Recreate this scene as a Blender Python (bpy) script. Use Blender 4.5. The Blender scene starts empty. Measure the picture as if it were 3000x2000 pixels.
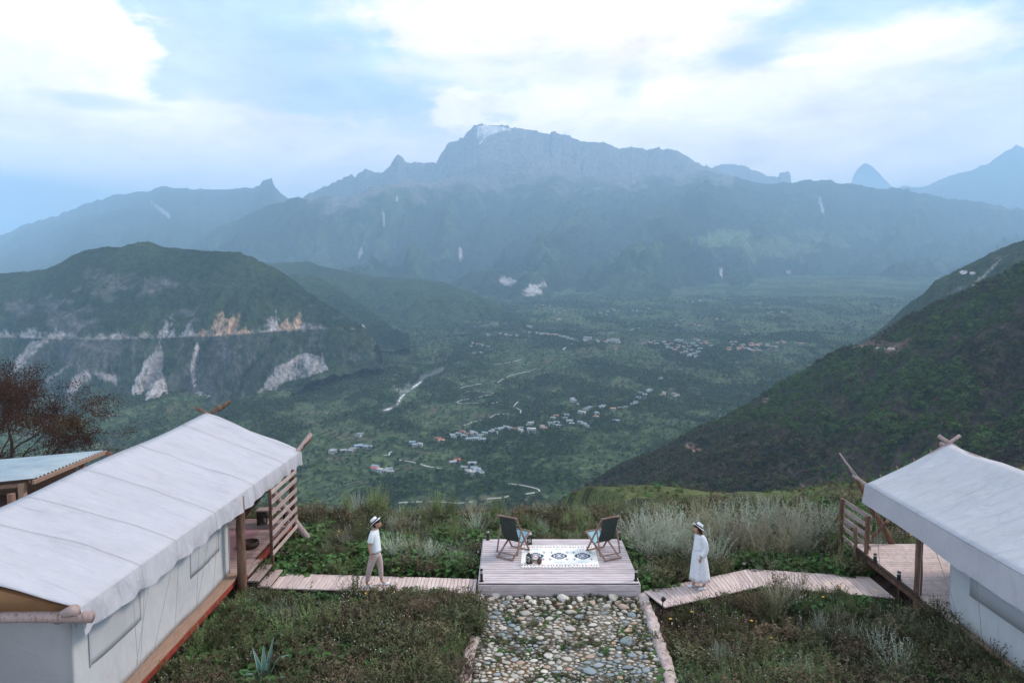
import bpy, bmesh, math, random
import numpy as np
from mathutils import Vector, Matrix
R = math.radians
sc = bpy.context.scene
C = sc.collection
random.seed(7)

# ---------------------------------------------------------------- camera
PITCH = R(4.9); CAMZ = 7.6; FPX = 2100.0
cp_, sp_ = math.cos(PITCH), math.sin(PITCH)
cam_d = bpy.data.cameras.new('camera'); cam = bpy.data.objects.new('camera', cam_d); C.objects.link(cam)
cam_d.sensor_width = 36.0; cam_d.lens = 36.0 * FPX / 3000.0
cam_d.clip_start = 0.1; cam_d.clip_end = 120000.0
cam.location = (0, 0, CAMZ); cam.rotation_euler = (R(90) - PITCH, 0, 0)
sc.camera = cam

# ---------------------------------------------------------------- render / exposure
sc.render.engine = 'CYCLES'
cy = sc.cycles
cy.use_denoising = True
try: cy.denoiser = 'OPENIMAGEDENOISE'
except Exception: pass
cy.max_bounces = 8; cy.diffuse_bounces = 3; cy.glossy_bounces = 2; cy.transmission_bounces = 3
cy.volume_bounces = 4; cy.transparent_max_bounces = 6
cy.caustics_reflective = False; cy.caustics_refractive = False
sc.view_settings.view_transform = 'Standard'; sc.view_settings.look = 'None'
sc.view_settings.exposure = 0.74; sc.view_settings.gamma = 1.0
try: sc.view_settings.use_curve_mapping = False
except Exception: pass

# ---------------------------------------------------------------- sun
SUN_AZ, SUN_EL = R(68), R(40)        # azimuth from +Y towards +X
sd = bpy.data.lights.new('sun', 'SUN'); sun = bpy.data.objects.new('sun', sd); C.objects.link(sun)
sd.energy = 2.3; sd.angle = R(11); sd.color = (1.0, 0.87, 0.74)
sun.rotation_euler = (R(90) - SUN_EL, 0, math.pi - SUN_AZ)
sun.location = (0, 0, 60)

# ---------------------------------------------------------------- pixel (3000x2000 photo) -> world point
def ray(px, py):
    u = (px - 1500.0) / FPX; v = (py - 1000.0) / FPX
    return u, cp_ - v * sp_, -sp_ - v * cp_
def PZ(px, py, z):
    d = ray(px, py); t = (z - CAMZ) / d[2]
    return Vector((d[0] * t, d[1] * t, z))
def PX(px, py, x):
    d = ray(px, py); t = x / d[0]
    return Vector((x, d[1] * t, CAMZ + d[2] * t))
def PY(px, py, y):
    d = ray(px, py); t = y / d[1]
    return Vector((d[0] * t, y, CAMZ + d[2] * t))
def PC(px, py, zc):
    d = ray(px, py)
    return Vector((d[0] * zc, d[1] * zc, CAMZ + d[2] * zc))
def to_px(x, y, z):
    zc = y * cp_ - (z - CAMZ) * sp_
    v = -(y * sp_ + (z - CAMZ) * cp_) / zc
    return 1500 + FPX * x / zc, 1000 + FPX * v

# ---------------------------------------------------------------- noise in numpy
_rng = np.random.RandomState(11)
_PERM = _rng.permutation(1024)
_VAL = _rng.rand(1024) * 2 - 1
def vnoise(x, y, seed=0):
    x = np.asarray(x, float); y = np.asarray(y, float)
    xi = np.floor(x).astype(int); yi = np.floor(y).astype(int)
    xf = x - xi; yf = y - yi
    sx = xf * xf * xf * (xf * (xf * 6 - 15) + 10); sy = yf * yf * yf * (yf * (yf * 6 - 15) + 10)
    def h(a, b): return _VAL[_PERM[(_PERM[(a + seed * 131) & 1023] + b) & 1023]]
    n00 = h(xi, yi); n10 = h(xi + 1, yi); n01 = h(xi, yi + 1); n11 = h(xi + 1, yi + 1)
    return (n00 * (1 - sx) + n10 * sx) * (1 - sy) + (n01 * (1 - sx) + n11 * sx) * sy
def fbm(x, y, oct=5, seed=0, gain=.5, lac=2.03):
    s = 0; a = 1; t = 0
    for i in range(oct):
        s = s + a * vnoise(x, y, seed + i); t += a; a *= gain
        x = x * lac + 17.3; y = y * lac - 9.1
    return s / t
def ridged(x, y, oct=5, seed=0, gain=.5):
    s = 0; a = 1; t = 0
    for i in range(oct):
        s = s + a * (1 - np.abs(vnoise(x, y, seed + i)) * 1.6); t += a; a *= gain
        x = x * 2.07 + 5.3; y = y * 2.07 - 3.1
    return s / t
def sstep(a, b, x):
    t = np.clip((np.asarray(x, float) - a) / (b - a), 0, 1)
    return t * t * (3 - 2 * t)

# ---------------------------------------------------------------- materials
def new_mat(name):
    m = bpy.data.materials.new(name); m.use_nodes = True
    nt = m.node_tree; b = nt.nodes['Principled BSDF']
    return m, nt, b
def N(nt, typ, **kw):
    n = nt.nodes.new(typ)
    for k, v in kw.items():
        if k.startswith('i_'):
            key = k[2:]
            key = int(key) if key.isdigit() else key.replace('_', ' ')
            n.inputs[key].default_value = v
        else: setattr(n, k, v)
    return n
def ramp(nt, stops):
    r = nt.nodes.new('ShaderNodeValToRGB'); e = r.color_ramp.elements
    while len(e) < len(stops): e.new(0.5)
    for el, (p, c) in zip(e, stops):
        el.position = p; el.color = (c[0], c[1], c[2], 1)
    return r
def mat(name, stops, scale=8.0, rough=.85, bump=.3, bdist=.01, detail=5, stretch=(1, 1, 1), spec=.3, rnd=0.0, world=False, transl=0.0, dist=0.0, sat=1.0):
    """colours mixed by a noise texture, a bump from a second one and a per-object shift of value"""
    m, nt, b = new_mat(name); L = nt.links.new
    if world:
        src = N(nt, 'ShaderNodeNewGeometry').outputs['Position']
    else:
        src = N(nt, 'ShaderNodeTexCoord').outputs['Object']
    mp = N(nt, 'ShaderNodeMapping'); mp.inputs['Scale'].default_value = stretch
    L(src, mp.inputs['Vector'])
    oi = N(nt, 'ShaderNodeObjectInfo')
    if not world:
        ad = N(nt, 'ShaderNodeVectorMath', operation='ADD')
        sca = N(nt, 'ShaderNodeVectorMath', operation='SCALE'); sca.inputs[0].default_value = (13.1, 7.7, 3.3)
        L(oi.outputs['Random'], sca.inputs['Scale']); L(mp.outputs[0], ad.inputs[0]); L(sca.outputs[0], ad.inputs[1])
        vec = ad.outputs[0]
    else: vec = mp.outputs[0]
    nz = N(nt, 'ShaderNodeTexNoise'); nz.inputs['Scale'].default_value = scale; nz.inputs['Detail'].default_value = detail
    nz.inputs['Roughness'].default_value = .62; nz.inputs['Distortion'].default_value = dist
    L(vec, nz.inputs['Vector'])
    if len(stops) == 1: stops = [(0.3, [c * .82 for c in stops[0]]), (0.7, [min(1, c * 1.12) for c in stops[0]])]
    elif not isinstance(stops[0][1], (tuple, list)): 
        k = len(stops); stops = [(.32 + .36 * i / (k - 1), c) for i, c in enumerate(stops)]
    r = ramp(nt, stops); L(nz.outputs['Fac'], r.inputs[0])
    col = r.outputs[0]
    if rnd:
        hsv = N(nt, 'ShaderNodeHueSaturation'); mr = N(nt, 'ShaderNodeMapRange')
        mr.inputs['To Min'].default_value = 1 - rnd; mr.inputs['To Max'].default_value = 1 + rnd
        L(oi.outputs['Random'], mr.inputs['Value']); L(mr.outputs[0], hsv.inputs['Value']); L(col, hsv.inputs['Color'])
        mh = N(nt, 'ShaderNodeMath', operation='MULTIPLY_ADD'); mh.inputs[1].default_value = rnd * .08; mh.inputs[2].default_value = .5 - rnd * .04
        L(oi.outputs['Random'], mh.inputs[0]); L(mh.outputs[0], hsv.inputs['Hue'])
        col = hsv.outputs[0]
    L(col, b.inputs['Base Color'])
    b.inputs['Roughness'].default_value = rough
    b.inputs['Specular IOR Level'].default_value = spec
    if bump:
        nz2 = N(nt, 'ShaderNodeTexNoise'); nz2.inputs['Scale'].default_value = scale * 3.1; nz2.inputs['Detail'].default_value = 4
        L(vec, nz2.inputs['Vector'])
        bp = N(nt, 'ShaderNodeBump'); bp.inputs['Strength'].default_value = bump; bp.inputs['Distance'].default_value = bdist
        L(nz2.outputs['Fac'], bp.inputs['Height']); L(bp.outputs[0], b.inputs['Normal'])
    if transl:
        tr = N(nt, 'ShaderNodeBsdfTranslucent'); mx = N(nt, 'ShaderNodeMixShader'); mx.inputs[0].default_value = transl
        out = nt.nodes['Material Output']
        L(col, tr.inputs['Color']); L(b.outputs[0], mx.inputs[1]); L(tr.outputs[0], mx.inputs[2]); L(mx.outputs[0], out.inputs['Surface'])
    return m

# ---------------------------------------------------------------- objects
def tag(o, label=None, cat=None, group=None, kind=None):
    if label: o['label'] = label
    if cat: o['category'] = cat
    if group: o['group'] = group
    if kind: o['kind'] = kind
    return o
def thing(name, label, cat, loc=(0, 0, 0), rz=0.0, group=None):
    o = bpy.data.objects.new(name, None); C.objects.link(o)
    o.empty_display_size = .2
    o.location = loc; o.rotation_euler = (0, 0, rz)
    return tag(o, label, cat, group)
def mesh_obj(name, me, parent=None, loc=(0, 0, 0), rot=(0, 0, 0), scale=(1, 1, 1)):
    o = bpy.data.objects.new(name, me); C.objects.link(o)
    o.parent = parent; o.location = loc; o.rotation_euler = rot; o.scale = scale
    return o
def kids(o): return list(o.children)
def copy_tree(o, parent=None, label=None, loc=None, rz=None, scale=None):
    c = o.copy(); C.objects.link(c); c.parent = parent
    if label: c['label'] = label
    if loc is not None: c.location = loc
    if rz is not None: c.rotation_euler = (c.rotation_euler[0], c.rotation_euler[1], rz)
    if scale is not None: c.scale = scale
    for ch in kids(o): copy_tree(ch, c)
    return c

class MB:
    """collects faces; build() links them as ONE mesh object"""
    def __init__(s): s.v = []; s.f = []; s.smooth = False
    def add(s, vs, fs):
        n = len(s.v); s.v += [tuple(v) for v in vs]; s.f += [tuple(i + n for i in f) for f in fs]; return s
    def box(s, c, d, rz=0.0, M=None):
        x, y, z = d[0] / 2, d[1] / 2, d[2] / 2
        vs = [Vector((a, b, e)) for a in (-x, x) for b in (-y, y) for e in (-z, z)]
        m = Matrix.Rotation(rz, 3, 'Z') if M is None else M
        vs = [m @ v + Vector(c) for v in vs]
        return s.add(vs, [(0, 1, 3, 2), (4, 6, 7, 5), (0, 4, 5, 1), (2, 3, 7, 6), (0, 2, 6, 4), (1, 5, 7, 3)])
    def bar(s, a, b, w, h, up=(0, 0, 1)):
        a, b = Vector(a), Vector(b); d = (b - a); L = d.length; d.normalize()
        up = Vector(up)
        if abs(d.dot(up)) > .98: up = Vector((0, 1, 0))
        sx = d.cross(up).normalized(); sz = sx.cross(d).normalized()
        M = Matrix((sx, d, sz)).transposed()
        return s.box((a + b) / 2, (w, L, h), M=M)
    def tube(s, pts, rad, n=8, caps=True):
        pts = [Vector(p) for p in pts]
        rad = rad if isinstance(rad, (list, tuple)) else [rad] * len(pts)
        vs = []; fs = []; sx = None
        for i, p in enumerate(pts):
            d = (pts[min(i + 1, len(pts) - 1)] - pts[max(i - 1, 0)]).normalized()
            sx = d.orthogonal().normalized() if sx is None else (sx - d * sx.dot(d)).normalized()
            sy = sx.cross(d).normalized()
            for k in range(n):
                a = 2 * math.pi * k / n
                vs.append(p + (sx * math.cos(a) + sy * math.sin(a)) * rad[i])
        for i in range(len(pts) - 1):
            for k in range(n):
                k2 = (k + 1) % n
                fs.append((i * n + k, i * n + k2, (i + 1) * n + k2, (i + 1) * n + k))
        if caps:
            fs.append(tuple(reversed(range(n)))); fs.append(tuple((len(pts) - 1) * n + k for k in range(n)))
        return s.add(vs, fs)
    def lathe(s, prof, c=(0, 0, 0), n=16, M=None):
        vs = []; fs = []
        for r, z in prof:
            for k in range(n):
                a = 2 * math.pi * k / n
                v = Vector((r * math.cos(a), r * math.sin(a), z))
                if M is not None: v = M @ v
                vs.append(v + Vector(c))
        for i in range(len(prof) - 1):
            for k in range(n):
                k2 = (k + 1) % n
                fs.append((i * n + k, i * n + k2, (i + 1) * n + k2, (i + 1) * n + k))
        fs.append(tuple(reversed(range(n)))); fs.append(tuple((len(prof) - 1) * n + k for k in range(n)))
        return s.add(vs, fs)
    def rings(s, rings, caps=True):
        """rings: list of equal-length closed vertex loops"""
        n = len(rings[0]); vs = [v for r in rings for v in r]; fs = []
        for i in range(len(rings) - 1):
            for k in range(n):
                k2 = (k + 1) % n
                fs.append((i * n + k, i * n + k2, (i + 1) * n + k2, (i + 1) * n + k))
        if caps:
            fs.append(tuple(reversed(range(n)))); fs.append(tuple((len(rings) - 1) * n + k for k in range(n)))
        return s.add(vs, fs)
    def sheet(s, P, thick=0.0, nrm=None):
        """P[i][j] grid of points -> surface, optionally given thickness along nrm"""
        ni, nj = len(P), len(P[0]); base = len(s.v)
        vs = [Vector(p) for row in P for p in row]; fs = []
        for i in range(ni - 1):
            for j in range(nj - 1):
                fs.append((i * nj + j, i * nj + j + 1, (i + 1) * nj + j + 1, (i + 1) * nj + j))
        if thick:
            nn = Vector(nrm) * thick; m = len(vs)
            vs2 = [v - nn for v in vs]
            fs2 = [tuple(m + k for k in reversed(f)) for f in fs]
            edge = [i * nj for i in range(ni)] + [(ni - 1) * nj + j for j in range(1, nj)] + [i * nj + nj - 1 for i in range(ni - 2, -1, -1)] + [j for j in range(nj - 2, 0, -1)]
            fe = [(edge[k], edge[(k + 1) % len(edge)], edge[(k + 1) % len(edge)] + m, edge[k] + m) for k in range(len(edge))]
            vs += vs2; fs += fs2 + fe
        return s.add(vs, fs)
    def mesh(s, name, m, o=(0, 0, 0), smooth=False, bevel=0.0, recalc=True):
        me = bpy.data.meshes.new(name)
        o = Vector(o)
        me.from_pydata([Vector(v) - o for v in s.v], [], s.f)
        if bevel or recalc:
            bm = bmesh.new(); bm.from_mesh(me)
            if recalc: bmesh.ops.recalc_face_normals(bm, faces=bm.faces)
            if bevel: bmesh.ops.bevel(bm, geom=list(bm.edges), offset=bevel, segments=1, affect='EDGES', profile=.5)
            bm.to_mesh(me); bm.free()
        if smooth: me.polygons.foreach_set('use_smooth', [True] * len(me.polygons))
        me.materials.append(m); me.update()
        return me
    def build(s, name, m, parent=None, o=(0, 0, 0), smooth=False, bevel=0.0, loc=(0, 0, 0), recalc=True):
        return mesh_obj(name, s.mesh(name, m, o, smooth, bevel, recalc), parent, loc)

def grid_mesh(name, X, Y, Z, m, col=None, smooth=True, parent=None):
    """numpy grid -> mesh object; col: (ni,nj,3) albedo stored in the attribute Col"""
    ni, nj = X.shape
    me = bpy.data.meshes.new(name)
    nv = ni * nj; nf = (ni - 1) * (nj - 1)
    me.vertices.add(nv)
    me.vertices.foreach_set('co', np.stack([X, Y, Z], -1).reshape(-1).astype(np.float32))
    idx = np.arange(nv).reshape(ni, nj)
    q = np.stack([idx[:-1, :-1], idx[:-1, 1:], idx[1:, 1:], idx[1:, :-1]], -1).reshape(-1)
    me.loops.add(nf * 4); me.loops.foreach_set('vertex_index', q.astype(np.int32))
    me.polygons.add(nf)
    me.polygons.foreach_set('loop_start', np.arange(0, nf * 4, 4, dtype=np.int32))
    try: me.polygons.foreach_set('loop_total', np.full(nf, 4, dtype=np.int32))
    except Exception: pass
    me.polygons.foreach_set('use_smooth', np.full(nf, smooth))
    me.update(calc_edges=True); me.validate()
    if col is not None:
        a = me.color_attributes.new('Col', 'FLOAT_COLOR', 'POINT')
        c4 = np.ones((nv, 4), np.float32); c4[:, :3] = col.reshape(-1, 3)
        a.data.foreach_set('color', c4.reshape(-1))
    me.materials.append(m)
    return mesh_obj(name, me, parent)
# ---------------------------------------------------------------- world: Nishita sky with clouds laid out by direction
world = bpy.data.worlds.new('World'); sc.world = world; world.use_nodes = True
wn = world.node_tree; wn.nodes.clear(); WL = wn.links.new
w_out = wn.nodes.new('ShaderNodeOutputWorld'); w_bg = wn.nodes.new('ShaderNodeBackground')
SKY_K = 0.10
w_bg.inputs['Strength'].default_value = SKY_K
WL(w_bg.outputs[0], w_out.inputs['Surface'])
sky = wn.nodes.new('ShaderNodeTexSky'); sky.sky_type = 'NISHITA'; sky.sun_disc = False
sky.sun_elevation = SUN_EL; sky.sun_rotation = SUN_AZ; sky.altitude = 2500; sky.air_density = 1.0; sky.dust_density = 1.5; sky.ozone_density = 1.5
tc = wn.nodes.new('ShaderNodeTexCoord')
def wm(op, a, b=None, c=None, clamp=False):
    n = wn.nodes.new('ShaderNodeMath'); n.operation = op; n.use_clamp = clamp
    for i, x in enumerate((a, b, c)):
        if x is None: continue
        if isinstance(x, (int, float)): n.inputs[i].default_value = x
        else: WL(x, n.inputs[i])
    return n.outputs[0]
sx = wn.nodes.new('ShaderNodeSeparateXYZ'); WL(tc.outputs['Generated'], sx.inputs[0])
dx, dy, dz = sx.outputs
az = wm('ARCTAN2', dx, dy); el = wm('ARCSINE', dz)
def wnoise(scale, detail, rough=.55, off=0.0, zs=2.4, dist=0.0):
    mp = wn.nodes.new('ShaderNodeMapping'); mp.inputs['Scale'].default_value = (1, 1, zs); mp.inputs['Location'].default_value = (off, off * .7, off * .3)
    WL(tc.outputs['Generated'], mp.inputs[0])
    n = wn.nodes.new('ShaderNodeTexNoise'); n.inputs['Scale'].default_value = scale; n.inputs['Detail'].default_value = detail
    n.inputs['Roughness'].default_value = rough; n.inputs['Distortion'].default_value = dist
    WL(mp.outputs[0], n.inputs['Vector']); return n.outputs['Fac']
nA = wnoise(5.0, 9, .58, 3.1); nB = wnoise(16.0, 10, .66, 9.7); nC = wnoise(2.2, 6, .5, 1.3, 3.2)
nAB = wm('ADD', wm('MULTIPLY', nA, .55), wm('MULTIPLY', nB, .45))
def wmix(fac, a, b):
    n = wn.nodes.new('ShaderNodeMix'); n.data_type = 'RGBA'
    if isinstance(fac, float): n.inputs[0].default_value = fac
    else: WL(fac, n.inputs[0])
    for s, x in ((6, a), (7, b)):
        if isinstance(x, tuple): n.inputs[s].default_value = (x[0], x[1], x[2], 1)
        else: WL(x, n.inputs[s])
    return n.outputs[2]
K = 1.0 / SKY_K
def wc(r, g, b, k=1.12): return (r * K * k * .98, g * K * k * .84, b * K * k * .73)
# thin veil + broken generic cloud over the whole dome
cur = wmix(.78, sky.outputs[0], wc(.60, .84, 1.12))
gen = wm('MULTIPLY', wm('SUBTRACT', nC, .42), 4.0, clamp=True)
cur = wmix(wm('MULTIPLY', gen, .55), cur, wc(1.35, 1.35, 1.32))
def smooth01(x):
    n = wn.nodes.new('ShaderNodeMapRange'); n.interpolation_type = 'SMOOTHSTEP'
    WL(x, n.inputs[0]); return n
def blob(px, py, rx, ry, colr, op=1.0, soft=.6, warp=1.0, rot=0.0, noise=None):
    """soft cloud centred on the direction of photo pixel (px,py), radii in photo pixels"""
    global cur
    d = ray(px, py); L = math.sqrt(sum(c * c for c in d))
    a0 = math.atan2(d[0], d[1]); e0 = math.asin(d[2] / L)
    ka = FPX * 1.0 / L / 1.0
    du = wm('DIVIDE', wm('SUBTRACT', az, a0), rx / FPX * 0.9)
    dv = wm('DIVIDE', wm('SUBTRACT', el, e0), ry / FPX * 0.95)
    if rot:
        c, s_ = math.cos(rot), math.sin(rot)
        du2 = wm('ADD', wm('MULTIPLY', du, c), wm('MULTIPLY', dv, s_ * ry / rx))
        dv2 = wm('SUBTRACT', wm('MULTIPLY', dv, c), wm('MULTIPLY', du, s_ * rx / ry))
        du, dv = du2, dv2
    r = wm('SQRT', wm('ADD', wm('MULTIPLY', du, du), wm('MULTIPLY', dv, dv)))
    r = wm('ADD', r, wm('MULTIPLY', wm('SUBTRACT', noise or nAB, .5), 3.2 * warp))
    n = smooth01(r); n.inputs['From Min'].default_value = 1 + soft; n.inputs['From Max'].default_value = 1 - soft
    n.inputs['To Min'].default_value = 0; n.inputs['To Max'].default_value = op
    cur = wmix(n.outputs[0], cur, wc(*colr))
W_ = (1.62, 1.62, 1.52); W2 = (1.45, 1.45, 1.42); CR = (1.58, 1.45, 1.18); GB = (.72, .88, 1.05); LV = (1.10, 1.08, 1.20)
blob(1000, 170, 480, 260, (.46, .78, 1.18), .85, .8, .5)
blob(600, 230, 420, 230, (.55, .76, 1.08), .8, .7, .7)
blob(560, 230, 260, 120, (.85, .95, 1.1), .5, .7, 1.2)
blob(1250, 480, 700, 120, (1.0, 1.08, 1.18), .7, .7, .8)
blob(620, 520, 720, 120, (1.30, 1.28, 1.38), .8, .6, 1.0)
blob(1500, 520, 1700, 110, (1.40, 1.38, 1.44), .85, .8, .7)
blob(2300, 300, 950, 190, (1.52, 1.48, 1.42), .85, .6, 1.0)
blob(1820, 310, 420, 110, W_, .8, .5, 1.2)
blob(2950, 40, 280, 150, (.35, .62, 1.08), .9, .7, .7)
blob(2380, 50, 430, 95, (.50, .74, 1.08), .9, .7, .8)
blob(2780, 110, 230, 60, (.72, .78, 1.0), .8, .6, 1.2)
blob(1620, 60, 560, 95, (1.58, 1.46, 1.22), .95, .5, 1.1)
blob(1560, 96, 360, 26, (1.22, 1.16, 1.12), .8, .6, 1.1)
blob(1900, 110, 420, 70, CR, .85, .5, .9, rot=-.25)
blob(1700, 122, 330, 30, (1.15, 1.10, 1.06), .75, .7, .8)
blob(1800, 200, 700, 40, (1.15, 1.15, 1.08), .8, .7, .9)
blob(2250, 155, 200, 38, (.60, .78, 1.02), .9, .6, .9)
blob(2345, 180, 80, 16, W_, .9, .6, .9)
blob(1745, 268, 90, 46, W2, .6, .6, 1.0)
blob(1845, 262, 45, 50, (.72, .93, 1.12), .5, .7, 1.0)
blob(1340, 325, 75, 55, (1.62, 1.58, 1.55), .9, .35, 1.2, noise=nB)
blob(1600, 370, 170, 60, (1.58, 1.55, 1.52), .8, .3, 1.3, noise=nB)
blob(1900, 350, 150, 50, (1.58, 1.55, 1.52), .7, .3, 1.4, noise=nB)
blob(1950, 400, 240, 80, W2, .6, .6, 1.0)
blob(2720, 380, 360, 120, (1.12, 1.10, 1.2), .7, .6, .8)
blob(2850, 360, 240, 50, (.85, .90, 1.12), .6, .7, 1.1, rot=.5)
blob(2640, 120, 260, 70, (1.58, 1.52, 1.46), .8, .5, 1.2)
blob(2450, 510, 330, 50, (1.25, 1.18, 1.22), .85, .6, .8)
blob(420, 470, 560, 150, (1.30, 1.27, 1.36), .9, .55, 1.1)
blob(250, 400, 360, 110, (1.5, 1.48, 1.5), .85, .4, 1.3)
blob(170, 190, 230, 200, (1.62, 1.58, 1.52), 1.0, .20, .9)
blob(110, 60, 200, 120, (1.6, 1.56, 1.5), .9, .25, .9)
blob(300, 215, 70, 45, (1.6, 1.56, 1.5), .9, .22, 1.0, noise=nB)
blob(130, 215, 130, 50, (1.35, 1.32, 1.36), .6, .7, 1.4)
blob(60, 120, 90, 40, (1.40, 1.38, 1.40), .5, .7, 1.4)
blob(60, 350, 300, 110, (1.5, 1.45, 1.45), .9, .3, 1.1)
blob(260, 300, 130, 20, (.75, .88, 1.12), .7, .6, .9)
blob(400, 360, 130, 34, (1.65, 1.6, 1.58), .75, .3, 1.4, noise=nB)
blob(640, 400, 120, 40, (1.5, 1.48, 1.5), .6, .4, 1.5, noise=nB)
blob(60, 590, 420, 60, (.34, .50, .72), .95, .6, .5)
blob(-10, 655, 90, 22, (.25, .75, 1.35), 1.0, .5, .4)
blob(2500, 500, 480, 80, (1.6, 1.5, 1.52), .7, .7, .8)
nD = wnoise(7.5, 9, .62, 5.5, 3.0, .4)
shade = wn.nodes.new('ShaderNodeMapRange'); WL(wm('ADD', wm('MULTIPLY', nD, .6), wm('MULTIPLY', nB, .4)), shade.inputs[0])
shade.inputs['From Min'].default_value = .36; shade.inputs['From Max'].default_value = .62; shade.inputs['To Min'].default_value = .72; shade.inputs['To Max'].default_value = 1.06
vs_ = wn.nodes.new('ShaderNodeVectorMath'); vs_.operation = 'SCALE'; WL(cur, vs_.inputs[0]); WL(shade.outputs[0], vs_.inputs['Scale'])
WL(vs_.outputs[0], w_bg.inputs['Color'])
try: world.cycles.sampling_method = 'MANUAL'; world.cycles.sample_map_resolution = 512
except Exception: pass

# ---------------------------------------------------------------- haze: one closed box of even, pale air
HAZE_D = 0.000086
def haze_box():
    b = MB(); x0, x1, y0, y1, z0, z1 = -36000, 36000, -2500, 36000, -420, 3700
    b.box(((x0 + x1) / 2, (y0 + y1) / 2, (z0 + z1) / 2), (x1 - x0, y1 - y0, z1 - z0))
    m = bpy.data.materials.new('haze_air'); m.use_nodes = True; nt = m.node_tree; nt.nodes.clear()
    o = nt.nodes.new('ShaderNodeOutputMaterial'); v = nt.nodes.new('ShaderNodeVolumePrincipled')
    v.inputs['Color'].default_value = (.47, .71, .95, 1); v.inputs['Density'].default_value = HAZE_D
    v.inputs['Anisotropy'].default_value = 0.0
    nt.links.new(v.outputs[0], o.inputs['Volume'])
    ob = b.build('haze', m, recalc=True); ob['kind'] = 'stuff'
    return ob
haze_box()
# ================================================================ the far land
def land_mat(name, nscale, lo=.72, hi=1.25, bump=.6, bdist=6.0, tint=None, detail=7):
    m, nt, b = new_mat(name); L = nt.links.new
    at = N(nt, 'ShaderNodeVertexColor'); at.layer_name = 'Col'
    pos = N(nt, 'ShaderNodeNewGeometry')
    nz = N(nt, 'ShaderNodeTexNoise'); nz.inputs['Scale'].default_value = nscale; nz.inputs['Detail'].default_value = detail; nz.inputs['Roughness'].default_value = .72
    L(pos.outputs['Position'], nz.inputs['Vector'])
    mr = N(nt, 'ShaderNodeMapRange'); mr.inputs['From Min'].default_value = .35; mr.inputs['From Max'].default_value = .65
    mr.inputs['To Min'].default_value = lo; mr.inputs['To Max'].default_value = hi
    L(nz.outputs['Fac'], mr.inputs['Value'])
    mx = N(nt, 'ShaderNodeVectorMath', operation='SCALE'); L(at.outputs['Color'], mx.inputs[0]); L(mr.outputs[0], mx.inputs['Scale'])
    L(mx.outputs[0], b.inputs['Base Color'])
    b.inputs['Roughness'].default_value = 1.0; b.inputs['Specular IOR Level'].default_value = .05
    if bump:
        bp = N(nt, 'ShaderNodeBump'); bp.inputs['Strength'].default_value = bump; bp.inputs['Distance'].default_value = bdist
        L(nz.outputs['Fac'], bp.inputs['Height']); L(bp.outputs[0], b.inputs['Normal'])
    return m
def interp(pts, x, k):
    xs = [p[0] for p in pts]; return np.interp(x, xs, [p[k] for p in pts])
def lerp3(a, b, t): return a + (b - a) * t[..., None]
C3 = lambda *c: np.array(c, float)
def poly_mask(px, py, poly):
    """1 inside the polygon (pixels of the photo)"""
    inside = np.zeros(px.shape, bool); n = len(poly)
    for i in range(n):
        x1, y1 = poly[i]; x2, y2 = poly[(i + 1) % n]
        if y1 == y2: continue
        c = ((y1 > py) != (y2 > py)) & (px < (x2 - x1) * (py - y1) / (y2 - y1) + x1)
        inside ^= c
    return inside.astype(float)
def ell(px, py, cx, cy_, rx, ry, nz=0, k=.5):
    d = np.sqrt(((px - cx) / rx) ** 2 + ((py - cy_) / ry) ** 2) + nz * k
    return sstep(1.15, .85, d)

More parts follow.
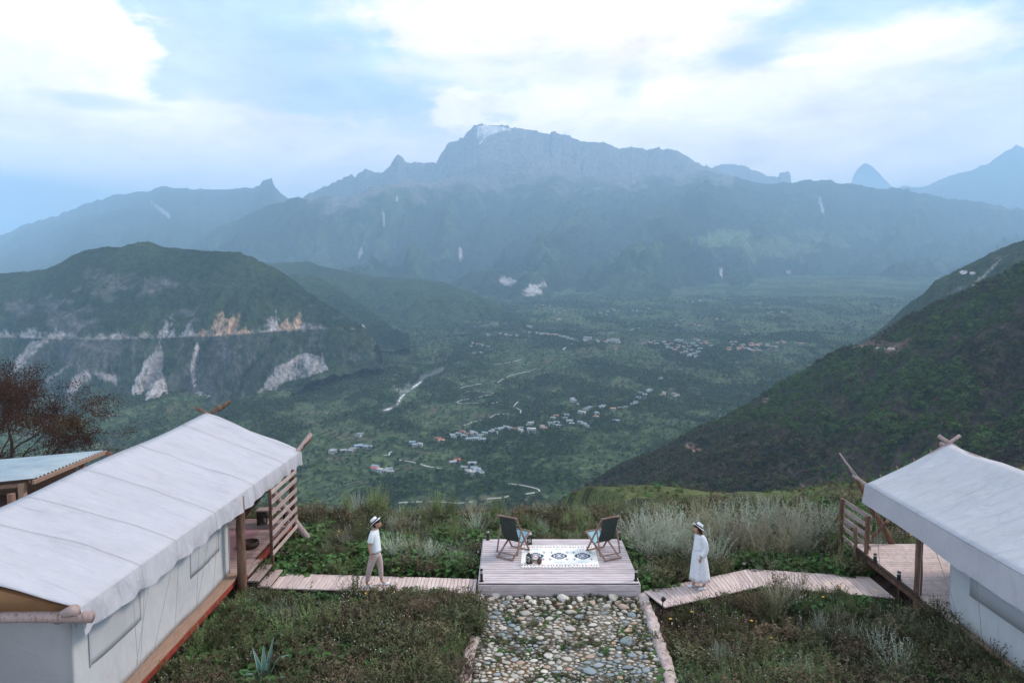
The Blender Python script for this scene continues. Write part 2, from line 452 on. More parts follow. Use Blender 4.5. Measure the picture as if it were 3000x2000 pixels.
def mountain(name, ridge, base, nx, nt, m, colf, amp=60, gfreq=3.0, skew=.5, jag=0.0, jfreq=.02, prof=1.0, back=1500, bdrop=700, seed=0, edge=.12, amp2=0, f2=.35):
    """a ridge at its true distances, its front face down to the base line and a back face behind it"""
    x0, x1 = ridge[0][0], ridge[-1][0]
    px = np.linspace(x0, x1, nx)
    ry = interp(ridge, px, 1); rz = interp(ridge, px, 2)
    by = interp(base, px, 1); bz = interp(base, px, 2)
    if jag: ry = ry + jag * (ridged(px * jfreq, px * 0 + seed, 5, seed, .6) - .55) * -1
    u = (px - 1500) / FPX
    def pt(py, zc):
        v = (py - 1000) / FPX
        return u * zc, zc * (cp_ - v * sp_), CAMZ + zc * (-sp_ - v * cp_)
    Rx, Ry, Rz = pt(ry, rz); Bx, By, Bz = pt(by, bz)
    nb = max(6, nt // 6)
    t = np.concatenate([np.linspace(-1, 0, nb, endpoint=False), np.linspace(0, 1, nt)])
    T = t[:, None] * np.ones(nx)[None]
    F = np.clip(T, 0, 1); Bk = np.clip(-T, 0, 1)
    X = Rx + (Bx - Rx) * F; Y = Ry + (By - Ry) * F
    Z = Rz + (Bz - Rz) * (1 - (1 - F) ** prof if prof > 0 else F)
    rad = np.sqrt(Rx ** 2 + Ry ** 2)
    X = X + Rx / rad * Bk * back; Y = Y + Ry / rad * Bk * back; Z = Z - bdrop * Bk ** 1.1
    # gullies run down the face, wandering sideways
    sc_ = 1.0 / 1000.0
    a = (px[None] * rz.mean() / FPX) * sc_ * gfreq + skew * F * 2.0 + .35 * fbm(X * sc_ * 1.3, Y * sc_ * 1.3, 3, seed + 5)
    g = ridged(a, F * 1.1 + Y * 0 + .4 * seed, 5, seed, .55) - .6
    env = sstep(0, edge * 2.2, F) * (1 - .55 * sstep(.75, 1, F)) + Bk
    Z = Z + amp * g * env + amp * .25 * fbm(X * sc_ * gfreq * 6, Y * sc_ * gfreq * 6, 4, seed + 9) * (env + .12)
    if amp2:
        a2 = (px[None] * rz.mean() / FPX) * sc_ * gfreq * f2 + skew * F * 1.2 + .3 * fbm(X * sc_ * .8, Y * sc_ * .8, 3, seed + 7)
        Z = Z + amp2 * (ridged(a2, F * .5 + .9 * seed, 3, seed + 2, .5) - .55) * sstep(0, .35, F) * (1 - .7 * sstep(.8, 1, F))
    PXX, PYY = to_px(X, Y, Z)
    col = colf(PXX, PYY, F, g, X, Y, Z)
    return tag(grid_mesh(name, X, Y, Z, m, col), kind='structure')

m_far = land_mat('mountain_forest_far', 1 / 55.0, .45, 1.6, 1.0, 40)
m_mid = land_mat('mountain_forest', 1 / 16.0, .45, 1.55, 1.0, 9)
m_val = None
FOREST = C3(.022, .040, .024); FOREST2 = C3(.040, .062, .030); ROCK = C3(.27, .25, .26); ROCKD = C3(.13, .125, .135)
OCHRE = C3(.44, .29, .20); SCREE = C3(.42, .39, .40); GRASS = C3(.09, .14, .06); EARTH = C3(.17, .11, .085)
def base_forest(X, Y, s=1 / 400.):
    n = fbm(X * s, Y * s, 5, 3)
    return lerp3(np.broadcast_to(FOREST, X.shape + (3,)), np.broadcast_to(FOREST2, X.shape + (3,)), sstep(-.35, .5, n))
def put(col, mask, c): return col + (c - col) * np.clip(mask, 0, 1)[..., None]

# ---- right far peak and small summit in cloud
def col_a(px, py, F, g, X, Y, Z): return put(base_forest(X, Y), sstep(-.2, .4, g), ROCKD)
mountain('mountain', [(2550, 640, 21000), (2640, 545, 21000), (2700, 548, 20760), (2780, 515, 20400), (2850, 495, 20160), (2890, 480, 20040), (2930, 450, 19920), (2978, 420, 19800), (3010, 432, 19800), (3120, 440, 19800), (3400, 520, 19800)],
         [(2550, 700, 14500), (3400, 760, 14500)], 130, 40, m_far, col_a, 260, .6, seed=2, jag=8)
mountain('mountain', [(2480, 575, 27000), (2500, 514, 27000), (2515, 492, 27000), (2535, 477, 27000), (2555, 486, 27000), (2575, 506, 27000), (2600, 534, 27000), (2640, 575, 27000)],
         [(2480, 600, 26500), (2640, 600, 26500)], 60, 20, m_far, col_a, 90, 1.2, seed=4, jag=5, back=600, bdrop=300)
# ---- left far range
def col_d(px, py, F, g, X, Y, Z):
    c = base_forest(X, Y)
    c = put(c, sstep(.0, .5, g) * .5 * sstep(.5, .0, F), ROCKD)
    n = fbm(X / 300, Y / 300, 4, 8)
    c = put(c, sstep(9, 3, np.abs((py - 598) - (px - 450) * .75) + n * 5) * (px > 440) * (px < 500), SCREE)
    return c
mountain('mountain', [(-500, 790, 16330), (-200, 740, 16330), (0, 688, 16330), (77, 655, 16188), (191, 619, 15904), (255, 593, 15620), (344, 566, 15478), (408, 560, 15336), (430, 562, 15336), (488, 541, 15052), (505, 546, 15052), (561, 551, 14910), (651, 556, 14626), (720, 549, 14484), (759, 545, 14342), (770, 528, 14342), (797, 523, 14200), (803, 548, 14200), (850, 585, 14200), (930, 640, 14200), (1050, 760, 14200)],
         [(-500, 860, 7500), (0, 860, 7500), (500, 800, 7400), (1050, 840, 7400)], 300, 90, m_far, col_d, 240, .75, seed=6, jag=9, jfreq=.03)
mountain('mountain', [(-300, 760, 13020), (0, 735, 13020), (120, 690, 12880), (191, 655, 12740), (300, 622, 12600), (350, 612, 12460), (410, 606, 12460), (470, 640, 12320), (555, 690, 12180), (640, 740, 12040), (760, 800, 11900)],
         [(-300, 880, 6500), (760, 850, 6500)], 200, 70, m_far, col_d, 200, .8, seed=9, jag=6)
# ---- the rocky massif
def col_b(px, py, F, g, X, Y, Z):
    n = fbm(X / 350, Y / 350, 5, 12)
    c = put(base_forest(X, Y), sstep(620, 470, py + n * 60), ROCK * .85)
    c = put(c, sstep(.25, -.1, g) * .45, ROCKD)  # gullies darkened: relief shade put into the rock colour
    c = put(c, poly_mask(px, py, [(1398, 372), (1420, 366), (1470, 372), (1500, 380), (1470, 385), (1445, 392), (1425, 402), (1405, 425), (1398, 400)]) * sstep(-.4, .1, n), C3(.75, .72, .72))
    return c
mountain('mountain', [(820, 640, 14076), (899, 568, 13965), (957, 542, 13965), (995, 526, 13853), (1027, 508, 13853), (1040, 513, 13853), (1071, 490, 13741), (1091, 501, 13741), (1116, 504, 13741), (1135, 488, 13629), (1164, 452, 13629), (1178, 455, 13629), (1196, 478, 13629), (1276, 472, 13518), (1296, 440, 13518), (1314, 418, 13406), (1340, 410, 13406), (1358, 399, 13406), (1372, 378, 13406), (1387, 363, 13406), (1403, 358, 13406), (1429, 370, 13406), (1467, 363, 13406), (1500, 370, 13406), (1538, 379, 13406), (1577, 385, 13406), (1607, 392, 13406), (1621, 383, 13406), (1659, 395, 13406), (1730, 418, 13518), (1768, 415, 13518), (1819, 436, 13629), (1844, 429, 13629), (1895, 437, 13741), (1921, 430, 13741), (1985, 443, 13853), (2048, 478, 13965), (2100, 495, 14076), (2300, 600, 14300)],
         [(820, 720, 10600), (1500, 620, 10600), (2300, 700, 10600)], 520, 130, m_far, col_b, 300, .55, amp2=420, skew=.8, jag=10, jfreq=.05, seed=14, edge=.06)
mountain('mountain', [(2030, 520, 18125), (2106, 482, 18125), (2150, 478, 18000), (2189, 488, 17875), (2252, 517, 17750), (2281, 517, 17750), (2284, 503, 17750), (2310, 501, 17750), (2316, 512, 17750), (2319, 545, 17750), (2340, 640, 17750)],
         [(2030, 640, 16000), (2340, 660, 16000)], 130, 30, m_far, col_b, 90, 1.2, seed=15, jag=6, jfreq=.05)
# ---- the forested front of the massif
def col_c(px, py, F, g, X, Y, Z):
    n = fbm(X / 250, Y / 250, 5, 22)
    c = base_forest(X, Y, 1 / 600.)
    c = put(c, sstep(-.1, .4, n + g * .9) * .6, FOREST2 * 1.9)  # patchy growth, and spurs lightened: lit relief put into the colour
    c = put(c, sstep(.05, -.25, g) * .5, FOREST * .6)  # gullies darker: shade of the recesses painted into the forest colour
    c = put(c, ell(px, py, 2125, 700, 74, 27, n, .9), GRASS * 1.35)
    c = put(c, ell(px, py, 2300, 725, 130, 30, n, 1.3) * .55, GRASS * 1.2 + C3(.04, .02, .02))
    c = put(c, ell(px, py, 2420, 700, 130, 26, n, 1.4) * .45, GRASS * 1.1 + C3(.04, .02, .02))
    for (x, y, r, h, tl) in ((1056, 738, 6, 20, -.35), (1348, 745, 4, 22, .0), (1165, 580, 3, 14, .0), (2405, 600, 4, 26, .25), (2310, 796, 9, 3, 0), (1124, 640, 3, 30, .1), (2113, 800, 3, 16, 0)):
        c = put(c, ell(px - (y - py) * -tl, py, x, y, r, h, n, .6), SCREE * 1.3)
    c = put(c, sstep(.16, .0, F + n * .16) * (px > 900) * (px < 2150) * .9, ROCK * .75)
    # river bed / quarry at the foot
    c = put(c, poly_mask(px, py, [(1462, 816), (1480, 810), (1500, 818), (1518, 828), (1500, 834), (1480, 836), (1466, 828)]) * sstep(-.25, .1, n) * .9, SCREE * 1.2)
    c = put(c, poly_mask(px, py, [(1520, 858), (1548, 842), (1550, 832), (1575, 834), (1602, 828), (1600, 838), (1570, 842), (1592, 852), (1582, 860), (1560, 868), (1540, 866)]) * sstep(-.3, .05, n) * .9, SCREE * 1.2)
    # a gravel road and terraces low down
    return c
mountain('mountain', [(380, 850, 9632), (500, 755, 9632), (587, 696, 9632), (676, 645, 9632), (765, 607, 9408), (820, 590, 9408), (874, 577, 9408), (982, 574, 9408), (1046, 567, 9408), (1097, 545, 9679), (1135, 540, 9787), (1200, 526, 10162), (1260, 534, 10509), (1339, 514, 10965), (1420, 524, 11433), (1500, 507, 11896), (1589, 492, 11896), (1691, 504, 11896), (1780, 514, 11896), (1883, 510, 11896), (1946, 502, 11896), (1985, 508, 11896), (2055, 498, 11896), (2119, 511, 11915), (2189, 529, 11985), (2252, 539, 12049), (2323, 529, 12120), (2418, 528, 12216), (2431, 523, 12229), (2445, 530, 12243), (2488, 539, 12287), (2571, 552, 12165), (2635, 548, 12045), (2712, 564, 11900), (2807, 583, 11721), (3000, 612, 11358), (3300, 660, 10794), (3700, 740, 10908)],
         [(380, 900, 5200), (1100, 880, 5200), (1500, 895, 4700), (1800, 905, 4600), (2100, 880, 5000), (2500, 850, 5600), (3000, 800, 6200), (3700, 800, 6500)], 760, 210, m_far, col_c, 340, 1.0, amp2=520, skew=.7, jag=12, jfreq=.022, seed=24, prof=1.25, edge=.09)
# ---- ridges behind the left mountain
def col_f(px, py, F, g, X, Y, Z):
    n = fbm(X / 160, Y / 160, 5, 31)
    c = base_forest(X, Y, 1 / 300.)
    c = put(c, sstep(.0, .35, g) * .35, FOREST2 * 1.3)  # spurs lightened: relief shading put into the forest colour
    c = put(c, sstep(3, 1, np.abs(py - 797 - (px - 900) * .02)) * (px > 905) * (px < 970) * sstep(-.2, .1, n), EARTH)
    return c
mountain('hill', [(560, 800, 4700), (735, 762, 4700), (800, 771, 4600), (907, 767, 4600), (940, 780, 4500), (1023, 796, 4500), (1106, 810, 4500), (1216, 815, 4400), (1300, 826, 4300), (1400, 862, 4100), (1480, 905, 3800), (1560, 950, 3500)],
         [(560, 1000, 3000), (1000, 1000, 2900), (1150, 975, 2900), (1350, 960, 3000), (1560, 965, 3100)], 300, 110, m_mid, col_f, 170, 1.7, amp2=120, skew=.9, seed=34, prof=1.2)
mountain('hill', [(640, 900, 3500), (800, 815, 3500), (870, 800, 3450), (935, 812, 3400), (1000, 850, 3300), (1060, 890, 3200), (1110, 925, 3050), (1150, 960, 2900), (1200, 985, 2750)],
         [(640, 1080, 2500), (900, 1050, 2500), (1200, 1005, 2600)], 180, 80, m_mid, col_f, 120, 2.2, amp2=80, skew=1.0, seed=37, prof=1.2)
# ---- the left mountain with the cut road and scree
OUT = [(15, 975, 25, 7), (85, 972, 30, 10), (160, 978, 28, 12), (340, 984, 30, 9), (368, 990, 14, 6), (398, 992, 16, 7), (482, 962, 18, 26), (505, 978, 12, 10), (548, 966, 20, 22), (588, 980, 14, 12), (640, 972, 16, 16), (672, 960, 20, 28), (686, 950, 10, 24), (720, 972, 26, 9), (636, 935, 24, 15), (795, 950, 22, 26), (835, 946, 26, 14), (865, 938, 16, 16), (800, 965, 34, 10), (888, 962, 24, 10), (908, 968, 20, 8)]
def col_e(px, py, F, g, X, Y, Z):
    n = fbm(X / 45, Y / 45 + Z / 30, 5, 41); n2 = fbm(X / 160, Z / 90, 4, 45); n3 = fbm(px / 14, py / 40, 4, 49)
    c = base_forest(X, Y + Z, 1 / 140.)
    road = 985 + 6 * np.sin(px / 170.) - 22 * sstep(600, 1000, px)
    below = sstep(-4, 14, py - road)
    c = put(c, below * sstep(-.25, .6, n2 + n3 * .5) * .55 * sstep(1180, 950, px), C3(.13, .125, .14))
    c = put(c, (1 - below) * sstep(.25, .55, n2 + n * .5) * .5 * sstep(740, 860, py), ROCKD * 1.1)
    c = put(c, (1 - below) * sstep(.46, .66, n2 * .6 + n * .6) * .4 * sstep(740, 800, py), ROCK)
    n7 = fbm(px / 5, py / 16, 4, 59)
    c = put(c, below * sstep(.2, .6, n7 + n3 * .7) * .25, ROCK * .7)
    polys = [([(470, 1005), (455, 1030), (430, 1060), (395, 1110), (382, 1135), (392, 1170), (402, 1212), (440, 1205), (500, 1202), (492, 1160), (484, 1120), (470, 1090), (462, 1060), (440, 1080), (415, 1120), (410, 1100), (440, 1060), (458, 1030)], SCREE),
             ([(420, 1060), (462, 1050), (480, 1110), (400, 1130)], SCREE * .75),
             ([(470, 990), (480, 1050), (462, 1110), (440, 1100), (455, 1020)], ROCK * .85),
             ([(578, 1000), (585, 1020), (575, 1060), (572, 1110), (566, 1140), (560, 1110), (564, 1060), (570, 1020)], SCREE * .8),
             ([(750, 1150), (780, 1120), (810, 1080), (840, 1060), (870, 1042), (900, 1035), (950, 1050), (960, 1082), (900, 1100), (850, 1110), (800, 1140), (770, 1155)], SCREE * .72),
             ([(945, 1030), (958, 1080), (945, 1085)], SCREE * .7),
             ([(85, 1000), (150, 998), (100, 1035), (70, 1070), (30, 1100), (45, 1060), (70, 1030)], SCREE * .62),
             ([(215, 1100), (260, 1085), (270, 1100), (240, 1125), (215, 1150), (195, 1145)], SCREE * .7),
             ([(275, 1092), (345, 1095), (342, 1128), (325, 1118), (300, 1110)], SCREE * .62),
             ([(130, 1115), (185, 1080), (230, 1060), (190, 1085), (140, 1125)], SCREE * .5),
             ([(590, 1150), (620, 1160), (560, 1185), (520, 1200), (540, 1185)], SCREE * .8)]
    for p, cc in polys:
        c = put(c, poly_mask(px + n * 6 + n3 * 6 + n7 * 4, py + n * 7, p) * sstep(-.85, -.35, n + n7 * .5) * .95, cc * (1.05 + .25 * n7)[..., None])
    c = put(c, sstep(13, 3, road - py + fbm(px / 10, py / 9, 4, 60) * 22) * (py < road + 2) * (px < 950) * sstep(-.3, .2, fbm(px / 30, py / 9, 3, 62)) * .6, ROCK * 1.25)
    n5 = fbm(px / 9, py / 13, 4, 57); n6 = fbm(px / 4, py / 7, 3, 58)
    for i, (x, y, rx, ry_) in enumerate(OUT):
        top = sstep(1.25, .75, np.abs((px - x - (road - py) * .25) / rx) + np.clip((y + ry_ * .3 - py) / (ry_ * 1.7), 0, 5) + .12 + n5 * 1.1 + n6 * .5) * (py < road + 2) * sstep(-.9, -.1, n6 + .3)
        cc = OCHRE * (1.0 + .4 * (i % 3)) if i in (11, 12, 14, 16, 17, 13, 9, 4, 5) else ROCK * 1.9
        c = put(c, top * .85, cc * .68 * (1 + .9 * n6 + .3 * n5)[..., None])
    c = put(c, sstep(2.4, 1.0, np.abs(py - road - 1)) * (px < 1040) * sstep(-.5, .1, n3) * .6, C3(.30, .25, .24))
    c = put(c, sstep(2.5, 1, np.abs(py - 955 - (px - 1066) * .5)) * (px > 1060) * (px < 1078), SCREE * 2)
    return c
mountain('mountain', [(-500, 850, 2500), (-250, 815, 2500), (0, 802, 2500), (55, 796, 2500), (133, 788, 2480), (182, 766, 2470), (210, 747, 2460), (254, 730, 2450), (304, 722, 2430), (354, 721, 2420), (387, 714, 2410), (420, 705, 2400), (448, 711, 2400), (470, 722, 2390), (525, 727, 2380), (597, 733, 2370), (652, 736, 2360), (702, 737, 2360), (735, 752, 2350), (774, 769, 2350), (818, 791, 2340), (860, 820, 2330), (896, 849, 2310), (940, 877, 2290), (995, 910, 2270), (1050, 948, 2250), (1083, 976, 2230), (1106, 1009, 2220), (1117, 1048, 2180), (1125, 1075, 2140)],
         [(-500, 1240, 1650), (0, 1235, 1650), (387, 1222, 1650), (498, 1208, 1680), (608, 1196, 1700), (746, 1172, 1750), (857, 1140, 1820), (962, 1112, 1900), (1060, 1085, 1990), (1125, 1080, 2100)], 620, 260, m_mid, col_e, 84, 5.5, amp2=95, skew=1.1, jag=5, jfreq=.05, seed=52, prof=1.15, back=700, bdrop=380)

# ---------------------------------------------------------------- valley floor
VD = [(250, -262), (500, -275), (800, -270), (1050, -283), (1300, -298), (1800, -292), (2400, -268), (2850, -246), (4000, -192), (5600, -95), (7500, 40)]
def valley_h(x, y):
    x = np.asarray(x, float); y = np.asarray(y, float)
    d = np.sqrt(x * x * .6 + y * y)
    z = np.interp(d, [p[0] for p in VD], [p[1] for p in VD])
    und = 18 * fbm(x / 260, y / 420, 3, 61) + 9 * fbm(x / 90, y / 140, 3, 64)
    k = sstep(200, 900, d)
    z = z + und * (.35 + .65 * k) * (1 - .3 * sstep(2500, 5000, d))
    z = z + sstep(200, 1500, x - .25 * y) * 20
    s = 2.0                                     # terraces: flat treads and short banks
    q = z / s; f = q - np.floor(q)
    zt = (np.floor(q) + sstep(.72, 1.0, f)) * s
    w = sstep(-.1, .25, fbm(x / 330, y / 330, 2, 69)) * .85 * (d < 3200)
    return z + (zt - z) * w
def valley_tree(x, y):
    n = fbm(x / 150, y / 230, 4, 71) + .45 * fbm(x / 38, y / 60, 3, 74)
    return sstep(-.12, .30, n)
naz, nd = 640, 620
azs = np.linspace(-R(41), R(41), naz); ds = np.exp(np.linspace(math.log(300), math.log(7600), nd))
A, Dd = np.meshgrid(azs, ds)
VX, VY = np.sin(A) * Dd, np.cos(A) * Dd
VZ = valley_h(VX, VY)
tr = valley_tree(VX, VY)
n1 = fbm(VX / 70, VY / 110, 4, 81); n2 = fbm(VX / 25, VY / 40, 3, 83)
col = np.broadcast_to(C3(.052, .076, .036), VX.shape + (3,)).copy()
col = put(col, sstep(.0, .5, n1) * .8, C3(.066, .092, .046))
col = put(col, sstep(.38, .55, fbm(VX / 45, VY / 60, 3, 85)) * .5, C3(.10, .125, .058))
col = col * (1 + .9 * fbm(VX / 12, VY / 18, 3, 86))[..., None].clip(.3, 2)
col = put(col, sstep(.38, .5, fbm(VX / 60, VY / 60, 3, 87)) * .7, C3(.12, .10, .07))
nl = fbm(VX / 420, VY / 800, 4, 89); kf = sstep(2200, 3600, np.hypot(VX, VY))
col = put(col, sstep(-.05, .25, nl) * kf * .9, C3(.020, .036, .020))
col = put(col, sstep(.05, .3, fbm(VX / 300, VY / 340, 4, 90)) * kf * .8, C3(.085, .115, .050))
f = VZ / 2.0 - np.floor(VZ / 2.0)
col = put(col, sstep(.68, .8, f) * .85, C3(.016, .026, .014))
col = put(col, tr * sstep(-.6, .0, n2), C3(.018, .031, .018))
vpx, vpy = to_px(VX, VY, VZ)
n4 = fbm(VX / 8, VY / 12, 3, 88)
def dseg(px, py, pts, w, n=0.0):
    """distance mask to a polyline in photo pixels"""
    best = np.full(px.shape, 1e9)
    for (x1, y1), (x2, y2) in zip(pts[:-1], pts[1:]):
        dx_, dy_ = x2 - x1, y2 - y1; L2 = dx_ * dx_ + dy_ * dy_
        tt = np.clip(((px - x1) * dx_ + (py - y1) * dy_) / L2, 0, 1)
        best = np.minimum(best, np.hypot(px - x1 - tt * dx_, py - y1 - tt * dy_))
    return sstep(w * 1.4, w * .7, best + n)
# gravel bed of the stream (pale stones and grey banks)
STREAM = [(1125, 1203), (1160, 1188), (1172, 1168), (1186, 1152), (1215, 1132), (1232, 1118), (1236, 1106), (1260, 1098), (1295, 1082)]
col = put(col, dseg(vpx, vpy, STREAM, 5.5, n4 * 7) * .5, C3(.17, .17, .18))
col = put(col, dseg(vpx, vpy, STREAM[:7], 1.5, n4 * 2.2) * sstep(-.35, 0, vnoise(VX / 30, VY / 30, 5)), C3(.6, .6, .62))
col = put(col, dseg(vpx, vpy, [(1160, 1135), (1178, 1150), (1190, 1140), (1195, 1125)], 6, n4 * 6) * .5, C3(.25, .25, .27))
m_val = land_mat('valley_fields', 1 / 9.0, .55, 1.5, .9, 3.0)
tag(grid_mesh('valley_ground', VX, VY, VZ, m_val, col), kind='structure')
def hit(px, py, hf=None, t0=500, t1=7000):
    """where the line of sight of a photo pixel meets the valley"""
    d = ray(px, py); t = np.linspace(t0, t1, 3000)
    zz = CAMZ + d[2] * t - (hf or valley_h)(d[0] * t, d[1] * t)
    i = np.argmax(zz < 0)
    if zz[i] >= 0: i = 2999
    return Vector((d[0] * t[i], d[1] * t[i], float(valley_h(d[0] * t[i], d[1] * t[i]))))
# ---------------------------------------------------------------- right-hand wooded slopes
def col_g1(px, py, F, g, X, Y, Z):
    n = fbm(X / 30, Y / 30 + Z / 30, 5, 91)
    c = base_forest(X, Y + Z, 1 / 120.) * .9
    c = put(c, sstep(.25, .5, n + g * .3) * .6, ROCKD * 1.2)
    c = put(c, ell(px, py, 2822, 797, 10, 5, n, .4) + ell(px, py, 2850, 800, 8, 4, n, .4), SCREE * 1.5)
    c = put(c, dseg(px, py, [(2930, 760), (2885, 805), (2845, 840)], 2, n * 3) * .6, SCREE)
    return c
mountain('hill', [(2500, 1010, 1900), (2560, 975, 1850), (2596, 949, 1820), (2629, 916, 1790), (2662, 888, 1760), (2706, 860, 1730), (2739, 822, 1710), (2795, 794, 1690), (2861, 761, 1660), (2916, 733, 1640), (3000, 700, 1600), (3200, 640, 1550), (3500, 600, 1500)],
         [(2500, 1060, 1450), (2700, 1000, 1300), (3000, 950, 1200), (3500, 900, 1150)], 260, 90, m_mid, col_g1, 34, 9, seed=55, jag=5, jfreq=.06)
G2R = [(1640, 1470, 850), (1700, 1435, 860), (1733, 1419, 870), (1783, 1391, 880), (1844, 1358, 900), (1976, 1297, 930), (2087, 1242, 960), (2181, 1192, 990), (2225, 1164, 1000), (2308, 1115, 1010), (2380, 1076, 1015), (2457, 1030, 1020), (2535, 1004, 1020), (2607, 963, 1000), (2662, 930, 980), (2739, 895, 960), (2778, 873, 950), (2839, 848, 930), (2889, 824, 920), (2949, 802, 905), (3000, 774, 890), (3200, 700, 850), (3500, 620, 800)]
G2B = [(1640, 1500, 700), (1900, 1490, 620), (2300, 1490, 520), (2600, 1500, 450), (3000, 1480, 400), (3500, 1480, 360)]
g2_store = {}
def col_g2(px, py, F, g, X, Y, Z):
    n = fbm(X / 28, Y / 28, 5, 93); n2 = fbm(X / 9, Y / 9, 4, 95)
    c = put(np.broadcast_to(C3(.050, .040, .032), X.shape + (3,)), sstep(-.15, .3, n), C3(.045, .065, .028))
    c = put(c, ell(px, py, 2560, 1010, 130, 22, n, .8) * .8, EARTH * .9)
    c = put(c, ell(px, py, 2680, 960, 60, 40, n, .8) * .7, EARTH * .8)
    c = put(c, ell(px, py, 2830, 990, 80, 30, n, .8) * .5, EARTH * .7)
    for (x, y, rx, ry_) in ((2018, 1308, 16, 12), (2045, 1320, 40, 4), (2245, 1172, 12, 7), (2200, 1395, 90, 4), (2290, 1405, 60, 4), (2850, 1150, 22, 6), (2100, 1290, 20, 5)):
        c = put(c, ell(px, py, x, y, rx, ry_, n2, .6) * .9, EARTH * 1.6)
    c = put(c, dseg(px, py, [(2450, 1016), (2520, 1018), (2620, 1021)], 2.5, n2), C3(.5, .45, .42))
    c = put(c, dseg(px, py, [(2180, 1372), (2290, 1395), (2360, 1425)], 2.5, n2 * 2) * .6, EARTH * 1.6)
    g2_store['g'] = (X, Y, Z, F, n)
    return c
mountain('hillside', G2R, G2B, 460, 200, m_mid, col_g2, 24, 9, amp2=22, skew=1.0, seed=58, jag=4, jfreq=.05, prof=1.1, back=300, bdrop=140)

# ---------------------------------------------------------------- scattered trees (nobody could count them)
def scatter(name, pts, scl, rotz, idx, variants, tilt=0.0, seed=1):
    """one stuff object: instances of the variant meshes on the given points"""
    coll = bpy.data.collections.new(name + '_kinds')
    for i, v in enumerate(variants): coll.objects.link(v)
    n = len(pts); me = bpy.data.meshes.new(name); me.vertices.add(n)
    me.vertices.foreach_set('co', np.asarray(pts, np.float32).reshape(-1))
    rg = np.random.RandomState(seed)
    rot = np.zeros((n, 3), np.float32); rot[:, 2] = rotz
    if tilt: rot[:, :2] = rg.uniform(-tilt, tilt, (n, 2))
    a = me.attributes.new('rot', 'FLOAT_VECTOR', 'POINT'); a.data.foreach_set('vector', rot.reshape(-1))
    s = np.asarray(scl, np.float32)
    if s.ndim == 1: s = np.repeat(s[:, None], 3, 1)
    a = me.attributes.new('scl', 'FLOAT_VECTOR', 'POINT'); a.data.foreach_set('vector', s.reshape(-1))
    a = me.attributes.new('kind', 'INT', 'POINT'); a.data.foreach_set('value', np.asarray(idx, np.int32))
    o = mesh_obj(name, me)
    ng = bpy.data.node_groups.new(name, 'GeometryNodeTree')
    ng.interface.new_socket('Geometry', in_out='INPUT', socket_type='NodeSocketGeometry')
    ng.interface.new_socket('Geometry', in_out='OUTPUT', socket_type='NodeSocketGeometry')
    gi = ng.nodes.new('NodeGroupInput'); go = ng.nodes.new('NodeGroupOutput')
    ci = ng.nodes.new('GeometryNodeCollectionInfo'); ci.inputs['Collection'].default_value = coll
    ci.inputs['Separate Children'].default_value = True; ci.inputs['Reset Children'].default_value = True
    ip = ng.nodes.new('GeometryNodeInstanceOnPoints'); ip.inputs['Pick Instance'].default_value = True
    def attr(nm, dt):
        x = ng.nodes.new('GeometryNodeInputNamedAttribute'); x.data_type = dt; x.inputs['Name'].default_value = nm; return x
    L = ng.links.new
    L(gi.outputs[0], ip.inputs['Points']); L(ci.outputs[0], ip.inputs['Instance'])
    L(attr('kind', 'INT').outputs['Attribute'], ip.inputs['Instance Index'])
    L(attr('rot', 'FLOAT_VECTOR').outputs['Attribute'], ip.inputs['Rotation'])
    L(attr('scl', 'FLOAT_VECTOR').outputs['Attribute'], ip.inputs['Scale'])
    L(ip.outputs[0], go.inputs[0])
    md = o.modifiers.new('scatter', 'NODES'); md.node_group = ng
    o['kind'] = 'stuff'
    return o
def loose(name, me):
    return bpy.data.objects.new(name, me)      # a template, never linked to the scene
def crown_mesh(seed, m, n=34, flat=.85):
    """a far tree: leaf clumps spread through the crown's volume over a short trunk"""
    rg = random.Random(seed); b = MB()
    b.tube([(0, 0, -.3), (0, 0, .45)], [.05, .035], 4, False)
    for i in range(n):
        a = rg.uniform(0, 6.28); e = rg.uniform(-.5, 1); r = .40 * (rg.random() ** .4)
        ce = math.sqrt(max(0, 1 - e * e))
        c = Vector((math.cos(a) * ce * r, math.sin(a) * ce * r, .52 + e * r * flat))
        s = rg.uniform(.10, .19)
        vs = [c + Vector((rg.gauss(0, 1), rg.gauss(0, 1), rg.gauss(0, .8))).normalized() * s for _ in range(4)]
        b.add(vs, [(0, 1, 2), (0, 2, 3), (1, 3, 2), (0, 3, 1)])
    return b.mesh('far_tree', m, recalc=False)
m_ft = [mat('far_foliage_%d' % i, c, scale=.9, bump=0, rough=1, spec=.05, rnd=.45, world=False) for i, c in enumerate([
    [(.026, .048, .018), (.046, .078, .028)], [(.058, .096, .026), (.10, .145, .040)], [(.034, .046, .026), (.056, .070, .036)]])]
ft = [loose('far_tree', crown_mesh(100 + i, m_ft[i % 3], 30, .8 + .1 * (i % 3))) for i in range(6)]
rg = np.random.RandomState(5)
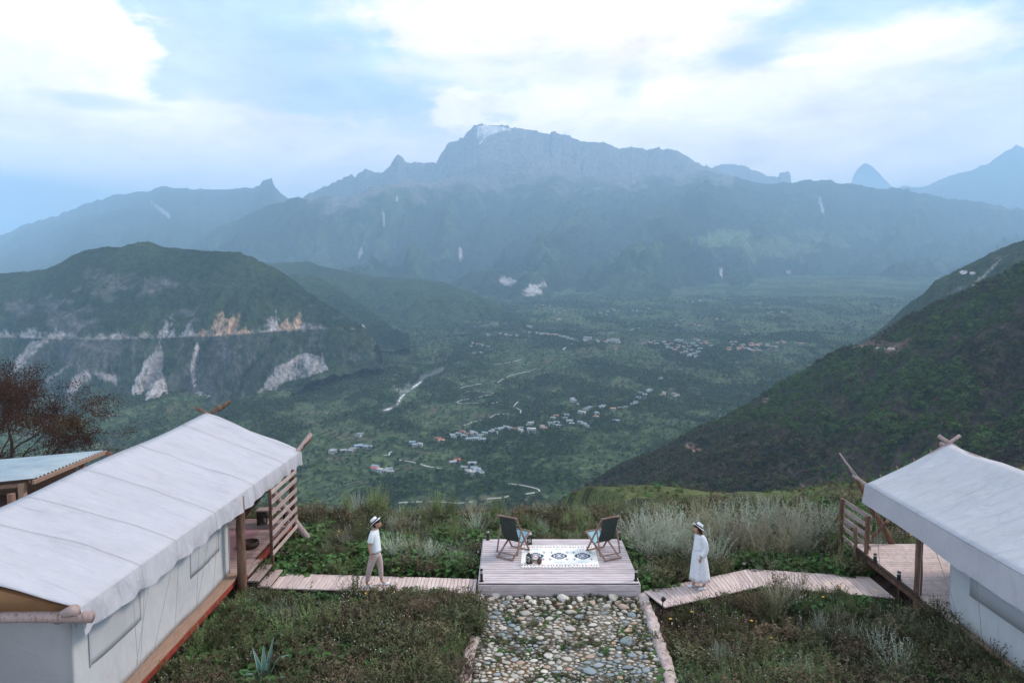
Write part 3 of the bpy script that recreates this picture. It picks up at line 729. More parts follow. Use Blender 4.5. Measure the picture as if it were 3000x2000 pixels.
# valley
def Z8(x, y): return 850 + x / 1.8816, 850 + y / 1.8816
ROADS = [[(995, 552), (1040, 558), (1100, 562), (1130, 566), (1100, 577), (1050, 590), (960, 602), (915, 618), (935, 625), (960, 626), (1040, 622), (1150, 612)],
         [(935, 543), (1000, 525), (1060, 516)], [(1130, 513), (1160, 500), (1170, 487)], [(1165, 495), (1210, 470), (1260, 462), (1320, 450), (1350, 430)],
         [(1120, 410), (1200, 400), (1250, 390), (1275, 380)], [(1255, 615), (1240, 630), (1230, 645)], [(1232, 648), (1272, 655), (1270, 680)],
         [(1205, 680), (1130, 685), (1100, 703)], [(1055, 716), (1000, 728), (950, 748)],
         [(515, 908), (545, 910), (548, 896), (560, 888)], [(580, 930), (640, 938), (690, 950), (740, 970), (850, 988)],
         [(580, 1178), (640, 1167), (800, 1165), (1030, 1163)], [(1085, 1152), (1160, 1145), (1220, 1133)], [(1280, 1130), (1340, 1120), (1410, 1100), (1330, 1088), (1190, 1064)],
         [(1540, 612), (1570, 618), (1592, 632)]]
ROADS2 = [[(1400, 238), (1500, 258), (1540, 262), (1600, 285)], [(1560, 292), (1540, 300), (1500, 335)], [(1690, 250), (1800, 228), (1900, 213), (1990, 196), (2080, 180), (2180, 155)], [(1000, 195), (1060, 198), (1160, 185)]]
M_ = 330000
a_ = rg.uniform(-R(38), R(38), M_); d_ = np.sqrt(rg.uniform(650 ** 2, 3300 ** 2, M_)); d_[-70000:] = rg.uniform(3200, 5400, 70000)
tx, ty = np.sin(a_) * d_, np.cos(a_) * d_
dens = .12 + .88 * valley_tree(tx, ty)
fz = valley_h(tx, ty); ff = fz / 2.0 - np.floor(fz / 2.0)
dens = np.maximum(dens, .5 * (ff > .75)) * .52
spx, spy = to_px(tx, ty, fz)
dens *= 1 - dseg(spx, spy, STREAM, 9)
for _r in ROADS: dens *= 1 - dseg(spx, spy + 3, [Z8(*q) for q in _r], 6)
keep = (rg.rand(M_) < dens) & (spy < 1520)
tx, ty, fz = tx[keep], ty[keep], fz[keep]
sz = rg.uniform(2.6, 8.0, len(tx)) * (1 + .2 * (np.hypot(tx, ty) > 2000) + .8 * (np.hypot(tx, ty) > 3250))
VALLEY_TREES = (np.stack([tx, ty, fz], 1), sz)
# hillside on the right
X, Y, Z, F_, n_ = g2_store['g']
ii = rg.randint(8, X.shape[0] - 1, 60000); jj = rg.randint(0, X.shape[1] - 1, 60000)
fu, fv = rg.rand(60000), rg.rand(60000)
def bil(G): return (G[ii, jj] * (1 - fu) + G[ii + 1, jj] * fu) * (1 - fv) + (G[ii, jj + 1] * (1 - fu) + G[ii + 1, jj + 1] * fu) * fv
hx, hy, hz, hn = bil(X), bil(Y), bil(Z), bil(n_)
hpx, hpy = to_px(hx, hy, hz)
area_w = (np.hypot(hx, hy) / 1000.0) ** 1.3
bare = ell(hpx, hpy, 2018, 1308, 18, 14) + ell(hpx, hpy, 2560, 1012, 90, 10) + dseg(hpx, hpy, [(2450, 1014), (2620, 1019)], 6)
keep = rg.rand(60000) < np.clip((.30 + .62 * sstep(-.25, .15, hn)) * area_w * 1.2, 0, 1) * (1 - .9 * np.clip(bare, 0, 1))
hx, hy, hz = hx[keep], hy[keep], hz[keep]; hs = rg.uniform(3.4, 8.8, len(hx))
hs *= .55 + .5 * sstep(-.1, .3, hn[keep])
print('trees', len(tx), len(hx))
m_ht = [mat('hill_foliage_%d' % i, c, scale=.9, bump=0, rough=1, spec=.05, rnd=.5) for i, c in enumerate([
    [(.050, .034, .022), (.082, .058, .036)], [(.042, .066, .016), (.085, .118, .030)], [(.038, .044, .020), (.070, .076, .032)]])]
ht = [loose('hill_tree', crown_mesh(140 + i, m_ht[i // 2], 34, .8 + .1 * (i % 3))) for i in range(6)]
hgreen = sstep(-.25, .3, fbm(hx / 120, hy / 90, 4, 97) + .5 * ell(hpx[keep], hpy[keep], 2450, 1150, 420, 130) - .3 * sstep(1250, 1420, hpy[keep]))
hk = np.where(rg.rand(len(hx)) < hgreen * .85, 2 + rg.randint(0, 2, len(hx)), np.where(rg.rand(len(hx)) < .5, rg.randint(0, 2, len(hx)), 4 + rg.randint(0, 2, len(hx))))
scatter('hillside_forest', np.stack([hx, hy, hz], 1), hs, rg.uniform(0, 6.28, len(hx)), hk, ht, seed=3)
# ================================================================ roads and villages in the valley
def road(name, pts, w, m, conv=True, lift=.5):
    P = [Z8(*p) if conv else p for p in pts]
    W = [hit(*p) for p in P]
    Q = []
    for a, b_ in zip(W[:-1], W[1:]):
        n = max(2, int((b_ - a).length / 8))
        for i in range(n): Q.append(a.lerp(b_, i / n))
    Q.append(W[-1])
    xy = np.array([(q.x, q.y) for q in Q])
    if len(xy) > 9:
        k = np.ones(5) / 5; sm = np.stack([np.convolve(np.pad(xy[:, i], 2, mode='edge'), k, 'valid') for i in (0, 1)], 1); xy = sm
    rows = []
    for i, (x, y) in enumerate(xy):
        d = xy[min(i + 1, len(xy) - 1)] - xy[max(i - 1, 0)]; d = d / (np.hypot(*d) + 1e-9); nx__, ny__ = -d[1], d[0]
        zc = max(float(valley_h(x + s * nx__ * w / 2, y + s * ny__ * w / 2)) for s in (-1, 0, 1)) + lift
        ww = w * (1 + .25 * float(vnoise(np.array(i * .7), np.array(3.0), 5)))
        rows.append([(x + nx__ * ww / 2 * s, y + ny__ * ww / 2 * s, zc - .7 * (abs(s) == 1)) for s in (-1, -.8, .8, 1)])
    b = MB(); b.sheet(rows); o = b.build(name, m, recalc=False); o['kind'] = 'structure'; return o
m_road = mat('pale_concrete_track', [(.34, .33, .31), (.46, .45, .43)], scale=.05, rough=.9, bump=0, world=True)
m_road2 = mat('gravel_road', [(.24, .25, .24), (.34, .34, .32)], scale=.05, rough=.9, bump=0, world=True)
for pts in ROADS: road('road', pts, 3.2, m_road, lift=.4)
for pts in ROADS2: road('road', pts, 7, m_road2, lift=.8)

m_w = mat('white_plaster', [(.40, .40, .39), (.52, .51, .50)], scale=.6, rough=.9, bump=.1, rnd=.12)
m_wb = mat('mud_brick_wall', [(.26, .21, .18), (.36, .30, .26)], scale=.6, rough=.9, bump=.2, rnd=.2)
m_rg = mat('grey_tile_roof', [(.20, .21, .23), (.30, .32, .34)], scale=1.2, rough=.8, bump=.2, rnd=.3)
m_rb = mat('blue_sheet_roof', [(.20, .27, .34), (.27, .34, .41)], scale=1.2, rough=.5, bump=.05, rnd=.2)
m_rr = mat('red_sheet_roof', [(.34, .08, .065), (.42, .12, .10)], scale=1.2, rough=.6, bump=.05, rnd=.15)
m_rt = mat('terracotta_roof', [(.30, .15, .11), (.42, .24, .18)], scale=1.2, rough=.85, bump=.2, rnd=.3)
m_wd = mat('dark_window_glass', [(.04, .05, .06), (.07, .08, .09)], scale=2, rough=.3, bump=0)
def house_meshes(L, W, H, rh, wall, roof, flat=False, rows=1, nw=3):
    b = MB(); b.box((0, 0, H / 2 - 1.5), (L, W, H + 3)); 
    if not flat:
        b.add([(-L / 2, -W / 2, H), (-L / 2, W / 2, H), (-L / 2, 0, H + rh), (L / 2, -W / 2, H), (L / 2, W / 2, H), (L / 2, 0, H + rh)], [(0, 2, 1), (3, 4, 5), (0, 3, 5, 2), (1, 2, 5, 4)])
    wm_ = b.mesh('walls', wall)
    r = MB(); o_ = .6
    if flat:
        r.box((0, 0, H + .3), (L + .6, W + .6, .6)); r.box((-L * .3, 0, H + 1.4), (L * .2, W * .4, 2.0))
    else:
        for s in (-1, 1):
            e = rh * o_ / (W / 2)
            r.add([(-L / 2 - o_, s * (W / 2 + o_), H - e), (L / 2 + o_, s * (W / 2 + o_), H - e), (L / 2 + o_, 0, H + rh), (-L / 2 - o_, 0, H + rh),
                   (-L / 2 - o_, s * (W / 2 + o_), H - e + .25), (L / 2 + o_, s * (W / 2 + o_), H - e + .25), (L / 2 + o_, 0, H + rh + .3), (-L / 2 - o_, 0, H + rh + .3)],
                  [(0, 1, 2, 3), (7, 6, 5, 4), (0, 4, 5, 1), (1, 5, 6, 2), (3, 2, 6, 7), (0, 3, 7, 4)])
    rm_ = r.mesh('roof', roof)
    ws = MB(); ws.box((0, 0, 0), (L / nw * .42, .12, H / rows * .42)); wi = ws.mesh('window', m_wd)
    pos = [(-L / 2 + L * (i + .5) / nw, -W / 2 - .05, H * (j + .52) / rows) for i in range(nw) for j in range(rows)]
    return wm_, rm_, wi, pos
HK = {
    'g': (house_meshes(11, 7, 4.4, 1.9, m_w, m_rg), 'grey-roofed white house'), 'G': (house_meshes(13, 7, 5.0, 2.0, m_w, m_rg, rows=2), 'large grey-roofed white house'),
    'b': (house_meshes(11, 7, 4.2, 1.7, m_w, m_rb), 'blue-roofed house'), 'B': (house_meshes(14, 8, 4.6, 1.7, m_w, m_rb), 'long blue-roofed house'),
    'r': (house_meshes(11, 7, 4.6, 1.8, m_w, m_rr), 'red-roofed house'), 't': (house_meshes(12, 7, 4.2, 1.8, m_wb, m_rt), 'brown-roofed mud-brick house'),
    'w': (house_meshes(9, 8, 6.0, 0, m_w, m_w, True, 2, 3), 'white flat-roofed house'), 'W': (house_meshes(17, 10, 8.5, 0, m_w, m_w, True, 3, 5), 'large white flat-roofed block'),
    's': (house_meshes(34, 12, 14, 0, m_w, m_w, True, 4, 7), 'long white four-storey block'), 'h': (house_meshes(11, 8, 3.6, 1.5, m_wb, m_rg), 'dark grey-roofed low house'),
}
rh_ = random.Random(9); HG = {}
def house(k, px, py, village, label=None, rz=None, windows=True, sc_=1.0):
    (wm_, rm_, wi, pos), desc = HK[k]
    p = hit(px, py); dist = math.hypot(p.x, p.y)
    grp = None if label else desc + 's ' + village
    if grp: HG.setdefault(grp, [])
    o = thing('house' if k != 's' else 'apartment_block', label or (desc + ' ' + village), 'house' if k != 's' else 'building', p, rh_.uniform(-.5, .5) if rz is None else rz, grp)
    o.scale = (sc_, sc_, sc_)
    if grp: HG[grp].append((px, py, o))
    mesh_obj('walls', wm_, o); mesh_obj('roof', rm_, o)
    if windows and dist < 1700 or k in 'sW':
        for q in pos: mesh_obj('window', wi, o, q)
V1 = 'in the main valley village'
for k, x, y in (('g', 895, 808), ('g', 905, 820), ('g', 930, 800), ('t', 985, 800), ('g', 1005, 790), ('G', 1015, 800), ('B', 985, 830), ('b', 1025, 825), ('g', 1040, 820), ('g', 1062, 832), ('b', 1075, 795), ('g', 1110, 788), ('g', 1122, 780), ('b', 1145, 775), ('g', 1162, 770), ('g', 1190, 762), ('g', 1210, 768), ('t', 1240, 772), ('g', 1270, 768), ('G', 1325, 742), ('h', 1316, 752), ('w', 1390, 764), ('g', 1435, 740), ('g', 1442, 750), ('G', 1470, 740), ('b', 1525, 695), ('h', 1515, 710), ('G', 1540, 730), ('h', 1552, 742), ('b', 1600, 735), ('g', 1620, 745), ('g', 1635, 757), ('g', 1625, 665), ('G', 1640, 660), ('b', 1652, 652), ('w', 1690, 688), ('t', 1685, 705), ('b', 1715, 650), ('g', 1727, 645), ('t', 1780, 660), ('h', 1820, 655), ('h', 1850, 650), ('t', 1465, 700), ('h', 1450, 710), ('h', 1480, 752), ('g', 960, 812), ('h', 1050, 806), ('t', 1400, 770), ('g', 1130, 792), ('w', 1270, 785)):
    a, b_ = Z8(x, y); house(k, a, b_, V1)
for k, x, y, lab in (('r', 950, 789, 'red-roofed house on the upper edge of the main village'), ('W', 1330, 786, 'large white flat-roofed block at the lower edge of the main village'), ('W', 1607, 688, 'tallest white block at the upper end of the main village'), ('B', 1798, 728, 'lone long blue-roofed house right of the main village'),
                     ('r', 818, 828, 'bright red-roofed house left of the main village'), ('t', 832, 838, 'brown mud-brick house beside the bright red-roofed one'),
                     ('b', 674, 846, 'small blue-roofed house with a white house just below it, left of the red roof'), ('w', 716, 862, 'small white house right of the blue-roofed pair left of the red roof'), ('B', 694, 862, 'long blue-roofed house lowest of the group left of the red roof'),
                     ('b', 470, 980, 'blue-roofed house above the red one nearest the fence'), ('r', 466, 995, 'red-roofed house in the lowest hamlet nearest the slatted fence'), ('w', 492, 1005, 'white flat-roofed house right of the red roof in the lowest left hamlet'),
                     ('r', 922, 948, 'red-roofed house of the lower middle hamlet, by the end of the curved road'), ('h', 896, 955, 'dark-roofed long house left of the red roof in the lower middle hamlet'),
                     ('w', 1000, 1020, 'white flat-roofed house lowest in the lower middle hamlet'), ('G', 1004, 968, 'large grey-roofed house highest in the lower middle hamlet'),
                     ('g', 2042, 490, 'lone grey-roofed house among the terraces in the upper right of the valley'), ('t', 2128, 582, 'brown mud-brick cluster house alone near the wooded slope')):
    a, b_ = Z8(x, y); house(k, a, b_, '', lab, sc_=1.0)
V2 = 'in the hamlet nearest the left tent'
for k, x, y in (('g', 240, 892), ('w', 228, 902), ('g', 292, 893), ('h', 335, 892), ('g', 346, 886), ('B', 375, 868), ('b', 410, 870), ('B', 432, 873), ('g', 378, 808), ('h', 388, 800)):
    a, b_ = Z8(x, y); house(k, a, b_, V2)
V3 = 'in the lowest hamlets beyond the brow'
for k, x, y in (('h', 545, 995), ('h', 552, 1008), ('g', 520, 1006), ('h', 962, 985), ('b', 1015, 990), ('g', 1030, 1000), ('b', 1038, 1012), ('h', 1050, 1018), ('g', 985, 1008)):
    a, b_ = Z8(x, y); house(k, a, b_, V3)
V4 = 'in the hamlet above the main village'
for k, x, y in (('g', 1555, 605), ('h', 1565, 613), ('h', 1935, 572), ('g', 1975, 560), ('b', 1985, 556), ('g', 1955, 582), ('b', 1920, 598), ('h', 1950, 600), ('g', 1905, 625), ('h', 1890, 634), ('t', 2050, 585), ('w', 2060, 574), ('h', 2112, 576), ('h', 2136, 586), ('h', 2120, 592)):
    a, b_ = Z8(x, y); house(k, a, b_, V4)
V5 = 'in the distant town'
town = [(1100, 250), (1090, 252), (1160, 245), (1190, 252), (1215, 254), (1250, 256), (1280, 215), (1290, 235), (1320, 240), (1360, 242), (1380, 246), (1400, 245), (1420, 248), (1440, 250), (1460, 250), (1490, 258), (1510, 262), (1530, 266), (1550, 272), (1575, 280), (1622, 282), (1690, 280), (1700, 288), (1740, 290), (1755, 282), (1812, 290), (1800, 326), (1970, 292), (1990, 296), (2010, 286), (1950, 296), (2020, 302), (1930, 302), (2060, 292), (2080, 320), (2100, 325), (2120, 335), (2135, 322), (2170, 320), (2190, 330), (2160, 350), (2180, 345), (2210, 360), (2230, 355), (2250, 345), (2260, 330), (2220, 300), (2240, 312), (2262, 300), (2290, 290), (2302, 300), (2320, 310), (2230, 275), (2250, 280), (2200, 366), (2240, 370), (2100, 300), (2185, 300), (2075, 308), (2140, 310), (2200, 318), (2215, 336)]
for i, (x, y) in enumerate(town):
    a, b_ = Z8(x, y); house(rh_.choice('gtthwgtG' if x > 1900 else 'gwthw'), a, b_, V5, windows=False, sc_=1.25)
V6 = "at the distant town's right end"
for i in range(34):
    a, b_ = 2135 + rh_.random() * 150, 1000 + rh_.random() * 26 + 4; house(rh_.choice('ttthgr' if i % 3 else 'tgwh'), a, b_, V6, windows=False, sc_=1.2)
for (a, b_) in ((2290, 1003), (2297, 1006), (2345, 1010), (2180, 982), (2195, 985)): house('t', a, b_, V6, windows=False, sc_=1.2)
V7 = 'at the mountain foot'
for (a, b_) in ((1555, 893), (1570, 897), (1590, 896), (1612, 898), (1625, 914), (1640, 918), (1655, 912), (1632, 938), (1640, 936), (1780, 914), (1793, 906), (1800, 910), (1812, 912), (1854, 911), (1866, 913), (1760, 920), (1775, 924), (1900, 905), (1960, 958), (1982, 955), (2035, 952), (2048, 956), (2012, 890), (2030, 886), (2050, 882), (2080, 880), (2250, 918), (2262, 916), (2290, 916), (2298, 918), (2100, 936), (2118, 938), (1385, 1008), (1400, 1010), (1412, 1014), (1380, 1018), (1430, 1018), (1388, 1037), (1410, 1037), (1330, 904)):
    house(rh_.choice('wgwt'), a, b_, V7, windows=False, sc_=1.15)
for a, b_, lab, rz in ((1722, 997, 'long white block at the left end of the distant town', .05), (1802, 1003, 'white block with a row of windows in the middle of the distant town', .0), (1990, 1005, 'white four-storey block above the town houses', .0)):
    house('s', a, b_, '', lab, rz, sc_=1.0)
for a, b_, lab in ((1551, 961, 'lone bright white block on a rise at the upper left of the distant town'),): house('W', a, b_, '', lab, .1, sc_=1.4)

ONES = ['', 'first', 'second', 'third', 'fourth', 'fifth', 'sixth', 'seventh', 'eighth', 'ninth', 'tenth', 'eleventh', 'twelfth', 'thirteenth', 'fourteenth', 'fifteenth', 'sixteenth', 'seventeenth', 'eighteenth', 'nineteenth']
def ordinal(n):
    if n < 20: return ONES[n]
    t = {2: 'twent', 3: 'thirt', 4: 'fort'}[n // 10]
    return t + 'ieth' if n % 10 == 0 else t + 'y-' + ONES[n % 10]
for grp, lst in HG.items():
    lst.sort(key=lambda q: q[0]); n = len(lst)
    for i, (a, b_, o) in enumerate(lst):
        o['group'] = grp
        if n == 1: o['label'] = 'only ' + grp.replace('houses', 'house', 1)
        elif i == 0: o['label'] = 'leftmost of the ' + grp
        elif i == n - 1: o['label'] = 'rightmost of the ' + grp
        elif i < n / 2: o['label'] = ordinal(i + 1) + ' from left of the ' + grp
        else: o['label'] = ordinal(n - i) + ' from right of the ' + grp
_p, _s = VALLEY_TREES
scatter('valley_trees', _p, _s, rg.uniform(0, 6.28, len(_p)), rg.randint(0, 6, len(_p)), ft, seed=4)
# ================================================================ the near hilltop
def near_h(x, y):
    x = np.asarray(x, float); y = np.asarray(y, float)
    z = -.06 + .10 * fbm(x / 2.3, y / 2.3, 4, 101) * sstep(0, 1.2, np.abs(x - 1.05) - 2.1)
    z = z - .28 * sstep(22.5, 17.5, y) * sstep(2.2, 3.4, x) * sstep(16.6, 15.2, y)           # right bed lies a little lower
    z = z + .55 * sstep(7.0, 9.1, x) * sstep(15.6, 14.8, y)
    edge = 23.0 + 1.5 * fbm(x / 9, y * 0, 3, 104)
    dn = np.clip(y - edge, 0, None)
    dl = np.clip(-13.0 - x, 0, None)
    drop = -(dn * .30 + dn ** 1.5 * .16)                                 # steep brow
    kn = -7.0 - (y - 45) * .275 + 1.3 * fbm(x / 14, y / 14, 4, 107) + .05 * (x - 10) * sstep(20, 60, x)   # the field knoll below
    stp = 1.1; q = (kn + .08 * x) / stp; f = q - np.floor(q)
    kn = (np.floor(q) + sstep(.6, 1, f)) * stp * .5 + kn * .5 - .04 * x * 1.0 + .0
    kx = sstep(2.0, 14, x + .14 * (y - 60))
    far = np.clip(y - 96 - 6 * vnoise(x / 16, x * 0, 3), 0, None)
    kn = kn - far ** 1.35 * .16
    low = drop
    s = sstep(27, 44, y)
    kn2 = kn * kx + np.minimum(low, kn - 8) * (1 - kx)
    z2 = np.where(y > 26, np.maximum(z + drop, -7.5 - 0 * y) * (1 - s) + kn2 * s, z + drop)
    z2 = z2 - dl * .32 * sstep(22, 30, y)
    return np.maximum(z2, -330)
xs = np.concatenate([-np.geomspace(60, 13.6, 60) , np.linspace(-13.5, 13.5, 200), np.geomspace(13.7, 150, 120)])
ys = np.concatenate([np.linspace(4, 26, 150), np.linspace(26.3, 140, 200), np.geomspace(142, 520, 40)])
GX, GY = np.meshgrid(xs, ys)
GZ = near_h(GX, GY)
n1 = fbm(GX / 1.4, GY / 1.4, 5, 111); n2 = fbm(GX / .35, GY / .35, 3, 112); n3 = fbm(GX / 12, GY / 12, 4, 113)
col = np.broadcast_to(C3(.085, .062, .048), GX.shape + (3,)).copy()
col = put(col, sstep(.0, .35, n1) * .75, C3(.045, .055, .024))
col = put(col, sstep(.35, .5, n2) * .5, C3(.13, .09, .075))
fk = sstep(30, 46, GY)
fg = np.broadcast_to(C3(.090, .105, .048), GX.shape + (3,)).copy()
fg = put(fg, sstep(-.1, .35, n3), C3(.105, .120, .055))
fg = put(fg, sstep(.05, .4, fbm(GX / 7, GY / 3.5, 4, 115)), C3(.050, .052, .030))
fg = put(fg, sstep(.2, .5, fbm(GX / 9, GY / 5, 4, 116)) * .6, C3(.10, .070, .048))
col = col + (fg - col) * fk[..., None]
m_gr = land_mat('soil_and_low_growth', 2.2, .55, 1.45, 1.0, .12)
tag(grid_mesh('ground', GX, GY, GZ, m_gr, col), kind='structure')

# ---------------------------------------------------------------- wood, canvas, stone materials
m_deck = mat('weathered_deck_boards', [(.38, .315, .33), (.53, .455, .475), (.61, .54, .565)], scale=2.2, stretch=(1.0, 9, 9), rough=.75, bump=.25, bdist=.004, rnd=.13)
m_walk = mat('walkway_boards', [(.43, .325, .305), (.56, .44, .42), (.64, .53, .51)], scale=2.2, stretch=(9, 1.0, 9), rough=.78, bump=.25, bdist=.004, rnd=.09)
m_porch = mat('porch_boards', [(.30, .19, .175), (.40, .27, .25), (.46, .33, .31)], scale=2.2, stretch=(1.0, 9, 9), rough=.8, bump=.25, bdist=.004, rnd=.16)
m_slat = mat('fence_slats', [(.26, .19, .175), (.37, .28, .26), (.44, .35, .33)], scale=2.5, stretch=(9, 1, 9), rough=.85, bump=.3, bdist=.004, rnd=.22)
m_log = mat('dark_log', [(.085, .043, .030), (.15, .082, .058), (.21, .125, .09)], scale=4, stretch=(3, 3, .6), rough=.8, bump=.5, bdist=.012, rnd=.2)
m_log2 = mat('pale_log', [(.24, .17, .16), (.36, .27, .26), (.17, .12, .11)], scale=5, stretch=(3, 3, 1), rough=.85, bump=.6, bdist=.01, rnd=.1)
m_red = mat('red_oxide_beam', [(.24, .035, .024), (.34, .06, .040)], scale=5, rough=.7, bump=.2)
m_tan = mat('raw_timber', [(.27, .165, .12), (.37, .24, .18)], scale=3, stretch=(6, 1, 6), rough=.8, bump=.2, rnd=.1)
m_cham = mat('chair_wood', [(.19, .105, .085), (.30, .19, .17)], scale=6, stretch=(1, 1, 1), rough=.6, bump=.15, rnd=.05)
m_black = mat('black_metal', [(.014, .012, .012), (.03, .026, .026)], scale=9, rough=.5, bump=.05, spec=.4)
m_dark = mat('dark_wood', [(.035, .022, .018), (.07, .045, .036)], scale=5, rough=.8, bump=.3)
m_rope = mat('rope', [(.30, .29, .29), (.40, .39, .39)], scale=40, rough=.9, bump=0)
def canvas_mat(name, c, trans=.0, rough=.9, wr=.35):
    m, nt, b = new_mat(name); L = nt.links.new
    src = N(nt, 'ShaderNodeTexCoord').outputs['Object']
    n1 = N(nt, 'ShaderNodeTexNoise'); n1.inputs['Scale'].default_value = 1.1; n1.inputs['Detail'].default_value = 6; n1.inputs['Roughness'].default_value = .65
    n2 = N(nt, 'ShaderNodeTexNoise'); n2.inputs['Scale'].default_value = 60; n2.inputs['Detail'].default_value = 3
    mp = N(nt, 'ShaderNodeMapping'); mp.inputs['Scale'].default_value = (.35, 1.5, .5); mp.inputs['Rotation'].default_value = (0, 0, .2)
    n3 = N(nt, 'ShaderNodeTexNoise'); n3.inputs['Scale'].default_value = 2.6; n3.inputs['Detail'].default_value = 5; n3.inputs['Distortion'].default_value = .6
    L(src, n1.inputs['Vector']); L(src, n2.inputs['Vector']); L(src, mp.inputs['Vector']); L(mp.outputs[0], n3.inputs['Vector'])
    r = ramp(nt, [(.30, [x * .86 for x in c]), (.45, [x * .95 for x in c]), (.65, c)]); L(n1.outputs['Fac'], r.inputs[0])
    L(r.outputs[0], b.inputs['Base Color']); b.inputs['Roughness'].default_value = rough; b.inputs['Specular IOR Level'].default_value = .2
    ad = N(nt, 'ShaderNodeMath', operation='MULTIPLY_ADD'); ad.inputs[1].default_value = .05; L(n2.outputs['Fac'], ad.inputs[0]); L(n3.outputs['Fac'], ad.inputs[2])
    bp = N(nt, 'ShaderNodeBump'); bp.inputs['Strength'].default_value = wr; bp.inputs['Distance'].default_value = .16
    L(ad.outputs[0], bp.inputs['Height']); L(bp.outputs[0], b.inputs['Normal'])
    return m
m_fly = canvas_mat('white_canvas', (.46, .46, .505), wr=.7)
m_fly2 = canvas_mat('off_white_canvas', (.45, .435, .47))
m_wall = canvas_mat('wall_canvas', (.50, .51, .53), wr=.35)
m_win = canvas_mat('window_mesh_fabric', (.45, .46, .49), wr=.1)
m_inner = canvas_mat('tan_lining', (.42, .23, .12), wr=.2)
m_gable = canvas_mat('grey_gable_canvas', (.36, .36, .38), wr=.3)

# ---------------------------------------------------------------- shared plank mesh
def plank_mesh(name, w, l, h, m, bev=.004):
    b = MB(); b.box((0, 0, 0), (l, w, h)); return b.mesh(name, m, bevel=bev)

# ================================================================ the viewing deck
DZ = .33; DX0, DX1, DY0, DY1 = -.80, 3.07, 16.72, 19.66
deck = thing('viewing_deck', 'low pale plank deck with two folding chairs and a patterned rug on it', 'deck', ((DX0 + DX1) / 2, (DY0 + DY1) / 2, 0))
npl = 21; pw = (DY1 - DY0) / npl
rr = random.Random(3)
pm = plank_mesh('plank', pw - .022, DX1 - DX0, .03, m_deck)
for i in range(npl):
    mesh_obj('plank', pm, deck, (0, -(DY1 - DY0) / 2 + pw * (i + .5), DZ - .015 + rr.uniform(-.002, .002)), (0, 0, rr.uniform(-.0008, .0008)), (1 + rr.uniform(-.003, .003), 1, 1))
for z, o_, h in ((DZ - .115, .012, .15), (DZ - .262, .0, .13)):
    b = MB(); b.box((0, -(DY1 - DY0) / 2 - .012 - o_, z), (DX1 - DX0 + .06, .025, h)); b.build('fascia_board', m_deck, deck, bevel=.004)
for s in (-1, 1):
    b = MB(); b.box((s * ((DX1 - DX0) / 2 + .015), 0, DZ - .135), (.025, DY1 - DY0, .2)); b.build('side_board', m_deck, deck, bevel=.004)
b = MB(); b.box((0, 0, .13), (DX1 - DX0 - .2, DY1 - DY0 - .2, .2)); b.build('joists', m_dark, deck)

# ================================================================ plank walkways
def walkway(label, pts_far, pts_near, pitch, z, parent_name='boardwalk', seed=1, dark_board=None):
    """boards laid across between a far and a near edge line"""
    pf = [Vector((p[0], p[1], z)) for p in pts_far]; pn = [Vector((p[0], p[1], z)) for p in pts_near]
    c0 = (pf[0] + pn[-1]) / 2
    w = thing(parent_name, label, 'boardwalk', (c0.x, c0.y, 0))
    rr = random.Random(seed)
    for s in range(len(pf) - 1):
        a, b_, c, d = pf[s], pf[s + 1], pn[s], pn[s + 1]
        n = max(1, round(((b_ - a).length + (d - c).length) / 2 / pitch))
        for i in range(n):
            t0, t1 = (i + .045) / n, (i + .955) / n
            q = [a.lerp(b_, t0), a.lerp(b_, t1), c.lerp(d, t1), c.lerp(d, t0)]
            jz = rr.uniform(-.003, .003); e = rr.uniform(-.005, .005)
            dirn = (q[0] - q[3]).normalized() * e
            q = [q[0] + dirn, q[1] + dirn, q[2], q[3]]
            b = MB(); b.add([v + Vector((0, 0, jz)) for v in q] + [v + Vector((0, 0, jz - .03)) for v in q],
                            [(0, 1, 2, 3), (7, 6, 5, 4), (0, 4, 5, 1), (1, 5, 6, 2), (2, 6, 7, 3), (3, 7, 4, 0)])
            mid = sum(q, Vector()) / 4
            b.build('plank', m_walk, w, o=mid, loc=mid - Vector((c0.x, c0.y, 0)), bevel=.003)
    for line, off in ((pf, .93), (pn, .93)):
        for k, (A_, B_) in enumerate(zip(line[:-1], line[1:])):
            oth = (pn if line is pf else pf)
            A2 = A_.lerp(oth[k], .06); B2 = B_.lerp(oth[k + 1], .06)
            b = MB(); b.bar(A2 - Vector((0, 0, .10)), B2 - Vector((0, 0, .10)), .05, .11)
            b.build('joist', m_dark, w, o=(c0.x, c0.y, 0))
    return w
walkL = walkway('plank boardwalk under the man in the white T-shirt, leading to the tent steps', [(-5.93, 17.86), (-.88, 17.52)], [(-5.93, 16.98), (-.88, 16.70)], .094, .09, seed=4)
walkR = walkway('angled plank boardwalk under the woman in the long white dress', [(3.19, 16.80), (6.20, 18.14), (9.08, 17.62)], [(3.52, 15.93), (6.12, 17.05), (9.08, 16.42)], .108, .10, seed=5)

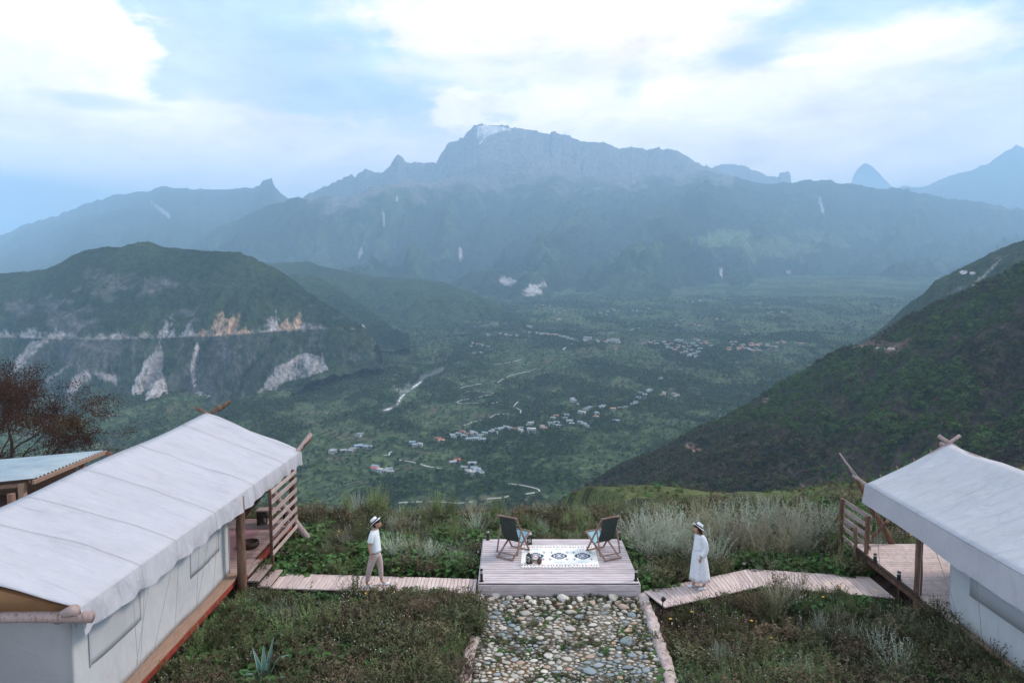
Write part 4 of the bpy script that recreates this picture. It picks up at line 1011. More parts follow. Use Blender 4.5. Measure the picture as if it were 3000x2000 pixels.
# ================================================================ cobbled path: stones set one by one
path = thing('path_bed', '', 'path', (1.05, 13.9, 0)); 
for k in ('label', 'category'):
    if k in path: del path[k]
path.name = 'stone_path'; path['kind'] = 'structure'
def path_x(y):   # left and right inner edge of the path bed
    t = (y - 11.0) / (16.6 - 11.0)
    return -.90 + .12 * t, 2.98 + .12 * t
nx_, ny_ = 60, 90
PYs = np.linspace(9.5, 16.78, ny_); U = np.linspace(0, 1, nx_)
PXm = np.array([[path_x(y)[0] + (path_x(y)[1] - path_x(y)[0]) * u for u in U] for y in PYs]); PYm = np.repeat(PYs[:, None], nx_, 1)
PZm = -.005 + .018 * fbm(PXm / .3, PYm / .3, 4, 121)
c_ = np.broadcast_to(C3(.16, .14, .105), PXm.shape + (3,)).copy()
c_ = put(c_, sstep(-.05, .3, fbm(PXm / .5, PYm / .5, 4, 122)), C3(.06, .065, .03))
c_ = put(c_, sstep(.1, .45, fbm(PXm / .9, PYm / .9, 4, 123)) * .8, C3(.22, .12, .06))
bed = grid_mesh('path_bed', PXm - 1.05, PYm - 13.9, PZm, m_gr, c_, parent=path)
SC = [((.46, .43, .385), 8), ((.56, .52, .47), 8), ((.36, .34, .31), 6), ((.22, .26, .28), 6), ((.29, .32, .34), 5), ((.44, .32, .26), 4), ((.48, .35, .26), 3), ((.34, .28, .25), 5), ((.52, .32, .23), 1)]
m_st = []
for i, (c, w) in enumerate(SC):
    m_st += [mat('stone_%d' % i, [[x * .72 for x in c], list(c), [min(.8, x * 1.15) for x in c]], scale=7, rough=.8, bump=.35, bdist=.012, rnd=.14)] * w
def stone_mesh(seed, angular=False):
    rg_ = random.Random(seed); bm = bmesh.new()
    bmesh.ops.create_icosphere(bm, subdivisions=2, radius=1)
    ph = [rg_.uniform(0, 6) for _ in range(6)]
    planes = [(Vector((rg_.gauss(0, 1), rg_.gauss(0, 1), rg_.gauss(0, .7))).normalized(), rg_.uniform(.52, .85)) for _ in range(11 if angular else 7)]
    for v in bm.verts:
        p = v.co
        r = 1 + .10 * math.sin(2.1 * p.x + ph[0]) + .09 * math.sin(2.6 * p.y + ph[1]) + .06 * math.sin(3.7 * (p.x + p.y) + ph[2])
        p = p * r
        for n_, d_ in planes:
            k = p.dot(n_) - d_
            if k > 0: p = p - n_ * k * (.95 if angular else .75)
        v.co = p
    me = bpy.data.meshes.new('stone'); bm.to_mesh(me); bm.free()
    me.polygons.foreach_set('use_smooth', [not angular] * len(me.polygons))
    return me
base_st = [stone_mesh(200 + i) for i in range(10)] + [stone_mesh(300 + i, True) for i in range(8)]
cache = {}
def st_me(shape, mi):
    if (shape, mi) not in cache:
        me = base_st[shape].copy(); me.materials.clear(); me.materials.append(m_st[mi]); cache[(shape, mi)] = me
    return cache[(shape, mi)]
rs = random.Random(12)
stones = []
# the few large stones the photo shows, by pixel and half width
for px, py, w, ci in ((1533, 1790, 20, 21), (1572, 1794, 13, 21), (1672, 1787, 22, 21), (1702, 1802, 21, 30), (1442, 1802, 15, 32), (1842, 1840, 20, 38), (1842, 1874, 27, 22), (1817, 1892, 15, 22), (1848, 1912, 13, 22), (1884, 1918, 15, 22), (1838, 1948, 17, 22), (1730, 1960, 22, 22), (1785, 1970, 12, 22), (1673, 1836, 21, 4), (1455, 1790, 14, 23), (1450, 1742, 18, 14), (1574, 1732, 19, 10), (1652, 1750, 22, 10), (1835, 1730, 15, 9), (1795, 1748, 22, 17), (1483, 1760, 12, 29), (1520, 1770, 10, 8), (1500, 1782, 13, 8), (1770, 1790, 14, 22), (1850, 1795, 15, 22), (1835, 1815, 12, 22), (1905, 1895, 14, 22), (1630, 1962, 14, 22), (1640, 1890, 12, 10), (1750, 1868, 13, 10), (1562, 1760, 14, 15), (1480, 1735, 10, 16), (1700, 1740, 14, 10), (1730, 1735, 14, 5)):
    p = PZ(px, py, .05); stones.append((p.x, p.y, w / FPX * p.y * 1.02, min(ci, len(m_st) - 1), py < 1765))
def ok(x, y, r):
    for s in stones:
        dx_ = x - s[0]; dy_ = (y - s[1]) * 1.12
        if dx_ * dx_ + dy_ * dy_ < ((r + s[2]) * .96) ** 2: return False
    return True
for r0, r1, tries in ((.09, .12, 90), (.062, .088, 1500), (.046, .062, 6000), (.034, .046, 12000), (.022, .034, 9000)):
    for _ in range(tries):
        y = rs.uniform(10.9, 16.62); xl, xr = path_x(y); r = rs.uniform(r0, r1)
        if y > 15.9: r *= 1.2
        x = rs.uniform(xl + r * .7, xr - r * .7)
        if vnoise(x * 1.1, y * 1.1, 40) > .42 and rs.random() < .6: continue
        if ok(x, y, r): stones.append((x, y, r, -1, y > 15.75 + .3 * vnoise(x, 0, 3)))
def st_pick(x, y, ang):
    if ang: return rs.choice([i for i in range(len(m_st)) if SC_i[i] in (0, 1, 1, 2, 7, 5)])
    n = vnoise(x * .9, y * .9, 55) + .35 * (x - 1.2) / 2
    if rs.random() < .6:
        return rs.choice([i for i in range(len(m_st)) if SC_i[i] in ((3, 4) if n > .32 else (0, 1, 2))])
    return rs.randrange(len(m_st))
SC_i = []
for i, (c, w) in enumerate(SC): SC_i += [i] * w
stones.sort(key=lambda s: -s[2] / s[1])
print('stones', len(stones))
rest = {}
for k, (x, y, r, ci, ang) in enumerate(stones):
    mi = ci if ci >= 0 else st_pick(x, y, ang)
    sh = rs.randrange(10, 18) if ang else rs.randrange(0, 10)
    zs = .55 if ang else .30
    sx_, sy_ = r * rs.uniform(.95, 1.2), r * rs.uniform(.75, 1.0)
    loc = Vector((x - 1.05, y - 13.9, r * (.24 if ang else .07))); rot = (rs.uniform(-.15, .15), rs.uniform(-.15, .15), rs.uniform(-.5, .5))
    if k < 290:
        mesh_obj('stone', st_me(sh, mi), path, loc, rot, (sx_, sy_, r * zs))
    else:
        M = Matrix.LocRotScale(loc, Matrix.Rotation(rot[2], 3, 'Z').to_euler(), Vector((sx_, sy_, r * zs)))
        rest.setdefault(SC_i[mi], []).append((sh, M))
jb = bmesh.new(); slot = {}
mats_used = []
for key, lst in rest.items():
    mm = m_st[SC_i.index(key)]; slot[key] = len(mats_used); mats_used.append(mm)
    for sh, M in lst:
        n0 = len(jb.faces); me = base_st[sh].copy(); me.transform(M); jb.from_mesh(me); bpy.data.meshes.remove(me)
        jb.faces.ensure_lookup_table()
        for f in jb.faces[n0:]: f.material_index = slot[key]; f.smooth = True
me = bpy.data.meshes.new('small_stones'); jb.to_mesh(me); jb.free()
for mm in mats_used: me.materials.append(mm)
tag(mesh_obj('small_stones', me, path), kind='stuff')

# rough kerbs on both sides of the path
def kerb(pts, w, h, seed, label):
    rr = random.Random(seed); P = []
    m = m_kerb
    n = 90
    pts = [Vector(p) for p in pts]
    L = [0]
    for a, b_ in zip(pts[:-1], pts[1:]): L.append(L[-1] + (b_ - a).length)
    prof = [(-.5, -.12), (-.5, .6), (-.3, .95), (0, 1.0), (.3, .93), (.5, .6), (.5, -.12)]
    rows = []
    for i in range(n):
        s = L[-1] * i / (n - 1); k = max(j for j in range(len(L)) if L[j] <= s + 1e-9); k = min(k, len(pts) - 2)
        p = pts[k].lerp(pts[k + 1], (s - L[k]) / (L[k + 1] - L[k]))
        row = []
        for j, (a, b_) in enumerate(prof):
            nn = float(fbm(np.array(s * 5.0 + seed), np.array(j * .9), 4, seed)) * .16
            nn2 = float(fbm(np.array(s * 3.0 + seed), np.array(j * .9 + 30), 3, seed + 3)) * .5
            row.append((p.x + a * w * (1 + nn2 * .6) + nn * w, p.y, p.z + max(-.1, b_ * h * (1 + nn2))))
        rows.append(row)
    b = MB(); b.sheet(rows); o = b.build('kerb', m, None, smooth=True)
    o['kind'] = 'structure'
    return o
m_kerb = mat('pinkish_rubble_kerb', [(.30, .22, .205), (.44, .35, .33), (.54, .47, .45)], scale=5, rough=.95, bump=.8, bdist=.03, detail=8, world=True)
kerb([(3.14, 16.75, 0), (3.13, 15.6, 0), (3.08, 14.6, 0), (3.05, 13.4, 0), (2.98, 12.6, -.02)], .23, .10, 3, '')
kerb([(2.98, 12.5, -.03), (2.96, 11.6, -.03), (2.90, 9.8, -.02)], .21, .075, 7, '')
kerb([(-.80, 16.62, 0), (-.86, 16.2, 0), (-.90, 15.8, -.04)], .28, .11, 5, '')
kerb([(-.82, 14.7, -.03), (-.90, 13.4, 0), (-.95, 12.0, 0), (-1.02, 9.8, 0)], .22, .08, 9, '')
# ================================================================ tents
def roof_slope(b, xr, zr, xe, ze, y0, y1, nx, ny, ropes, seed, sag=.05, ampl=.02, zslope=0.0):
    """one canvas slope from ridge (xr,zr) to eave (xe,ze): it hangs a little between the ropes and is creased"""
    P = []
    sgn = 1 if xe > xr else -1
    for i in range(nx):
        t = i / (nx - 1); row = []
        for j in range(ny):
            y = y0 + (y1 - y0) * j / (ny - 1)
            x = xr + (xe - xr) * t
            z = zr + (ze - zr) * t + zslope * (y - y0)
            dr = min(abs(y - r) for r in ropes)
            z -= sag * math.sin(math.pi * t) * min(1, dr / .9) ** .7
            z += ampl * float(fbm(np.array((x + y * .35) * .5 + seed), np.array(y * 1.6 - x * .5), 4, seed)) * (1 - .2 * t)
            z += ampl * 1.1 * float(ridged(np.array((y + .5 * (x - xr)) * 1.25 + seed), np.array(x * .30), 2, seed + 4)) * math.sin(math.pi * min(1, t * 1.02)) * 1.0
            if t == 0 or t == 1: pass
            row.append((x, y, z))
        P.append(row)
    b.sheet(P)
    return P
def valance(b, edge, drop, seed, ropes, out=.04, sgn=1, n=6):
    """hanging strip below an eave edge, scalloped and pinched up at the ropes"""
    P = []
    for k in range(n):
        t = k / (n - 1); row = []
        for (x, y, z) in edge:
            dr = min(abs(y - r) for r in ropes)
            d = drop * (1 - .09 * math.exp(-(dr / .12) ** 2)) + .035 * float(vnoise(np.array(y * 1.1 + seed), np.array(.0), seed))
            w = (.025 * math.sin(y * 9 + seed) + .045 * float(fbm(np.array(y * 2.2 + seed), np.array(t * .6), 3, seed + 2))) * t
            row.append((x + sgn * (out * t ** .5 * .6 + w), y, z - d * t))
        P.append(row)
    b.sheet(P); return P
def logs(parent, name, specs, m, o, n=10):
    res = []
    for a, b_, r0, r1 in specs:
        a, b_ = Vector(a), Vector(b_); k = 7; pts = []; rad = []
        for i in range(k):
            t = i / (k - 1); q = a.lerp(b_, t)
            j = .018 * (1 if 0 < i < k - 1 else 0)
            pts.append(q + Vector((random.uniform(-j, j), random.uniform(-j, j), random.uniform(-j, j)))); rad.append((r0 + (r1 - r0) * t) * random.uniform(.93, 1.06))
        mb = MB(); mb.tube(pts, rad, n); res.append(mb.build(name, m, parent, o=o, smooth=True))
    return res
def ropes_obj(parent, lines, o, r=.0035, m=None):
    for ln in lines:
        b = MB(); b.tube(ln, r, 4); b.build('rope', m or m_rope, parent, o=o)

# ---------------------------------------------------------------- left tent
XR, XE, XW = -9.30, -6.45, -6.86
TY0, TY1 = 10.32, 21.55
ZE0, ZE1 = 2.72, 2.39           # eave height falls a little away from us
ZR0, ZR1 = 3.52, 3.58
oL = Vector((-9.3, 15.0, 0))
tentL = thing('canvas_tent', 'long white canvas tent with roped roof and red floor beam, beside the wooden steps', 'tent', oL)
ropesL = [10.6, 12.05, 13.35, 15.15, 17.45, 19.9, 21.3]
def slopeL(b, side, lift=0.0, nx=16, ny=150):
    P = []
    for i in range(nx):
        t = i / (nx - 1); row = []
        for j in range(ny):
            y = TY0 + (TY1 - TY0) * j / (ny - 1); s = (y - TY0) / (TY1 - TY0)
            zr = ZR0 + (ZR1 - ZR0) * s - .05 * math.sin(math.pi * s * 2.0) ** 2; ze = ZE0 + (ZE1 - ZE0) * s
            x = XR + side * (XE - XR) * t * (1 if side > 0 else .72); z = zr + (ze - zr - (0 if side > 0 else .75)) * t + lift
            dr = min(abs(y - r) for r in ropesL)
            z -= .075 * math.sin(math.pi * t) * min(1, dr / .8) ** .8
            e = math.sin(math.pi * min(1, t)) ** .6
            z += (.12 * float(ridged(np.array((y + .42 * (x - XR)) * .95 + 3), np.array(x * .22 + y * .1), 3, 14)) + .022 * float(fbm(np.array(x * .9), np.array(y * 2.2), 4, 18))) * e
            row.append((x, y, z))
        P.append(row)
    b.sheet(P, .012, (0, 0, 1)); return P
b = MB(); PR = slopeL(b, 1); b.build('roof', m_fly, tentL, o=oL, smooth=True)
b = MB(); slopeL(b, -1, ny=60); b.build('roof', m_fly, tentL, o=oL, smooth=True)
b = MB(); edge = PR[-1]; valance(b, [(x + .004, y, z) for x, y, z in edge], .42, 3, ropesL); vo = b.build('valance', m_fly, tentL, o=oL, smooth=True)
edgeL2 = [(XR - (x - XR) * .72 - .004, y, z - .75) for x, y, z in edge[::3]]
b = MB(); valance(b, edgeL2, .42, 5, ropesL, sgn=-1); b.build('valance', m_fly, tentL, o=oL, smooth=True)
# side wall
FZ = .50
def wallsheet(x, y0, y1, z0, z1, ny, nz, seed, amp=.03):
    return [[(x + amp * float(fbm(np.array(y * 1.1 + seed), np.array(z * .5), 4, seed)) + amp * .5 * math.sin(y * 2.1 + z), y, z)
             for z in [z0 + (z1 - z0) * k / (nz - 1) for k in range(nz)]] for y in [y0 + (y1 - y0) * j / (ny - 1) for j in range(ny)]]
b = MB(); b.sheet(wallsheet(XW, 10.75, 16.9, FZ + .0, 2.62, 90, 16, 21), .01, (1, 0, 0)); b.build('wall', m_wall, tentL, o=oL, smooth=True)
for (ya, yb, za, zb) in ((11.15, 12.75, 1.35, 2.3), (14.75, 16.35, 1.28, 2.3)):
    b = MB(); b.sheet(wallsheet(XW + .013, ya, yb, za, zb, 24, 8, 21), .01, (1, 0, 0)); wo = b.build('window', m_win, tentL, o=oL, smooth=True)
    f = MB()
    for p, q in (((ya, za), (yb, za)), ((ya, zb), (yb, zb)), ((ya, za), (ya, zb)), ((yb, za), (yb, zb))):
        f.bar((XW + .020, p[0], p[1]), (XW + .020, q[0], q[1]), .014, .008, up=(1, 0, 0))
    f.build('frame', m_wall, wo, o=oL)
# far front wall of the inner tent (faces the porch) and its doorway
b = MB(); b.sheet([[(x, 16.92, z) for z in (FZ, 1.5, 2.6)] for x in np.linspace(-10.9, XW, 6)], .01, (0, 1, 0)); b.build('front_wall', m_wall, tentL, o=oL)
# near gable: grey canvas below, tan lining above
b = MB(); b.sheet([[(x, 10.76 + .03 * math.sin(x * 3), z) for z in np.linspace(FZ, 2.42, 6)] for x in np.linspace(-10.9, XW, 14)], .01, (0, 1, 0)); b.build('gable_wall', m_gable, tentL, o=oL, smooth=True)
gm = []
for i in range(13):
    x = -10.9 + (XW + 10.9) * i / 12; top = ZR0 - .05 - (abs(x - XR) / (XE - XR) * (ZR0 - ZE0) if x > XR else (XR - x) * .76)
    gm.append([(x, 10.74 - .0, 2.43 + (top - .02 - 2.43) * k / 3) for k in range(4)])
b = MB(); b.sheet(gm, .01, (0, 1, 0)); b.build('gable_lining', m_inner, tentL, o=oL, smooth=True)
b = MB(); b.sheet([[(XE - .12 - (XE - XR) * t * .96, y, ZE0 - .05 + (ZR0 - ZE0 - .04) * t - .012) for y in (TY0 + .06, 12.5)] for t in (0, .5, 1)]); b.build('roof_lining', m_inner, tentL, o=oL)
# platform: ledge, red beam, porch boards
b = MB(); b.box((XW + .10, 13.75, FZ - .03), (.28, 6.5, .05)); b.build('ledge_board', m_tan, tentL, o=oL, bevel=.004)
b = MB(); b.box((XW + .16, 13.75, FZ - .15), (.06, 6.5, .17)); b.build('red_beam', m_red, tentL, o=oL, bevel=.005)
b = MB(); b.box((-9.25, 13.9, .2), (4.9, 6.2, .42)); b.build('platform', m_dark, tentL, o=oL)
pl = plank_mesh('plank', .132, 5.25, .03, m_porch)
yy = 16.98; k = 0
while yy < 20.95:
    mesh_obj('plank', pl, tentL, (-9.22 - oL.x, yy - oL.y, FZ - .015 + random.uniform(-.002, .002))); yy += .142
b = MB(); b.box((-6.56, 18.9, FZ - .14), (.05, 4.0, .20)); b.build('red_beam', m_red, tentL, o=oL, bevel=.005)
for y in (17.1, 18.9, 20.8):
    for x in (-6.75, -9.3, -11.7):
        b = MB(); b.box((x, y, .05), (.12, .12, .8)); b.build('stilt', m_dark, tentL, o=oL)
b = MB(); b.box((-6.57, 18.95, .27), (.03, 3.7, .12)); b.build('lower_beam', m_dark, tentL, o=oL)
# logs
random.seed(21)
logs(tentL, 'post', [((-6.50, 16.72, -.1), (-6.52, 16.78, 2.45), .115, .10), ((-6.62, 21.0, .45), (-6.60, 21.05, 2.3), .07, .06), ((-12.0, 16.8, 0), (-12.0, 16.8, 2.5), .1, .09), ((-12.0, 21.0, 0), (-12.0, 21.0, 2.5), .1, .09)], m_log, oL)
logs(tentL, 'ridge_pole', [((XR, 10.0, ZR0 - .13), (XR, 21.95, ZR1 - .12), .07, .06)], m_log, oL)
logs(tentL, 'eave_pole', [((XE - .14, 10.9, ZE0 - .14), (XE - .16, 20.9, ZE1 - .12), .06, .055), ((-6.62, 20.9, 2.18), (-6.36, 22.3, 2.74), .075, .07)], m_log2, oL)
logs(tentL, 'cross_log', [((-13.2, 10.42, 2.50), (-6.30, 10.36, 2.57), .10, .085)], m_log2, oL)
logs(tentL, 'cross_log', [((-6.95, 10.55, 2.45), (-6.42, 10.15, 2.78), .085, .08)], m_log2, oL)
logs(tentL, 'rafter', [((-9.66, 21.62, 3.72), (-6.60, 21.50, 2.18), .05, .045), ((-8.94, 21.66, 3.76), (-11.2, 21.50, 1.9), .055, .05), ((-9.05, 21.78, 3.62), (-8.72, 21.95, 3.86), .065, .06)], m_log, oL)
logs(tentL, 'rafter', [((-6.72, 21.62, 2.2), (-6.18, 21.75, 2.72), .035, .03)], m_log, oL)
logs(tentL, 'brace', [((-8.1, 20.9, .5), (-6.72, 21.1, 2.15), .085, .07)], m_log, oL)
logs(tentL, 'brace', [((-7.35, 20.5, 1.95), (-5.68, 20.0, -.05), .095, .105)], m_log2, oL)
logs(tentL, 'brace', [((-8.6, 10.38, 2.45), (-6.9, 9.2, .1), .11, .12)], m_log, oL)
# ropes over the fly and guy lines down the wall
lines = []
for r in ropesL[1:]:
    j = min(range(len(PR[0])), key=lambda j: abs(PR[0][j][1] - r))
    ln = [(P_[j][0], P_[j][1], P_[j][2] + .014) for P_ in PR]
    e = ln[-1]; ln += [(e[0] + .03, e[1], e[2] - .02), (e[0] + .06, e[1], e[2] - .40)]
    if r < 17: ln.append((XW + .25, r + .12, FZ + .02))
    lines.append(ln)
for y, dy_ in ((11.75, .45), (12.3, -.3), (14.35, .15), (14.85, -.4), (15.7, .3), (13.2, -.6)):
    lines.append([(XE + .02, y, 2.28), (XW + .22, y + dy_, FZ + .02)])
ropes_obj(tentL, lines, oL)

# ---------------------------------------------------------------- porch steps
oS = Vector((-6.2, 17.3, 0))
steps = thing('wooden_steps', 'three weathered wooden steps from the tent porch down to the boardwalk', 'steps', oS)
for (xa, xb, z) in ((-6.66, -6.40, .46), (-6.42, -6.14, .325), (-6.18, -5.88, .19)):
    b = MB(); b.box(((xa + xb) / 2, 17.32, z), (xb - xa, 1.0, .045)); b.build('tread', m_slat, steps, o=oS, bevel=.006)
    b = MB(); b.box((xa + .03, 17.32, z - .085), (.025, .96, .11)); b.build('riser', m_dark, steps, o=oS)
for y in (16.86, 17.78):
    b = MB(); b.bar((-6.62, y, .35), (-5.92, y, .04), .05, .16); b.build('stringer', m_dark, steps, o=oS)
# ---------------------------------------------------------------- slatted fence at the left porch
def slat_fence(label, x, ya, yb, zb, zt, nsl, lean, m, seed, wid=.11, bottom=-.1, xtilt=.0):
    o = Vector((x, (ya + yb) / 2, 0)); f = thing('slat_fence', label, 'fence', o)
    rr = random.Random(seed)
    for y in (ya, yb):
        b = MB(); b.bar((x, y, bottom), (x + xtilt, y, zt + .06), .085, .085, up=(0, 1, 0)); b.build('post', m_log, f, o=o, bevel=.006)
    for k in range(nsl):
        z = zb + (zt - zb) * k / (nsl - 1)
        b = MB(); b.bar((x + .058 + xtilt * z / zt, ya - .10, z + rr.uniform(-.02, .02)), (x + .058 + xtilt * z / zt, yb + .12, z + rr.uniform(-.02, .02)), .022, wid * rr.uniform(.85, 1.15)); b.build('slat', m, f, o=o, bevel=.004)
    return f
slat_fence('tall slatted timber fence at the far end of the left tent porch, above the steps', -6.22, 18.05, 19.95, .56, 2.18, 7, 0, m_slat, 2, .125)
b = MB()
# small shelf board and railing seen through the slats
oB = Vector((-7.2, 20.6, 0)); bench = thing('porch_bench', 'small dark timber bench on the left tent porch behind the slatted fence', 'bench', oB)
b = MB(); b.box((-7.0, 20.45, .92), (.9, .34, .04)); b.build('seat', m_slat, bench, o=oB, bevel=.004)
for x in (-7.38, -6.62):
    b = MB(); b.box((x, 20.45, .70), (.07, .30, .40)); b.build('leg', m_dark, bench, o=oB)
oG = Vector((-7.9, 18.6, FZ)); rugp = MB(); rugp.box((-8.2, 18.9, FZ + .006), (2.1, 2.1, .010), rz=.0)
tag(rugp.build('porch_rug', mat('mauve_rug', [(.30, .16, .18), (.40, .24, .26)], scale=14, rough=1, bump=.2), o=(-8.2, 18.9, FZ), loc=(-8.2, 18.9, FZ)), 'faded mauve rug lying on the left tent porch boards', 'rug')

# ---------------------------------------------------------------- right tent
oR = Vector((10.9, 13, 0))
tentR = thing('canvas_tent', 'wide white canvas tent with a pinkish valance and lattice doorway, beside the angled boardwalk', 'tent', oR)
RXR, RXE, RXW = 10.92, 8.88, 9.30
RY0, RY1 = 6.0, 17.62
ropesR = [7, 9.2, 11.4, 13.5, 15.6, 17.5]
def slopeR(b, side, nx=16, ny=120):
    P = []
    for i in range(nx):
        t = i / (nx - 1); row = []
        for j in range(ny):
            y = RY0 + (RY1 - RY0) * j / (ny - 1); s = (y - RY0) / (RY1 - RY0)
            x = RXR + side * (RXE - RXR) * t; z = 3.55 + (2.50 - 3.55) * t
            z -= .045 * math.sin(math.pi * t)
            z -= .05 * math.sin(math.pi * min(1, max(0, s * 6 - 5))) * (1 - t) if s > .83 else 0
            e = math.sin(math.pi * min(1, t)) ** .6
            z += (.028 * float(ridged(np.array((y + .5 * (x - RXR)) * .45 + 9), np.array(x * .25), 3, 34)) + .014 * float(fbm(np.array(x * .9), np.array(y * 1.4), 3, 38))) * e
            row.append((x, y, z))
        P.append(row)
    b.sheet(P, .012, (0, 0, 1)); return P
b = MB(); PRr = slopeR(b, 1); b.build('roof', m_fly, tentR, o=oR, smooth=True)
b = MB(); slopeR(b, -1, ny=50); b.build('roof', m_fly, tentR, o=oR, smooth=True)
def valanceR(b, edge, drop, sgn):
    P = []
    for k in range(7):
        t = k / 6; row = []
        for (x, y, z) in edge:
            w = .02 * float(fbm(np.array(y * 1.6), np.array(t), 3, 44)) * t
            w += .05 * float(ridged(np.array(y * 2.4 + t * .7), np.array(t * .4), 2, 46)) * t * sstep(15.2, 13.8, y)
            row.append((x + sgn * (.02 + .05 * t) + sgn * w, y, z - (drop + .10 * sstep(16.2, 13.0, y)) * t))
        P.append(row)
    b.sheet(P)
b = MB(); valanceR(b, [(x - .004, y, z) for x, y, z in PRr[-1]], .47, -1); b.build('valance', m_fly2, tentR, o=oR, smooth=True)
b = MB(); valanceR(b, [(2 * RXR - x + .004, y, z) for x, y, z in PRr[-1][::3]], .45, 1); b.build('valance', m_fly2, tentR, o=oR, smooth=True)
FZR = .56
b = MB(); b.sheet([[(RXW - .035 * float(ridged(np.array(y * .9 + z * .8), np.array(z * .3), 2, 48)) * (1 if y < 14.2 else .6) - .14 * sstep(1.3, FZR, z) * sstep(14.9, 14.2, y) * .35, y, z) for z in np.linspace(FZR - .05, 2.4, 18)] for y in np.linspace(6.5, 14.72, 100)], .01, (-1, 0, 0))
b.build('wall', m_wall, tentR, o=oR, smooth=True)
b = MB(); b.sheet([[(RXW - .052, y, z) for z in np.linspace(1.25, 2.2, 4)] for y in np.linspace(12.1, 14.0, 8)], .01, (-1, 0, 0)); b.build('window', m_win, tentR, o=oR, smooth=True)
b = MB(); b.sheet([[(x, 14.74, z) for z in (FZR, 1.5, 2.45)] for x in (9.9, 10.4, 12.6)], .01, (0, -1, 0)); b.build('front_wall', m_gable, tentR, o=oR)
b = MB(); b.sheet([[(x, 14.72, z) for z in (1.35, 2.45)] for x in (9.42, 9.88)], .01, (0, -1, 0)); b.build('door_flap', m_dark, tentR, o=oR)
b = MB()
for i in range(7):
    b.bar((9.43 + i * .07, 14.70, 1.40), (9.43 + i * .07 + .25, 14.70, 2.0), .010, .012); b.bar((9.66 + i * .05, 14.69, 1.40), (9.66 + i * .05 - .25, 14.69, 2.0), .010, .012)
b.build('lattice', m_walk, tentR, o=oR)
# right porch
pr = plank_mesh('plank', .118, 3.5, .03, m_walk)
yy = 14.30
while yy < 18.62:
    mesh_obj('plank', pr, tentR, (9.10 + 1.75 - oR.x, yy - oR.y, FZR - .015 + random.uniform(-.002, .002))); yy += .127
b = MB(); b.box((9.12, 16.35, FZR - .12), (.05, 4.4, .13)); b.build('edge_beam', m_log, tentR, o=oR)
b = MB(); b.box((RXW - .04, 10.6, FZR - .07), (.18, 8.2, .05)); b.build('ledge_board', m_tan, tentR, o=oR)
b = MB(); b.box((9.05, 16.9, FZR + .02), (.07, 3.0, .07)); b.build('kerb_rail', m_dark, tentR, o=oR, bevel=.01)
b = MB(); b.box((10.95, 12.0, .1), (3.2, 8.6, .5)); b.build('platform', m_dark, tentR, o=oR)
for y in (14.5, 16.4, 18.4):
    for x in (9.2, 10.9, 12.4):
        b = MB(); b.box((x, y, .1), (.12, .12, .8)); b.build('stilt', m_dark, tentR, o=oR)
logs(tentR, 'post', [((9.14, 15.55, -.1), (9.10, 15.62, 2.2), .085, .075), ((9.05, 18.3, .0), (9.0, 18.3, 1.15), .05, .045)], m_log, oR)
logs(tentR, 'brace', [(tuple(PY(2618, 1602, 18.75)), tuple(PY(2506, 1396, 18.55)), .085, .06), (tuple(PY(2602, 1524, 18.4)), tuple(PY(2547, 1582, 18.2)), .045, .04)], m_log, oR)
logs(tentR, 'guy_pole', [(tuple(PY(2515, 1410, 18.6)), tuple(PY(2459, 1326, 18.9)), .022, .018)], m_log2, oR)
logs(tentR, 'eave_pole', [((RXE + .30, 6, 2.40), (9.16, 17.55, 2.44), .05, .045), ((8.98, 17.45, 2.42), (8.76, 18.05, 2.60), .045, .04)], m_log2, oR)
logs(tentR, 'ridge_pole', [((RXR, 6, 3.42), (RXR, 17.95, 3.44), .06, .06)], m_log2, oR)
logs(tentR, 'rafter', [((8.98, 17.54, 2.28), (11.18, 17.62, 3.74), .045, .045), ((12.95, 17.54, 2.2), (10.66, 17.64, 3.72), .045, .05)], m_log2, oR)
rl = [[tuple(PY(2459, 1326, 18.9)), (RXE - .02, 17.6, 2.46)]]
for y, d_ in ((17.0, .0), (15.0, .3), (14.55, -.5), (13.2, .2)):
    rl.append([(RXE - .06, y, 2.05), (9.0 if y > 14.8 else RXW - .15, y + d_, .60)])
ropes_obj(tentR, rl, oR, .006)
for y in (11, 12.6, 14.3, 16.2, 17.4):
    pass
for i, t in enumerate((.18, .38, .58, .78)):
    b = MB(); x = RXE + (RXR - RXE) * t; b.tube([(x, 17.60, 2.5 + 1.05 * t - .02), (x, 17.66, 2.5 + 1.05 * t + .05)], .012, 5); b.build('toggle', m_tan, tentR, o=oR)
slat_fence('low slatted timber fence with dark posts at the corner of the right tent porch', 9.16, 18.0, 19.45, .22, 1.50, 6, 0, m_slat, 6, .12)
# ---------------------------------------------------------------- shed with pale corrugated roof, far left
oC = Vector((-18, 23, 0)); shed = thing('open_shed', 'open timber shed with a pale blue corrugated roof behind the left tent', 'shed', oC)
A0 = PC(301, 1320, 26.0); B0 = PC(103, 1400, 21.2); DL = Vector((-8.4, -4.0, .0)); LX = -24.5
def rp(s, t):   # s across towards -x, t from near edge to far edge
    return B0.lerp(A0, t) + DL * s
b = MB(); rows = []
for i in range(170):
    t = i / 169; rows.append([rp(s, t) + Vector((0, 0, .03 * math.sin(i * math.pi / 4.2))) for s in np.linspace(0, 1, 6)])
b.sheet(rows, .01, (0, 0, 1)); b.build('roof', mat('corrugated_sheet', [(.22, .29, .35), (.31, .39, .45)], scale=1.2, rough=.45, bump=.05, spec=.5), shed, o=oC, smooth=True)
def shb(name, a, c, w, h): q = MB(); q.bar(a, c, w, h); q.build(name, m_tan, shed, o=oC, bevel=.008)
dn_ = Vector((0, 0, .10)); ins = Vector((-.22, 0, 0))
shb('edge_beam', B0 - dn_ - Vector((0, .1, 0)), A0 - dn_ + Vector((0, .2, 0)), .08, .13)
